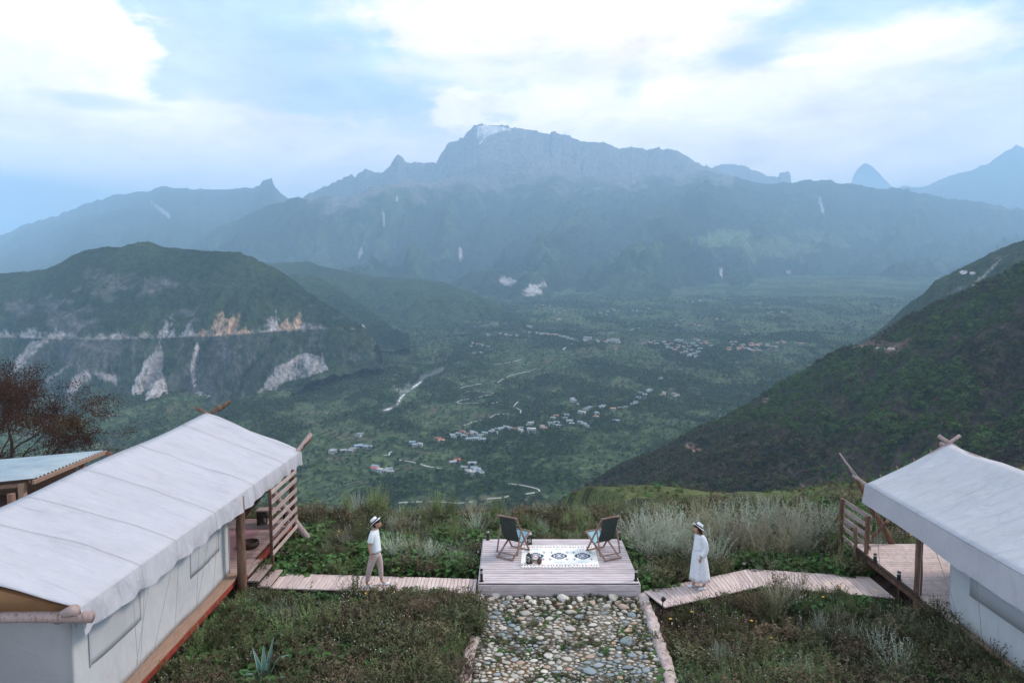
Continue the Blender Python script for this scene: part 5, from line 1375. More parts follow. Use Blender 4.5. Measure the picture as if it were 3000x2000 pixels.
shb('eave_beam', rp(.03, .04) - dn_ * 1.9, rp(.98, .04) - dn_ * 1.9, .10, .12)
shb('eave_beam', rp(.03, .86) - dn_ * 1.9, rp(.98, .86) - dn_ * 1.9, .10, .12)
for (t, s) in ((.02, .04), (.80, .03), (.02, .5), (.8, .5)):
    p = rp(s, t); shb('post', (p.x, p.y, p.z - .12), (p.x, p.y, p.z - 1.9), .17, .17)
pa, pb = rp(.03, 0), rp(.03, .82)
shb('rail', pa - Vector((0, 0, .78)), pb - Vector((0, 0, .62)), .12, .16)
shb('rail', pa - Vector((0, 0, .98)), pb - Vector((0, 0, .85)), .10, .14)
for k in range(7):
    p = rp(.03 + .9 * k / 6, .45); shb('rafter', rp(.02 + .9 * k / 6, .02) - dn_, rp(.02 + .9 * k / 6, .95) - dn_, .06, .10)
b = MB(); q4 = [rp(.02, .0), rp(.95, .0), rp(.95, .82), rp(.02, .82)]; b.add([q - Vector((0, 0, 1.05)) for q in q4] + [q - Vector((0, 0, 1.17)) for q in q4], [(0, 1, 2, 3), (7, 6, 5, 4), (0, 4, 5, 1), (1, 5, 6, 2), (2, 6, 7, 3), (3, 7, 4, 0)]); b.build('floor', m_porch, shed, o=oC)
b = MB(); b.bar(rp(.5, .80) - Vector((0, 0, .6)) - DL * .45, rp(.5, .80) - Vector((0, 0, .6)) + DL * .45, .05, .95); b.build('back_wall', m_tan, shed, o=oC)
# ================================================================ things on the deck
TOP = DZ + .001
def bollard_master(label, loc, h=.30):
    t = thing('bollard_light', label, 'bollard light', loc, group='black bollard lights')
    b = MB(); b.lathe([(.035, 0), (.035, h * .66), (.030, h * .66), (.030, h * .90), (.036, h * .90), (.036, h), (.030, h + .008)], n=12); b.build('post', m_black, t)
    for z in (h * .70, h * .82):
        q = MB(); q.lathe([(.034, z), (.036, z + .005), (.036, z + h * .045), (.034, z + h * .05)], n=12); q.build('ring', m_ring, t)
    b = MB(); b.lathe([(.06, 0), (.06, .008)], n=12); b.build('foot', m_black, t)
    return t
m_ring = mat('frosted_ring', [(.7, .7, .7), (.8, .8, .8)], scale=8, rough=.4, bump=0)
p0 = PZ(1412, 1700, DZ)
bol = bollard_master('black bollard light on the near left corner of the viewing deck', (DX0 + .06, DY0 + .10, DZ))
for lab, loc in (('black bollard light on the near right corner of the viewing deck', (DX1 - .06, DY0 + .14, DZ)),
                 ('black bollard light on the far left corner of the viewing deck', (DX0 + .12, DY1 - .06, DZ)),
                 ('black bollard light on the far right corner of the viewing deck, by the pale sagebrush', (DX1 - .05, DY1 - .06, DZ)),
                 ('black bollard light in the weeds at the bend of the right boardwalk', (6.08, 18.22, -.02)),
                 ('thin dark bollard light in the weeds just left of the viewing deck', (DX0 - .12, 18.9, 0)),
                 ('bollard light on the edge rail of the right tent porch, nearer the slatted fence', (9.03, 17.3, FZR + .08)),
                 ('bollard light on the edge rail of the right tent porch, nearer the log post', (9.03, 16.2, FZR + .08))):
    c = copy_tree(bol, label=lab, loc=loc)
    if 'thin' in lab: c.scale = (.6, .6, 1.1)
    if 'porch' in lab: c.scale = (1.2, 1.2, .62)
# path spotlight beside the boardwalk
pl_ = PZ(1941, 1792, 0); t = thing('garden_spotlight', 'small black spotlight on a stake beside the angled boardwalk', 'spotlight', pl_)
b = MB(); b.tube([(0, 0, -.05), (0, 0, .26)], .012, 6); b.build('stake', m_black, t)
b = MB(); b.lathe([(.02, -.05), (.045, -.03), (.055, .05), (.05, .055)], n=10, M=Matrix.Rotation(.5, 3, 'Y'), c=(.01, 0, .30)); b.build('head', m_black, t, smooth=True)

# ---- rug with its woven pattern
def rug():
    x0, x1, y0, y1 = .27, 2.27, 17.64, 19.16
    nu, nv = 260, 150
    u = np.linspace(0, 1, nu); v = np.linspace(0, 1, nv); U_, V_ = np.meshgrid(u, v)
    c = np.broadcast_to(C3(.80, .79, .76), U_.shape + (3,)).copy()
    navy = C3(.030, .038, .065); lb = C3(.42, .58, .68); pk = C3(.62, .30, .32); red = C3(.50, .035, .04)
    c = put(c, fbm(U_ * 60, V_ * 12, 3, 7) * .12 + .06, C3(.6, .58, .56))
    def st(x, n): return np.floor(x * n) / n
    for cu in (.19, .5, .81):
        for (k, cc) in ((1.0, navy), (.72, lb), (.50, navy), (.36, pk), (.2, C3(.8, .78, .75))):
            dd = st(np.abs(U_ - cu) / (.105 * k) + 0, 7) * .62 + st(np.abs(V_ - .50) / (.15 * k), 4) * .62
            c = put(c, (dd < .62).astype(float), cc)
        for cv in (.80, .21):
            dd = np.sqrt(((U_ - cu) / .035) ** 2 + ((V_ - cv) / .04) ** 2)
            c = put(c, ((dd < 1) & (dd > .6)).astype(float), lb * .9)
            for o_ in (-.055, .055): c = put(c, ((np.abs(U_ - cu - o_) < .016) & (np.abs(V_ - cv) < .012)).astype(float), C3(.5, .5, .52))
    for cv, us in ((.66, (.09, .30, .40, .61, .70, .92)), (.35, (.09, .29, .38, .60, .70, .92))):
        for cu in us:
            c = put(c, ((np.abs(U_ - cu) < .022) & (np.abs(V_ - cv) < .011) | (np.abs(U_ - cu) < .006) & (np.abs(V_ - cv) < .05)).astype(float) * ((np.abs(U_ - cu) > .005) | (np.abs(V_ - cv) > .012)), C3(.10, .12, .18))
    for cv, ph in ((.085, 0), (.915, .02)):
        band = np.abs(V_ - cv) < .022
        f = ((U_ + ph) * 9.0) % 1
        c = put(c, (band & (((f > .05) & (f < .22)) | ((f > .42) & (f < .58)))).astype(float), red)
        c = put(c, (band & ((f > .72) & (f < .80))).astype(float), navy)
    for cv in (.045, .125, .875, .955): c = put(c, ((np.abs(V_ - cv) < .006) & ((U_ * 60 % 1) < .6)).astype(float), C3(.35, .35, .38))
    c = put(c, ((V_ < .015) & ((U_ * 23 % 1) < .3)).astype(float), navy)
    Z = TOP + .008 + .004 * fbm(U_ * 6, V_ * 5, 3, 9)
    m, nt, b = new_mat('woven_rug'); at = N(nt, 'ShaderNodeVertexColor'); at.layer_name = 'Col'; nt.links.new(at.outputs[0], b.inputs['Base Color']); b.inputs['Roughness'].default_value = 1; b.inputs['Specular IOR Level'].default_value = .05
    sk = -.05 * (1 - V_)
    t = thing('patterned_rug', 'cream woven rug with navy diamonds and red dashed borders on the viewing deck', 'rug', (1.27, 18.4, TOP))
    grid_mesh('weave', x0 + (x1 - x0) * U_ + sk - 1.27, y0 + (y1 - y0) * V_ - 18.4, Z - TOP, m, c, parent=t)
    fr = MB()
    for k in range(90):
        for vv, s in ((0, -1), (1, 1)):
            x = x0 + (x1 - x0) * k / 89 - (.05 if vv == 0 else 0) - 1.27; y = (y0, y1)[vv] - 18.4
            fr.box((x, y + s * .018, .004), (.007, .045, .004), rz=random.uniform(-.3, .3))
    tag(fr.build('fringe', m_fr, t), kind='stuff')
m_fr = mat('rug_fringe', [(.5, .48, .45), (.65, .63, .6)], scale=30, rough=1, bump=0)
rug()

# ---- folding sling chairs
m_sling = mat('dark_green_sling', [(.030, .040, .036), (.050, .062, .056)], scale=22, rough=.95, bump=.15)
m_sling2 = mat('pale_blue_sling_face', [(.24, .44, .52), (.32, .54, .60)], scale=22, rough=.95, bump=.1)
def deck_chair(label, loc, rz, yaw=0):
    """local frame: sitter faces +Y; feet on z=0"""
    t = thing('deck_chair', label, 'deck chair', loc, rz, 'folding sling chairs on the deck')
    W = .27; s_ = .020
    for s in (-1, 1):   # long back rails: top rear down to front foot
        b = MB(); b.bar((s * W, -.30, 1.10), (s * W, .42, .02), .030, .045, up=(1, 0, 0)); b.build('back_rail', m_cham, t, bevel=.004)
        b = MB(); b.bar((s * (W - .045), .52, .50), (s * (W - .045), -.42, .02), .030, .045, up=(1, 0, 0)); b.build('seat_rail', m_cham, t, bevel=.004)
        b = MB(); b.bar((s * (W + .04), -.10, .80), (s * (W + .04), -.30, .10), .026, .040, up=(1, 0, 0)); b.build('prop', m_cham, t, bevel=.004)
    for (y, z, w, r) in ((-.30, 1.10, W + .03, .020), (.42, .03, W, .016), (-.42, .03, W + .0, .018), (-.30, .11, W + .05, .014), (.52, .50, W, .018)):
        b = MB(); b.bar((-w, y, z), (w, y, z), r * 2, r * 1.7); b.build('crossbar', m_cham, t, bevel=.004)
    P = []; Q = []
    for i in range(17):
        k = i / 16
        y = -.30 * (1 - k) + .52 * k; z = 1.10 * (1 - k) + .50 * k
        sg = math.sin(math.pi * k) ** .8 * .36 * (1 + .25 * math.sin(math.pi * k) * (k - .3))
        y += -sg * .25 + .0; z -= sg * 1.15
        P.append([(x, y, z) for x in np.linspace(-W + .035, W - .035, 6)])
        Q.append([(x, y + .006, z + .008) for x in np.linspace(-W + .036, W - .036, 6)])
    b = MB(); b.sheet(P); b.build('sling', m_sling, t, smooth=True)
    b = MB(); b.sheet(Q); b.build('sling_face', m_sling2, t, smooth=True)
    return t
deck_chair('dark green sling chair on the deck beside the tall lantern, back towards the left tent', (.02, 18.55, TOP), -R(30))
deck_chair('dark green sling chair on the deck in front of the pale sagebrush, without a lantern', (2.44, 18.50, TOP), R(27))

# ---- lanterns, jug, magazines
m_glass = mat('dusty_lantern_glass', [(.35, .36, .36), (.45, .46, .46)], scale=6, rough=.25, bump=0, spec=.6)
m_silver = mat('silver_cap', [(.55, .55, .56), (.65, .65, .66)], scale=6, rough=.35, bump=0, spec=.6)
m_candle = mat('candle_wax', [(.7, .66, .58), (.78, .74, .66)], scale=6, rough=.6, bump=0)
def lantern(label, loc, w, h, rz=0, cap=m_black, glass=True):
    t = thing('lantern', label, 'lantern', loc, rz)
    b = MB(); b.box((0, 0, .01), (w, w, .02)); b.build('base', m_black, t, bevel=.003)
    bt = MB()
    for sx_ in (-1, 1):
        for sy_ in (-1, 1): bt.bar((sx_ * w * .44, sy_ * w * .44, .02), (sx_ * w * .44, sy_ * w * .44, h * .72), .012, .012)
    bt.build('frame', m_black, t)
    lt = MB()
    for s in (-1, 1):
        for k in range(3):
            z0_, z1_ = .02 + k * h * .23, .02 + (k + 1) * h * .23
            for (a, c) in ((-1, 1), (1, -1)):
                lt.bar((a * w * .42, s * w * .45, z0_), (c * w * .42, s * w * .45, z1_), .008, .008, up=(0, 1, 0)); lt.bar((s * w * .45, a * w * .42, z0_), (s * w * .45, c * w * .42, z1_), .008, .008, up=(1, 0, 0))
    lt.build('lattice', m_black, t)
    b = MB(); b.lathe([(.022, .02), (.022, h * .4)], n=8); b.build('candle', m_candle, t)
    b = MB(); n4_ = [(w * .56, h * .72), (w * .56, h * .74), (w * .2, h * .92), (w * .1, h * .92), (w * .1, h * .97), (0.004, h)]
    b.lathe(n4_, n=4, M=Matrix.Rotation(R(45), 3, 'Z') @ Matrix.Scale(1.2, 3)); b.build('roof', cap, t)
    b = MB(); b.tube([(w * .15 * math.cos(a), 0, h + .01 + w * .2 * math.sin(a)) for a in np.linspace(0, math.pi, 8)], .004, 4); b.build('handle', m_black, t)
    return t
lantern('squat black lattice lantern on the near left corner of the cream rug', tuple(PZ(1550, 1649, TOP + .01)), .14, .235, .3)
lantern('tall silver-capped lantern beside the left chair at the far edge of the deck', tuple(PZ(1551, 1593, TOP)), .13, .33, .1, cap=m_silver)
lantern('dark lantern standing on the left tent porch behind the slatted fence', tuple(PZ(776, 1532, FZ)), .13, .36, .1)
hl = lantern('pale lantern hanging under the eave of the left tent porch', (-7.38, 21.2, 1.22), .12, .30, .2, cap=m_silver)
b = MB(); b.tube([(0, 0, .33), (0.0, 0, 1.0)], .004, 4); b.build('chain', m_rope, hl)
jt = thing('clay_jug', 'brown clay jug with a short neck on the cream rug beside the magazines', 'jug', tuple(PZ(1580, 1650, TOP + .012)))
b = MB(); b.lathe([(.045, 0), (.062, .03), (.064, .085), (.045, .125), (.026, .14), (.026, .165), (.032, .172)], n=16); b.build('body', mat('brown_clay', [(.085, .035, .025), (.13, .06, .045)], scale=9, rough=.5, bump=.1), jt, smooth=True)
b = MB(); b.tube([(.028, 0, .155), (.065, 0, .15), (.075, 0, .12), (.058, 0, .085)], .008, 6); b.build('handle', m_dark, jt, smooth=True)
mg = PZ(1570, 1640, TOP + .014)
for i, (ox, oy, rz, c, lab) in enumerate(((0, 0, .25, (.62, .62, .48), 'lower open magazine with pale yellow pages on the cream rug'), (-.06, -.10, -.2, (.30, .20, .17), 'closed dark magazine on the cream rug between lantern and jug'), (.03, .06, .5, (.60, .60, .62), 'topmost folded white magazine behind the clay jug'))):
    t = thing('magazine', lab, 'magazine', (mg.x + ox, mg.y + oy, mg.z + i * .009 * (i != 1)), rz, 'magazines on the rug')
    b = MB(); b.box((0, 0, .005), (.21, .15, .009)); b.build('pages', mat('paper_%d' % i, [[x * .85 for x in c], list(c)], scale=20, rough=.8, bump=0), t, bevel=.001)
    b = MB(); b.box((.0, .0, .0105), (.205, .145, .0015)); b.build('cover', mat('cover_%d' % i, [[x * .5 for x in c], list(c)], scale=9, rough=.4, bump=0), t)
# dark basket on the left porch, two rough logs by the tent wall
t = thing('wicker_basket', 'round dark wicker basket on the left tent porch near the steps', 'basket', (-7.0, 18.6, FZ))
b = MB(); b.lathe([(.20, 0), (.25, .08), (.24, .16), (.21, .165), (.19, .10), (.02, .06)], n=18); b.build('body', m_dark, t, smooth=True)
t = thing('log_stool', 'stubby brown log stool by the canvas wall on the left tent porch', 'stool', (-7.35, 17.55, FZ))
b = MB(); b.lathe([(.15, 0), (.16, .1), (.15, .36), (.14, .38)], n=14); b.build('trunk', m_log, t, smooth=True)
b = MB(); b.lathe([(.14, .38), (.138, .386)], n=14); b.build('cut_face', m_tan, t)
# ================================================================ the two people
def skin_part(verts, edges, radii, sub=2):
    me = bpy.data.meshes.new('tmp_skin'); me.from_pydata([tuple(v) for v in verts], edges, [])
    o = bpy.data.objects.new('tmp_skin', me); C.objects.link(o)
    md = o.modifiers.new('s', 'SKIN'); md.use_smooth_shade = True
    if not me.skin_vertices: bpy.context.view_layer.objects.active = o
    sv = me.skin_vertices[0].data
    for i, r in enumerate(radii):
        sv[i].radius = r if isinstance(r, tuple) else (r, r); sv[i].use_root = (i == 0)
    sd_ = o.modifiers.new('d', 'SUBSURF'); sd_.levels = sub; sd_.render_levels = sub
    dg = bpy.context.evaluated_depsgraph_get(); ev = o.evaluated_get(dg)
    out = bpy.data.meshes.new_from_object(ev)
    vs = [tuple(v.co) for v in out.vertices]; fs = [tuple(p.vertices) for p in out.polygons]
    bpy.data.objects.remove(o); bpy.data.meshes.remove(me); bpy.data.meshes.remove(out)
    return vs, fs
def chain(n): return [(i, i + 1) for i in range(n - 1)]
def hand(wrist, palm_dir, side, curl=.5, s=1.0):
    """palm and five fingers hanging along palm_dir; thumb towards +x"""
    parts = []
    w = Vector(wrist); d = Vector(palm_dir).normalized(); f = Vector((1, 0, 0)); f = (f - d * f.dot(d)).normalized(); n = d.cross(f)
    pc = w + d * .045 * s; pe = w + d * .085 * s
    parts.append(skin_part([w - d * .02, w + d * .02 * s, pc, pe], chain(4), [.024 * s, (.026 * s, .017 * s), (.036 * s, .016 * s), (.034 * s, .013 * s)], 1))
    for k, (off, ln) in enumerate(((.026, .070), (.009, .080), (-.009, .074), (-.026, .058))):
        b0 = w + d * .07 * s + f * off * s
        p1 = b0 + d * ln * .45 * s; p2 = p1 + (d * math.cos(curl) + f * math.sin(curl) * .0 - n * side * math.sin(curl)).normalized() * ln * .32 * s
        p3 = p2 + (d * math.cos(curl * 1.9) - n * side * math.sin(curl * 1.9)).normalized() * ln * .26 * s
        parts.append(skin_part([b0, p1, p2, p3], chain(4), [.009 * s, .0085 * s, .008 * s, .006 * s], 1))
    t0 = w + d * .03 * s + f * .022 * s
    parts.append(skin_part([t0, t0 + (f * .6 + d * .8) * .03 * s, t0 + (f * .45 + d * .9) * .058 * s], chain(3), [.011 * s, .010 * s, .007 * s], 1))
    return parts
def head_mesh(c, tilt, s=1.0):
    """profile along +x: brow, nose, lips, chin, ears"""
    bm = bmesh.new(); bmesh.ops.create_uvsphere(bm, u_segments=28, v_segments=22, radius=1)
    M = Matrix.Rotation(-tilt, 3, 'Y')
    for v in bm.verts:
        x, y, z = v.co
        X = x * .098; Y = y * .074; Z = z * .118
        if z < 0:
            Y *= 1 + .28 * z; X *= 1 + .12 * z
            if x < 0: X *= 1 + .35 * z
        if x > 0:
            a = math.exp(-(y / .20) ** 2)
            X += a * (.020 * math.exp(-((z + .18) / .14) ** 2) + .010 * math.exp(-((z + .42) / .07) ** 2) + .007 * math.exp(-((z + .56) / .06) ** 2) + .012 * math.exp(-((z + .82) / .12) ** 2))
            X -= .010 * math.exp(-((z - .08) / .10) ** 2) * math.exp(-((abs(y) - .38) / .2) ** 2)
            X += .004 * math.exp(-((z - .30) / .1) ** 2)
        v.co = M @ (Vector((X, Y, Z)) * s) + Vector(c)
    for sd_ in (-1, 1):
        r = bmesh.ops.create_uvsphere(bm, u_segments=8, v_segments=6, radius=1)
        for v in r['verts']:
            v.co = M @ (Vector((v.co.x * .018 - .008, v.co.y * .008 + sd_ * .074, v.co.z * .030 - .012)) * s) + Vector(c)
    vs = [tuple(v.co) for v in bm.verts]; bm.verts.index_update(); fs = [tuple(v.index for v in f.verts) for f in bm.faces]; bm.free()
    return vs, fs, M
def join(parts):
    b = MB()
    for p in parts: b.add(p[0], p[1])
    return b
m_skinA = mat('skin', [(.40, .22, .155), (.50, .29, .21)], scale=14, rough=.55, bump=.05, spec=.35)
m_hair = mat('dark_hair', [(.014, .009, .008), (.035, .020, .016)], scale=30, rough=.55, bump=.3, stretch=(1, 1, .2))
m_hair2 = mat('long_brown_hair', [(.025, .012, .009), (.07, .032, .022)], scale=26, rough=.5, bump=.3, stretch=(1, 1, .2))
m_tee = mat('white_cotton', [(.66, .71, .76), (.76, .80, .84)], scale=9, rough=.95, bump=.5, bdist=.012)
m_trs = mat('pinkish_grey_linen', [(.40, .315, .305), (.54, .44, .425)], scale=11, rough=.95, bump=.6, bdist=.012)
m_dress = mat('white_floral_voile', [(.56, .58, .64), (.72, .73, .79), (.78, .78, .84)], scale=24, rough=.95, bump=.4, bdist=.008)
m_hat = mat('white_straw', [(.66, .67, .70), (.78, .79, .82)], scale=60, rough=.9, bump=.2)
m_band = mat('black_ribbon', [(.010, .010, .012), (.02, .02, .022)], scale=9, rough=.7, bump=0)
m_slip = mat('white_slipper', [(.62, .68, .76), (.78, .82, .86)], scale=18, rough=.8, bump=.2)
m_eye = mat('eye_dark', [(.02, .015, .012), (.03, .02, .018)], scale=5, rough=.3, bump=0)
m_lip = mat('lips', [(.42, .14, .12), (.48, .18, .15)], scale=5, rough=.5, bump=0)
def hat(parent, c, tilt, s=1.0, brim=.150, floppy=0.0):
    M = Matrix.Rotation(-tilt, 3, 'Y'); c = Vector(c)
    def rr(r, z, k=0.0, n=28):
        out = []
        for i in range(n):
            a = 2 * math.pi * i / n
            out.append(M @ (Vector((r * math.cos(a) * 1.06, r * math.sin(a) * .94, z + k * math.cos(2 * a) + floppy * .02 * math.sin(3 * a) * (r > .12))) * s) + c)
        return out
    h = MB(); h.rings([rr(brim, -.004, -.008), rr(brim, .002, -.008), rr(.088, .012), rr(.086, .05), rr(.078, .095), rr(.066, .108), rr(.03, .100), rr(.004, .098)], caps=False)
    h.rings([rr(brim, -.004, -.008), rr(.086, .004), rr(.080, .05), rr(.004, .08)], caps=False)
    o = h.build('hat', m_hat, parent, smooth=True)
    q = MB(); q.rings([rr(.0895, .013), rr(.0905, .014), rr(.0885, .042), rr(.0865, .043)], caps=False); q.build('ribbon', m_band, o, smooth=True)
    return o
def face_bits(parent, c, M, s=1.0):
    for sd_ in (-1, 1):
        b = MB(); b.lathe([(.001, -.006), (.008, -.003), (.010, 0), (.008, .003), (.001, .006)], n=8, M=Matrix.Diagonal(Vector((.6, 1.2, .7))), c=Vector(c) + M @ (Vector((.083, sd_ * .030, .012)) * s)); b.build('eye', m_eye, parent, smooth=True)
        b = MB(); p0 = Vector(c) + M @ (Vector((.090, sd_ * .016, .032)) * s); p1 = Vector(c) + M @ (Vector((.078, sd_ * .046, .034)) * s); b.tube([p0, (p0 + p1) / 2 + Vector((.004, 0, .003)), p1], .0035, 4); b.build('eyebrow', m_hair, parent)
    b = MB(); p = [Vector(c) + M @ (Vector((.094 - abs(k) * .010, k * .018, -.052)) * s) for k in (-1, -.5, 0, .5, 1)]; b.tube(p, [.002, .005, .006, .005, .002], 5); b.build('lips', m_lip, parent, smooth=True)
def slipper(parent, heel, toe, s=1.0):
    h, t = Vector(heel), Vector(toe); d = (t - h); L = d.length; d.normalize(); sd_ = d.cross(Vector((0, 0, 1))).normalized()
    def ring(k, w, z0, z1):
        c = h + d * L * k
        return [c - sd_ * w + Vector((0, 0, z0)), c - sd_ * w * .95 + Vector((0, 0, (z0 + z1) * .6)), c + Vector((0, 0, z1)), c + sd_ * w * .95 + Vector((0, 0, (z0 + z1) * .6)), c + sd_ * w + Vector((0, 0, z0)), c + Vector((0, 0, z0))]
    b = MB(); b.rings([ring(-.04, .022, .002, .018), ring(.10, .036, .0, .022), ring(.38, .038, .0, .026), ring(.42, .040, .0, .062), ring(.60, .046, .0, .064), ring(.82, .044, .0, .048), ring(.97, .030, .0, .034), ring(1.03, .012, .004, .018)])
    return b.build('slipper', m_slip, parent, smooth=True)
def ering(c, rx, ry, n=28, f=0.0, k=5, ph=0.0, rot=0.0, tilt=0.0):
    out = []
    for i in range(n):
        a = 2 * math.pi * i / n; m_ = 1 + f * math.sin(k * a + ph) + f * .5 * math.sin((2 * k + 1) * a + ph * 2)
        x, y = rx * m_ * math.cos(a), ry * m_ * math.sin(a)
        x, y = x * math.cos(rot) - y * math.sin(rot), x * math.sin(rot) + y * math.cos(rot)
        out.append(Vector((c[0] + x, c[1] + y, c[2] + tilt * x)))
    return out

# ---------------------------------------------------------------- man, walking to the right, looking up the valley
mp = Vector((-3.36, 17.10, .095))
man = thing('person', 'man in a white T-shirt, pinkish trousers and white hat walking on the left boardwalk', 'person', mp, R(-6))
mh = (.055, 0, 1.575)
hv, hf, HM = head_mesh(mh, R(14))
bv = [(0, 0, .88), (0, 0, 1.0), (-.01, 0, 1.15), (-.015, 0, 1.30), (-.01, 0, 1.395), (.012, 0, 1.45), (.035, 0, 1.51),
      (-.02, -.15, 1.375), (-.055, -.185, 1.24), (-.085, -.20, 1.10), (-.075, -.205, .98), (-.055, -.205, .87),
      (-.02, .15, 1.375), (-.04, .185, 1.24), (-.05, .20, 1.10), (-.02, .205, .98), (.01, .205, .87),
      (-.01, -.085, .80), (-.07, -.09, .63), (-.115, -.09, .47), (-.17, -.09, .27), (-.205, -.085, .085), (-.15, -.09, .045), (-.08, -.10, .03),
      (.02, .085, .80), (.06, .09, .63), (.085, .09, .47), (.11, .09, .27), (.125, .095, .085), (.18, .095, .045), (.25, .10, .03)]
be = [(0, 1), (1, 2), (2, 3), (3, 4), (4, 5), (5, 6), (4, 7), (7, 8), (8, 9), (9, 10), (10, 11), (4, 12), (12, 13), (13, 14), (14, 15), (15, 16),
      (0, 17), (17, 18), (18, 19), (19, 20), (20, 21), (21, 22), (22, 23), (0, 24), (24, 25), (25, 26), (26, 27), (27, 28), (28, 29), (29, 30)]
br = [(.10, .12), (.095, .12), (.095, .13), (.10, .14), (.06, .08), .048, .045, .048, .042, .038, .032, .025, .048, .042, .038, .032, .025,
      .075, .068, .052, .045, .032, .030, .026, .075, .068, .052, .045, .032, .030, .026]
parts = [skin_part(bv, be, br, 1), (hv, hf)] + hand(bv[11], (.25, .02, -1), -1, .55) + hand(bv[16], (.3, .02, -1), 1, .5)
body = join(parts).build('body', m_skinA, man, smooth=True)
tee = MB()
tee.rings([ering((.012, 0, 1.435), .062, .072, tilt=-.2), ering((.0, 0, 1.415), .078, .11), ering((-.012, 0, 1.375), .092, .175), ering((-.014, 0, 1.30), .112, .178, f=.01), ering((-.006, 0, 1.18), .118, .168, f=.02, k=4), ering((.010, 0, 1.04), .120, .162, f=.03, k=5, ph=1), ering((.014, 0, .93), .128, .168, f=.035, k=6, ph=2), ering((.018, 0, .865), .134, .172, f=.04, k=6, ph=2.4, tilt=.22), ering((.018, 0, .868), .126, .164, f=.04, k=6, ph=2.4, tilt=.22)], caps=False)
for sd_ in (-1, 1):
    dx_ = -.0 if sd_ < 0 else .012
    tee.tube([(-.012, sd_ * .12, 1.375), (-.025, sd_ * .165, 1.34), (-.045 + dx_, sd_ * .188, 1.25), (-.062 + dx_, sd_ * .197, 1.165)], [.062, .066, .066, .068], 14, caps=False)
tee.build('t_shirt', m_tee, man, smooth=True)
tv = [(.012, 0, .90), (.005, 0, .84), (-.015, -.088, .77), (-.07, -.095, .63), (-.108, -.095, .50), (-.150, -.093, .34), (-.180, -.09, .18), (-.192, -.088, .135),
      (.025, .088, .77), (.065, .095, .63), (.088, .095, .50), (.104, .095, .34), (.115, .095, .18), (.118, .095, .135)]
te = [(0, 1), (1, 2), (2, 3), (3, 4), (4, 5), (5, 6), (6, 7), (1, 8), (8, 9), (9, 10), (10, 11), (11, 12), (12, 13)]
tr_ = [(.118, .150), (.120, .145), (.105, .098), (.097, .088), (.082, .078), (.070, .066), (.056, .052), (.044, .044), (.105, .098), (.097, .088), (.080, .076), (.068, .064), (.054, .05), (.043, .043)]
trs = join([skin_part(tv, te, tr_, 2)]).build('trousers', m_trs, man, smooth=True)
slipper(man, (-.245, -.08, .0), (-.02, -.13, .0)); slipper(man, (.085, .095, 0), (.325, .115, 0))
hb = MB()
hb.rings([[Vector(mh) + HM @ Vector((r * math.cos(a) * 1.02 - .006, r * .80 * math.sin(a), z)) for a in np.linspace(0, 2 * math.pi, 24, endpoint=False)] for r, z in ((.100, .02), (.109, .055), (.098, .09), (.05, .118), (.004, .124))], caps=False)
hb.rings([[Vector(mh) + HM @ Vector((r * math.cos(a) - .004, r * .80 * math.sin(a), z)) for a in np.linspace(math.pi * .60, math.pi * 1.40, 14)] for r, z in ((.085, -.085), (.098, -.05), (.105, .0), (.104, .04))], caps=False)
hb.build('hair', m_hair, man, smooth=True)
face_bits(man, mh, HM)
hat(man, Vector(mh) + HM @ Vector((-.030, 0, .052)), R(42), 1.02, .148)

# ---------------------------------------------------------------- woman, turned to the left
wp = Vector((4.56, 16.98, .105))
wom = thing('person', 'woman in a long loose white dress and white sun hat standing on the right boardwalk', 'person', wp, R(180 + 12))
wh = (.060, 0, 1.475)
hv, hf, HW = head_mesh(wh, R(12), .95)
bv = [(0, 0, .84), (0, 0, .95), (-.01, 0, 1.10), (-.01, 0, 1.22), (-.005, 0, 1.315), (.018, 0, 1.36), (.04, 0, 1.41),
      (-.02, -.13, 1.30), (-.06, -.165, 1.17), (-.085, -.175, 1.04), (-.04, -.175, .93), (.01, -.17, .825),
      (-.02, .13, 1.30), (-.05, .165, 1.17), (-.06, .18, 1.04), (-.01, .18, .93), (.04, .175, .825),
      (-.01, .08, .76), (-.05, .08, .60), (-.075, .08, .45), (-.10, .08, .26), (-.125, .085, .085), (-.07, .09, .045), (-.0, .10, .03),
      (.02, -.08, .76), (.045, -.08, .60), (.06, -.08, .45), (.06, -.08, .26), (.055, -.085, .085), (.11, -.085, .045), (.18, -.085, .03)]
br = [(.10, .12), (.085, .105), (.085, .11), (.09, .12), (.05, .07), .040, .038, .042, .036, .032, .028, .022, .042, .036, .032, .028, .022,
      .072, .062, .048, .042, .028, .026, .023, .072, .062, .048, .042, .028, .026, .023]
parts = [skin_part(bv, be, br, 1), (hv, hf)] + hand(bv[11], (.22, .02, -1), -1, .6, .92) + hand(bv[16], (.2, .02, -1), 1, .6, .92)
join(parts).build('body', m_skinA, wom, smooth=True)
dr = MB(); rg_ = []
prof = [(1.345, .062, .072, .0, .015), (1.325, .080, .115, 0, .0), (1.29, .098, .155, 0, -.008), (1.20, .118, .160, .01, -.012), (1.08, .128, .155, .02, -.008), (.98, .138, .158, .03, .0), (.90, .150, .168, .045, 0), (.78, .170, .185, .06, -.005), (.62, .192, .20, .07, -.012), (.45, .212, .212, .08, -.02), (.29, .228, .222, .09, -.028), (.185, .240, .230, .095, -.03)]
for i, (z, rx, ry_, f, cx) in enumerate(prof):
    rg_.append(ering((cx, 0, z), rx, ry_, 48, f=f, k=7, ph=.6 + i * .13, tilt=.10 * (1 if z < .4 else 0)))
rg_.append(ering((prof[-1][4], 0, prof[-1][0] + .004), prof[-1][1] - .008, prof[-1][2] - .008, 48, f=.095, k=7, ph=.6 + 11 * .13, tilt=.10))
dr.rings(rg_, caps=False)
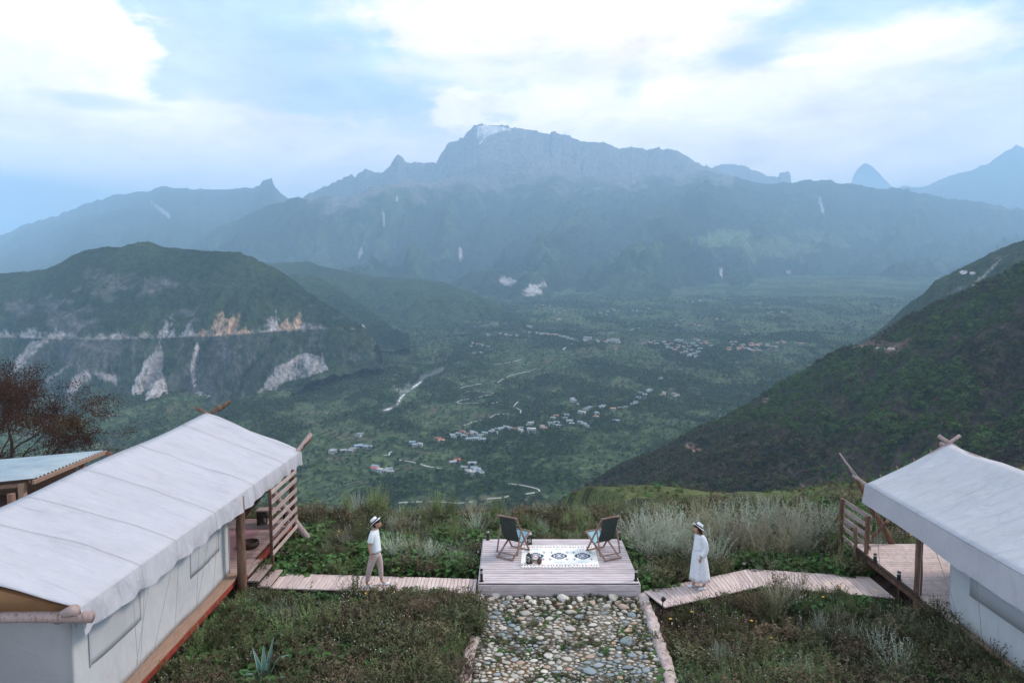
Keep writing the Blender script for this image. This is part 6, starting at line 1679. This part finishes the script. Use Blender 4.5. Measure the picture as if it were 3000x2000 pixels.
for sd_ in (-1, 1):
    ex = .0 if sd_ > 0 else -.0
    dr.tube([(-.012, sd_ * .10, 1.31), (-.03, sd_ * .145, 1.27), (-.065, sd_ * .178, 1.16), (-.085, sd_ * .186, 1.03), (-.045, sd_ * .188, .93), (-.005, sd_ * .182, .865), (.005, sd_ * .18, .85)], [.060, .070, .072, .072, .078, .084, .072], 14, caps=False)
dr.build('dress', m_dress, wom, smooth=True)
b = MB(); b.rings([ering((.0, 0, .985), .1405, .1605, 40, f=.03, k=7, ph=1.2, tilt=-.12), ering((.0, 0, .998), .1405, .1605, 40, f=.03, k=7, ph=1.2, tilt=-.12)], caps=False); b.build('waist_cord', mat('grey_cord', [(.34, .35, .38), (.42, .43, .46)], scale=30, bump=0), wom, smooth=True)
b = MB(); b.tube([(.14, .13, .90), (.17, .15, .82), (.165, .15, .72)], .006, 5); b.build('tie', m_dress, wom)
slipper(wom, (-.165, .085, 0), (.05, .12, 0)); slipper(wom, (.015, -.085, 0), (.24, -.09, 0))
hb = MB()
hb.rings([[Vector(wh) + HW @ Vector((r * math.cos(a) * 1.0 - .008, r * .80 * math.sin(a), z)) for a in np.linspace(0, 2 * math.pi, 24, endpoint=False)] for r, z in ((.094, .03), (.103, .06), (.09, .09), (.05, .113), (.004, .118))], caps=False)
rows = []
for k, (z, r, cx, wd) in enumerate(((.05, .102, -.008, 1.0), (.0, .104, -.012, .95), (-.06, .100, -.022, .82), (-.12, .090, -.042, .70), (-.18, .080, -.062, .60), (-.24, .070, -.075, .52), (-.30, .060, -.082, .45), (-.35, .030, -.085, .3))):
    rows.append([Vector(wh) + Vector((cx + r * math.cos(a) * (1 + .05 * math.sin(9 * a + k)), r * .92 * math.sin(a), z)) for a in np.linspace(math.pi * (1 - .60 * wd), math.pi * (1 + .60 * wd), 20)])
hb.sheet(rows)
hb.sheet([[p + Vector((.020, 0, 0)) for p in r] for r in rows])
hb.build('hair', m_hair2, wom, smooth=True)
face_bits(wom, wh, HW, .95)
hat(wom, Vector(wh) + HW @ Vector((-.026, 0, .050)), R(36), .98, .165, floppy=.6)
# ================================================================ plants
def leaf_mat(name, stops, rnd=.3, transl=.25, scale=3.0):
    return mat(name, stops, scale=scale, bump=0, rough=.75, spec=.15, rnd=rnd, transl=transl)
m_sage = leaf_mat('silver_green_leaf', [(.24, .26, .19), (.38, .41, .33), (.50, .52, .45)])
m_plume = leaf_mat('fresh_green_plume', [(.13, .17, .07), (.22, .27, .12), (.33, .36, .19)])
m_tanl = leaf_mat('tan_seed_heads', [(.22, .20, .13), (.34, .31, .22), (.44, .40, .31)])
m_broad = leaf_mat('broad_green_leaf', [(.045, .090, .030), (.080, .155, .050), (.12, .21, .075)], rnd=.4)
m_weed = leaf_mat('dark_weed_leaf', [(.060, .066, .034), (.105, .110, .056), (.16, .155, .085)], rnd=.4)
m_brown = leaf_mat('brown_twig_leaf', [(.085, .060, .042), (.14, .10, .068), (.20, .15, .10)], rnd=.4)
m_white = mat('tiny_white_flower', [(.6, .58, .55), (.7, .68, .64)], scale=5, bump=0)
m_yel = mat('yellow_flower', [(.75, .42, .06), (.85, .52, .10)], scale=5, bump=0)
m_stem = mat('plant_stem', [(.10, .085, .05), (.14, .12, .075)], scale=5, bump=0)

def plume_mesh(seed, m, nst=46, h=1.2, spread=.45, leafl=.085, per=15, wid=.018, droop=.25, tuft=1.0, jitter=.1):
    """many stems rising from one root, each feathered with narrow leaves that shorten to the tip"""
    rg_ = random.Random(seed); b = MB()
    for k in range(nst):
        a = rg_.uniform(0, 2 * math.pi); s = rg_.random() ** .7 * spread
        L = h * rg_.uniform(.62, 1.0) * (1 - .35 * s / max(spread, .01) * .7)
        d = Vector((math.cos(a), math.sin(a), 0)); base = d * rg_.uniform(0, .10) * h
        pts = []
        for i in range(6):
            t = i / 5
            pts.append(base + d * (s * t + droop * s * t * t) * h + Vector((0, 0, L * (t - .10 * droop * t * t))) + Vector((rg_.uniform(-1, 1), rg_.uniform(-1, 1), 0)) * jitter * .12 * h * t)
        w = .006 * h
        sd_ = Vector((-d.y, d.x, 0))
        n0 = len(b.v)
        for i, p in enumerate(pts):
            ww = w * (1 - .7 * i / 5); b.v += [tuple(p - sd_ * ww), tuple(p + sd_ * ww)]
        for i in range(5): b.f.append((n0 + 2 * i, n0 + 2 * i + 1, n0 + 2 * i + 3, n0 + 2 * i + 2))
        for j in range(per):
            t = .18 + .82 * (j + rg_.random()) / per
            i = min(4, int(t * 5)); f = t * 5 - i; p = pts[i].lerp(pts[i + 1], f)
            up = (pts[i + 1] - pts[i]).normalized()
            rd = Vector((rg_.gauss(0, 1), rg_.gauss(0, 1), rg_.gauss(0, .3))).normalized()
            dd = (up * rg_.uniform(.6, 1.1) + rd * .8).normalized()
            l = leafl * h * rg_.uniform(.7, 1.3) * (1.25 - t * .8) * tuft
            q = p + dd * l; sv = dd.cross(rd + Vector((.01, .02, .9))).normalized() * wid * h * .5
            b.add([p - sv * .6, p + dd * l * .5 + sv, q, p + dd * l * .5 - sv], [(0, 1, 2, 3)])
    return b.mesh('plume', m, recalc=False)
def broad_mesh(seed, m, n=52, h=.34, r=.30, ls=.062):
    rg_ = random.Random(seed); b = MB()
    for k in range(n):
        a = rg_.uniform(0, 6.28); rr = r * math.sqrt(rg_.random()); z = h * rg_.uniform(.25, 1) * (1 - .5 * (rr / r) ** 2)
        c = Vector((rr * math.cos(a), rr * math.sin(a), z)); s = ls * rg_.uniform(.6, 1.35)
        M = Matrix.Rotation(rg_.uniform(0, 6.28), 3, 'Z') @ Matrix.Rotation(rg_.uniform(-.7, .7), 3, 'X') @ Matrix.Rotation(rg_.uniform(-.7, .7), 3, 'Y')
        shp = [(0, -1, 0), (.62, -.55, .10), (.70, .15, .12), (0, 1.1, -.12), (-.70, .15, .12), (-.62, -.55, .10)]
        vs = [c + M @ (Vector(p) * s) for p in shp] + [c]
        b.add(vs, [(6, 0, 1), (6, 1, 2), (6, 2, 3), (6, 3, 4), (6, 4, 5), (6, 5, 0)])
        if k % 4 == 0: b.add([c, c + Vector((.004, 0, 0)), Vector((c.x * .6, c.y * .6, 0))], [(0, 1, 2)])
    return b.mesh('broad_leaves', m, recalc=False)
def twig_mesh(seed, m, nst=26, h=.55, per=18, fl=6):
    rg_ = random.Random(seed); b = MB(); tips = []
    for k in range(nst):
        a = rg_.uniform(0, 6.28); s = rg_.uniform(.05, .75) * h; L = h * rg_.uniform(.5, 1)
        d = Vector((math.cos(a), math.sin(a), 0)); p0 = Vector((0, 0, 0)) + d * .05; p1 = d * s * .5 + Vector((0, 0, L * .6)); p2 = d * s + Vector((rg_.uniform(-.05, .05), rg_.uniform(-.05, .05), L))
        sv = Vector((-d.y, d.x, 0)) * .004
        b.add([p0 - sv, p0 + sv, p1 + sv, p1 - sv], [(0, 1, 2, 3)]); b.add([p1 - sv, p1 + sv, p2], [(0, 1, 2)])
        for j in range(per):
            t = rg_.random() ** .7; p = p0.lerp(p1, t * 2) if t < .5 else p1.lerp(p2, t * 2 - 1)
            rd = Vector((rg_.gauss(0, 1), rg_.gauss(0, 1), rg_.gauss(0, .7))).normalized(); q = p + rd * rg_.uniform(.03, .075)
            e = rd.cross(Vector((.3, .2, 1))).normalized() * .014
            b.add([p, (p + q) / 2 + e, q, (p + q) / 2 - e], [(0, 1, 2, 3)])
        tips.append(p2)
    me = b.mesh('twigs', m, recalc=False)
    return me
def flower_mesh(seed, m, n=7, h=.5, r=.35, s=.012):
    rg_ = random.Random(seed); b = MB()
    for k in range(n):
        c = Vector((rg_.uniform(-r, r), rg_.uniform(-r, r), h * rg_.uniform(.6, 1.1)))
        for q in range(5):
            a = q * 1.2566; b.add([c, c + Vector((math.cos(a) * s, math.sin(a) * s, .003)), c + Vector((math.cos(a + .9) * s, math.sin(a + .9) * s, .003))], [(0, 1, 2)])
        b.add([c, c + Vector((.002, 0, 0)), Vector((c.x * .8, c.y * .8, 0))], [(0, 1, 2)])
    return b.mesh('flowers', m, recalc=False)

def ground_at(px, py, z0=0.0):
    p = PZ(px, py, z0)
    for _ in range(6): p = PZ(px, py, float(near_h(p.x, p.y)))
    return p
# ---------------------------------------------------------------- plants that stand out, each a thing of its own
kinds = {
    'sage': [plume_mesh(400 + i, m_sage, 70, 1.0, .60, .095, 17, .016, .3) for i in range(4)],
    'plume': [plume_mesh(420 + i, m_plume, 54, 1.0, .32, .085, 22, .018, .15) for i in range(4)],
    'tan': [plume_mesh(440 + i, m_tanl, 58, 1.0, .50, .075, 15, .014, .25) for i in range(4)],
    'weed': [plume_mesh(460 + i, m_weed, 50, 1.0, .55, .09, 18, .022, .3) for i in range(3)],
    'brown': [plume_mesh(480 + i, m_brown, 56, 1.0, .60, .07, 18, .018, .3) for i in range(2)],
}
NM = {'sage': ('sagebrush', 'silver-green sagebrush', 'sagebrush'), 'plume': ('green_shrub', 'feathery green shrub', 'shrub'), 'tan': ('dry_shrub', 'tan feathery shrub gone to seed', 'shrub'), 'weed': ('weed_clump', 'dark green wispy weed clump', 'weed'), 'brown': ('brown_shrub', 'brown twiggy shrub', 'shrub')}
rb = random.Random(77)
def bush(kind, px, py, hpx, where, wide=1.0, lab=None, group=None):
    p = ground_at(px, py); h = hpx / FPX * (p.y * cp_ + .6)
    nm, desc, cat = NM[kind]
    h *= 1.12
    o = mesh_obj(nm, rb.choice(kinds[kind]), None, p - Vector((0, 0, .04)), (rb.uniform(-.06, .06), rb.uniform(-.06, .06), rb.uniform(0, 6.28)), (h * wide, h * wide, h * 1.02))
    if where is None: return tag(o, lab, cat, group)
    return tag(o, lab or (desc + ' ' + where), cat, group)
G_back = 'weeds along the brow behind the boardwalks'
# brow of the hill, left
bush('plume', 1112, 1530, 118, 'tallest and densest on the brow, behind the man', .85, 'dense bright green shrub, tallest on the brow behind the man')
bush('plume', 1088, 1526, 104, '', .8, 'bright green shrub leaning against the left side of the tallest brow shrub')
bush('sage', 1052, 1520, 88, '', .62, 'grey silvery sprig just left of the tallest green shrub on the brow')
bush('plume', 1020, 1520, 92, '', .6, 'loose green-tan shrub left of the silvery sprig on the brow')
bush('plume', 921, 1515, 70, '', .5, 'small pointed green shrub on the brow nearest the slatted fence')
bush('plume', 888, 1515, 58, '', .45, 'tiny pointed green shrub on the brow against the slatted fence')
bush('brown', 945, 1545, 70, '', 1.4, 'rust brown low shrub on the brow between the fence and the tall green shrub')
bush('plume', 1285, 1535, 112, '', .62, 'tall slender green plume on the brow above the boardwalk, left of the deck')
bush('plume', 1322, 1530, 100, '', .6, 'second slender green plume on the brow, right next to the tallest slender one')
bush('tan', 1255, 1535, 92, '', .7, 'tan and green shrub left of the slender plumes on the brow')
bush('plume', 1460, 1540, 96, '', .7, 'green shrub on the brow behind the far left deck corner')
bush('tan', 1385, 1535, 80, '', .8, 'tan shrub on the brow between the slender plumes and the deck')
bush('plume', 1530, 1560, 70, '', .7, 'green shrub behind the left folding chair')
bush('plume', 1660, 1562, 72, '', .7, 'green shrub behind the middle of the deck')
bush('plume', 1700, 1560, 80, '', .55, 'pointed green shrub behind the deck, left of the right folding chair')
bush('sage', 1590, 1565, 50, '', .9, 'low grey-green shrub behind the far edge of the deck')
bush('brown', 1600, 1530, 70, '', 1.5, 'large brown shrub on the brow behind the deck')
bush('brown', 1765, 1540, 70, '', 1.3, 'brown shrub on the brow behind the right folding chair')
# silver tufts behind the left walkway
bush('sage', 1160, 1640, 86, '', .95, 'grey-green sagebrush right behind the man')
bush('sage', 1262, 1655, 84, '', .9, 'pale silver sagebrush between the man and the deck')
bush('sage', 1200, 1668, 58, '', 1.0, 'small whitish sagebrush low in front of the pale silver one, left of the deck')
bush('tan', 1215, 1640, 92, '', .8, 'tan seeded shrub between the two sagebrushes left of the deck')
bush('plume', 1330, 1600, 96, '', .8, 'olive green shrub left of the far corner of the deck')
bush('tan', 1010, 1600, 70, '', .9, 'tan tuft among green leaves left of the man')
bush('weed', 1060, 1590, 80, '', .9, 'dark green wispy clump behind the man, on the fence side')
# big sage right of the deck
bush('sage', 1905, 1650, 168, '', .92, 'large pale silver-green sagebrush right beside the viewing deck')
bush('sage', 1960, 1632, 150, '', .9, 'silver-green sagebrush between the deck and the woman')
bush('sage', 1875, 1600, 118, '', .8, 'pale sagebrush behind the far right corner of the deck')
bush('tan', 2000, 1610, 140, '', .9, 'tan green shrub behind the left shoulder of the woman')
bush('sage', 2095, 1660, 120, '', .85, 'silver-green sagebrush just right of the woman')
bush('tan', 2085, 1600, 130, '', .9, 'tan shrub behind the hat of the woman')
bush('sage', 2120, 1590, 132, '', .6, 'tall pointed silver shrub behind the woman')
bush('tan', 2160, 1640, 150, '', .95, 'broad tan shrub behind the bend of the right boardwalk')
bush('tan', 2225, 1645, 165, '', .85, 'tallest tan shrub over the bend of the right boardwalk')
bush('tan', 2300, 1640, 160, '', .9, 'bushy tan-green shrub between the boardwalk bend and the right fence')
bush('sage', 2360, 1632, 150, '', .85, 'grey-green sagebrush left of the right slatted fence')
bush('weed', 2420, 1640, 130, '', .9, 'dark olive shrub touching the right slatted fence')
bush('tan', 2455, 1650, 95, '', .7, 'small tan tuft at the foot of the right slatted fence')
bush('sage', 2270, 1580, 120, '', .8, 'pale shrub at the back of the tan bushes on the brow')
bush('weed', 1985, 1705, 80, '', .9, 'dark green wispy clump behind the start of the angled boardwalk')
bush('weed', 1925, 1700, 62, '', .9, 'low green clump between the deck corner and the angled boardwalk')
# in front of the right walkway
bush('tan', 2275, 1790, 118, '', .95, 'grey-tan shrub standing over the near edge of the right boardwalk')
bush('tan', 2325, 1775, 100, '', .85, 'grey-tan shrub with pale spikes over the near edge of the right boardwalk')
bush('tan', 2352, 1725, 78, '', .45, 'thin pale seed stalks in front of the boardwalk bend')
bush('brown', 2215, 1800, 95, '', 1.1, 'dark brown shrub below the boardwalk bend')
bush('weed', 2270, 1850, 110, '', 1.1, 'dark shrub below the grey-tan shrubs')
bush('weed', 2100, 1880, 105, '', 1.2, 'wide dark green clump beside the right kerb of the stone path')
bush('weed', 2010, 1850, 90, '', 1.0, 'green grass-like clump next to the right kerb, below the angled boardwalk')
bush('sage', 2105, 1975, 110, '', .45, 'single pale silvery stalks right of the lower kerb')
bush('sage', 2400, 1890, 105, '', .7, 'grey-green plume bush in the middle of the right weed bed')
bush('tan', 2450, 1850, 90, '', .7, 'tan plume behind the grey-green one in the right weed bed')
bush('sage', 2580, 1945, 120, '', .95, 'largest pale plume bush in the lower right weed bed')
bush('sage', 2510, 1900, 90, '', .6, 'narrow pale plume left of the largest one in the lower right weed bed')
bush('weed', 2700, 1960, 120, '', 1.1, 'dark wispy clump in the lower right, below the right tent wall')
bush('tan', 2720, 1890, 80, '', .9, 'olive tan grass tuft by the right tent wall')
bush('weed', 2830, 1990, 90, '', 1.0, 'dark tuft against the right tent wall at the picture edge')
bush('plume', 2490, 1800, 70, '', .6, 'fresh green sprig under the near edge of the right boardwalk')
bush('weed', 2610, 1820, 80, '', .9, 'dark green tuft under the porch corner of the right tent')
# left bed
bush('weed', 1040, 1762, 92, '', .9, 'dark leafy weed overlapping the left boardwalk, left of the man')
bush('weed', 1240, 1775, 62, '', 1.1, 'dark grassy weed overlapping the left boardwalk, right of the man')
bush('weed', 1370, 1790, 80, '', 1.0, 'dark weed at the end of the left boardwalk by the stones')
bush('tan', 1150, 1790, 58, '', 1.1, 'tan grass tuft just below the boardwalk where the man stands')
bush('weed', 640, 1920, 130, '', .7, 'tall thin green grass tuft beside the red beam of the left tent')
bush('weed', 690, 1880, 110, '', .6, 'olive green grass tuft between the red beam and the leafy plants')
bush('weed', 980, 1960, 90, '', .8, 'olive wispy tuft in the lower left weed bed above the bare soil')
bush('brown', 900, 1860, 70, '', 1.4, 'wide brown shrub in the middle of the left weed bed')
bush('brown', 1130, 1870, 70, '', 1.4, 'brown shrub in the left weed bed below the man')
bush('weed', 1330, 1890, 76, '', 1.2, 'dark green clump covering the left kerb')

# along the wall of the right tent
for k, px, py, hp, lab in (('weed', 2890, 1990, 120, 'dark grass tuft hiding the floor edge of the right tent, nearest the picture corner'), ('tan', 2850, 1940, 110, 'olive tan tuft hiding the floor edge of the right tent wall'), ('weed', 2790, 1900, 110, 'dark grass tuft in front of the corner of the right tent wall'), ('weed', 2740, 1840, 95, 'dark grass tuft below the log post of the right tent'), ('tan', 2690, 1800, 70, 'pale grass tuft against the porch edge of the right tent'),
    ('weed', 2950, 2040, 130, 'dark wispy tuft at the lower right picture corner'), ('tan', 2650, 1880, 100, 'feathery olive plume left of the right tent wall tufts'), ('sage', 2640, 1990, 120, 'pale plume at the bottom of the right weed bed'),
    ('sage', 2030, 1650, 130, 'silver sagebrush directly behind the knees of the woman'), ('sage', 2190, 1600, 140, 'silvery shrub rising behind the boardwalk bend'), ('sage', 2250, 1560, 110, 'pale shrub on the brow right of the boardwalk bend'), ('tan', 2330, 1590, 140, 'tan plume on the brow between the bend and the right fence'), ('sage', 2405, 1585, 130, 'silvery plume on the brow beside the right slatted fence'), ('tan', 1935, 1570, 100, 'tan plume on the brow above the large sagebrush by the deck'), ('tan', 2055, 1560, 105, 'tan plume on the brow above the hat of the woman'),
    ('sage', 1400, 1570, 70, 'grey plume left of the far left deck bollard'), ('tan', 1180, 1570, 80, 'tan plume on the brow right of the tallest green shrub'), ('sage', 1350, 1660, 60, 'greyish plume beside the left edge of the deck'), ('tan', 1100, 1630, 60, 'tan wisps right behind the back of the man'), ('plume', 960, 1640, 60, 'green wispy clump between the log brace and the man')):
    bush(k, px, py, hp, '', 1.0, lab)
# ---------------------------------------------------------------- agave
ag = ground_at(775, 2020); at_ = thing('agave', 'striped blue-green agave with bent tips at the bottom left', 'agave', ag)
m_ag, nt, bb = new_mat('agave_leaf'); 
uvn = N(nt, 'ShaderNodeVertexColor'); uvn.layer_name = 'Col'; nt.links.new(uvn.outputs[0], bb.inputs['Base Color']); bb.inputs['Roughness'].default_value = .5
for (az_, el_, L, bend) in ((1.2, 1.25, .95, .0), (1.9, 1.32, .80, .1), (.2, 1.15, .85, 1.0), (2.6, 1.2, .8, .15), (3.3, .95, .55, 1.4), (5.9, .7, .7, .9), (4.4, 1.0, .7, .5), (.7, 1.35, 1.0, .0), (5.3, .9, .6, .8), (2.9, .7, .6, .6)):
    P = []; cl = []
    d = Vector((math.cos(az_), math.sin(az_), 0)); sd_ = Vector((-d.y, d.x, 0)); p = Vector((0, 0, .02)); e = el_
    for i in range(12):
        t = i / 11; w = .058 * (math.sin(math.pi * min(1, .25 + t * .78)) ** .8) * (1 if t < .98 else .1)
        if t > .55: e -= bend * .30
        dirv = (d * math.cos(e) + Vector((0, 0, math.sin(e)))); nrm = dirv.cross(sd_)
        P.append([p + sd_ * w * k + nrm * .35 * w * (abs(k)) for k in (-1, -.7, 0, .7, 1)]); p = p + dirv * L / 11
    X_ = np.array([[v.x for v in r] for r in P]); Y_ = np.array([[v.y for v in r] for r in P]); Z_ = np.array([[v.z for v in r] for r in P])
    cc = np.zeros(X_.shape + (3,)); cc[:] = C3(.085, .20, .175); cc[:, 0] = C3(.42, .40, .26); cc[:, 4] = C3(.42, .40, .26)
    grid_mesh('leaf', X_, Y_, Z_, m_ag, cc, parent=at_)

# ---------------------------------------------------------------- undergrowth nobody could count
veg = [loose('leafy_clump', broad_mesh(500 + i, m_broad)) for i in range(3)]                       # 0-2
veg += [loose('dark_weed', twig_mesh(510 + i, m_weed)) for i in range(3)]                           # 3-5
veg += [loose('brown_weed', twig_mesh(520 + i, m_brown)) for i in range(2)]                         # 6-7
veg += [loose('wispy_grass', plume_mesh(530 + i, m_weed, 26, .55, .45, .10, 10, .016, .3)) for i in range(2)]   # 8-9
veg += [loose('tan_grass', plume_mesh(540 + i, m_tanl, 26, .5, .4, .08, 10, .014, .3)) for i in range(2)]       # 10-11
veg += [loose('white_flowers', flower_mesh(550 + i, m_white)) for i in range(2)]                    # 12-13
veg += [loose('yellow_flowers', flower_mesh(560, m_yel, 2, .4, .3, .035))]                          # 14
veg += [loose('sage_tuft', plume_mesh(570, m_sage, 30, .6, .5, .09, 12, .016, .3))]                 # 15
veg += [loose('green_tuft', plume_mesh(580, m_plume, 30, .6, .45, .09, 12, .018, .25))]             # 16
for i, v in enumerate(veg): v.name = 'kind_%02d' % i
rg = np.random.RandomState(31)
def sample(n, x0, x1, y0, y1): return rg.uniform(x0, x1, n), rg.uniform(y0, y1, n)
def free(x, y):
    f = np.ones(x.shape, bool)
    f &= ~((x > DX0 - .12) & (x < DX1 + .12) & (y > DY0 - .25) & (y < DY1 + .1))          # deck
    f &= ~((x > -.72) & (x < 2.98) & (y < 16.9))                                           # stone path
    f &= ~((x > -6.2) & (x < -.7) & (y > 16.85) & (y < 17.95))                             # left walk
    wy0 = np.interp(x, [3.2, 3.5, 5.72, 6.5, 9.1], [16.2, 15.88, 16.90, 17.05, 16.35]); wy1 = np.interp(x, [3.2, 6.05, 6.55, 9.1], [16.9, 18.2, 18.18, 17.7])
    f &= ~((x > 3.1) & (x < 9.1) & (y > wy0) & (y < wy1))
    f &= ~((x < -6.45) & (y > 9) & (y < 21.6))                                             # left tent
    f &= ~((x > 9.05) & (y < 18.8))                                                         # right tent
    f &= ~((x > 3.0) & (x < 3.28) & (y < 16.8) & (rg.rand(*x.shape) < .75)); f &= ~((x > -1.12) & (x < -.7) & (y < 14.8) & (rg.rand(*x.shape) < .85))
    return f
x, y = sample(30000, -13, 13, 9.5, 27)
ok_ = free(x, y) & (rg.rand(len(x)) < np.where(y > 24.5, .4, np.where(y > 18, .62, .80))); x, y = x[ok_], y[ok_]
na = fbm(x / 1.5, y / 1.5, 4, 131); nb_ = fbm(x / .8, y / .8, 3, 132); u = rg.rand(len(x))
kind = np.zeros(len(x), int); scl = rg.uniform(.7, 1.3, len(x))
back = y > 18
bz = fbm(x / 2.6 + 4, y / 1.5, 3, 137) + .22 * ((x > -4.6) & (x < -1.6) & (y < 15.9) & (y > 12)) - .3 * ((x < -4.3) & (y > 13.5)) + .12 * ((x > 5) & (x < 8.5) & (y < 15))
greenish = sstep(-.1, .3, na + .55 * (x < -4.2) * (y > 13.3) * (y < 17) + .35 * ((x < 0) & (y > 18) & (y < 20.5)) - .25 * ((x > -4.2) & (x < 0) & (y < 15.5)) - .3 * ((x > 3) & (y < 16)))
for i in range(len(x)):
    g = greenish[i]
    if u[i] < g * .6: kind[i] = rg.randint(0, 3); scl[i] *= 1.0
    elif back[i]:
        r = rg.rand(); kind[i] = (rg.choice([8, 9]) if r < .30 else rg.choice([10, 11]) if r < .55 else 16 if r < .75 else 15 if r < .85 else rg.randint(3, 8)); scl[i] *= .75 + .25 * (y[i] > 21)
    else:
        zn = bz[i]
        if zn > .12 and rg.rand() < .75: kind[i] = rg.choice([6, 7, 3, 4, 5, 6]); scl[i] *= .8; continue
        if zn < -.22 and rg.rand() < .6: kind[i] = rg.choice([16, 16, 0, 8, 15]); scl[i] *= .95; continue
        r = rg.rand(); kind[i] = rg.randint(3, 6) if r < .22 else rg.choice([6, 7]) if r < .32 else rg.choice([8, 9]) if r < .72 else rg.choice([10, 11]) if r < .80 else 16
        scl[i] *= 1.05
# keep plants in front of the walkways low, and bare soil near the agave
lowz = ((y > 15.9) & (y < 17.0) & (x < 0)) | ((y > 14.8) & (y < 17) & (x > 3))
scl = np.where(lowz, scl * .6, scl)
bare = (np.hypot((x + 3.1) / 1.4, (y - 11.4) / .55) < 1) | (np.hypot((x + .9) / .9, (y - 10.9) / .5) < 1)
kp = ~(bare & (rg.rand(len(x)) < .85)); x, y, kind, scl = x[kp], y[kp], kind[kp], scl[kp]
z = near_h(x, y) - .03
# flowers sprinkled on top
fx, fy = sample(900, -13, 13, 10, 24); f_ok = free(fx, fy); fx, fy = fx[f_ok], fy[f_ok]
fk = np.where(rg.rand(len(fx)) < .03, 14, rg.choice([12, 13], len(fx))); fs = rg.uniform(.6, 1.1, len(fx))
P_ = np.concatenate([np.stack([x, y, z], 1), np.stack([fx, fy, near_h(fx, fy)], 1)])
K_ = np.concatenate([kind, fk]); S_ = np.concatenate([scl, fs])
print('undergrowth', len(P_))
scatter('undergrowth', P_, S_, rg.uniform(0, 6.28, len(P_)), K_, veg, tilt=.12, seed=8)
# sprigs creeping into the cobbles
x, y = sample(2200, -.8, 3.0, 10.8, 16.7); n = fbm(x / .5, y / .5, 3, 141); k_ = (n > .12) | (np.abs(x - 1.1) > 1.75); x, y = x[k_], y[k_]
scatter('weeds_in_path', np.stack([x, y, np.full(len(x), -.03)], 1), rg.uniform(.12, .28, len(x)), rg.uniform(0, 6.28, len(x)), rg.choice([0, 1, 3, 4, 8, 6], len(x)), veg, tilt=.2, seed=9)
# low scrub on the brow slope and the field knoll
x, y = rg.uniform(2, 60, 9000), rg.uniform(30, 112, 9000)
n = fbm(x / 7, y / 4, 4, 115); k_ = rg.rand(len(x)) < sstep(.10, .5, n) * .45 + .03; x, y = x[k_], y[k_]
scatter('knoll_scrub', np.stack([x, y, near_h(x, y) - .1], 1), rg.uniform(.7, 1.7, len(x)), rg.uniform(0, 6.28, len(x)), rg.choice([0, 1, 2, 3, 4, 16, 8, 9, 6], len(x)), veg, tilt=.1, seed=10)

# ---------------------------------------------------------------- the bare dark tree at the left edge
def branch_tree(seed, base, H, label):
    t = thing('bare_tree', label, 'tree', base); rg_ = random.Random(seed); tw = MB(); tk = MB(); tips = []
    def grow(p, d, L, r, lev):
        pts = [p]; rad = [r]; q = p; n = 5
        for i in range(n):
            d = (d + Vector((rg_.gauss(0, .13), rg_.gauss(0, .13), rg_.gauss(0, .09)))).normalized(); q = q + d * L / n; pts.append(q); rad.append(r * (1 - .5 * (i + 1) / n))
        (tk if lev < 2 else tw).tube(pts, rad, 7 if lev < 2 else 4, False)
        if lev >= 5: tips.extend(pts[2:]); return
        if lev >= 3: tips.extend(pts[3:])
        for k in range(3 if lev < 3 else 4):
            i = rg_.randint(2, n); ax = Vector((rg_.gauss(0, 1), rg_.gauss(0, 1), rg_.gauss(0, .5))).normalized()
            nd = (d * .75 + ax * .75 + Vector((.10, -.0, .10))).normalized()
            grow(pts[i] if k < 2 else pts[-1], nd, L * rg_.uniform(.60, .80), rad[i] * .62, lev + 1)
    grow(Vector((0, 0, 0)), Vector((.12, 0, 1)), H * .30, .16, 0)
    grow(Vector((0, 0, H * .1)), Vector((.75, 0, .65)), H * .32, .10, 1)
    grow(Vector((0, 0, H * .12)), Vector((-.4, .1, .9)), H * .30, .11, 1)
    tk.build('trunk', m_dark, t, smooth=True); tag(tw.build('branches', m_dark, t), kind='stuff')
    lf = MB()
    for p in tips:
        for _ in range(7):
            c = p + Vector((rg_.gauss(0, .12), rg_.gauss(0, .12), rg_.gauss(0, .10))); s = rg_.uniform(.02, .045)
            a = Vector((rg_.gauss(0, 1), rg_.gauss(0, 1), rg_.gauss(0, 1))).normalized() * s; b_ = a.orthogonal().normalized() * s * .6
            lf.add([c - a, c + b_, c + a, c - b_], [(0, 1, 2, 3)])
    tag(lf.build('leaves', m_tleaf, t, recalc=False), kind='stuff')
    print('tree leaves', len(lf.f))
m_tleaf = leaf_mat('reddish_brown_leaf', [(.055, .030, .026), (.095, .052, .040), (.15, .095, .045)], rnd=.3, scale=.6)
branch_tree(4, Vector((-20.6, 28.0, -2.2)), 8.0, 'dark reddish-brown tree with thin bare branches behind the blue-roofed shed')
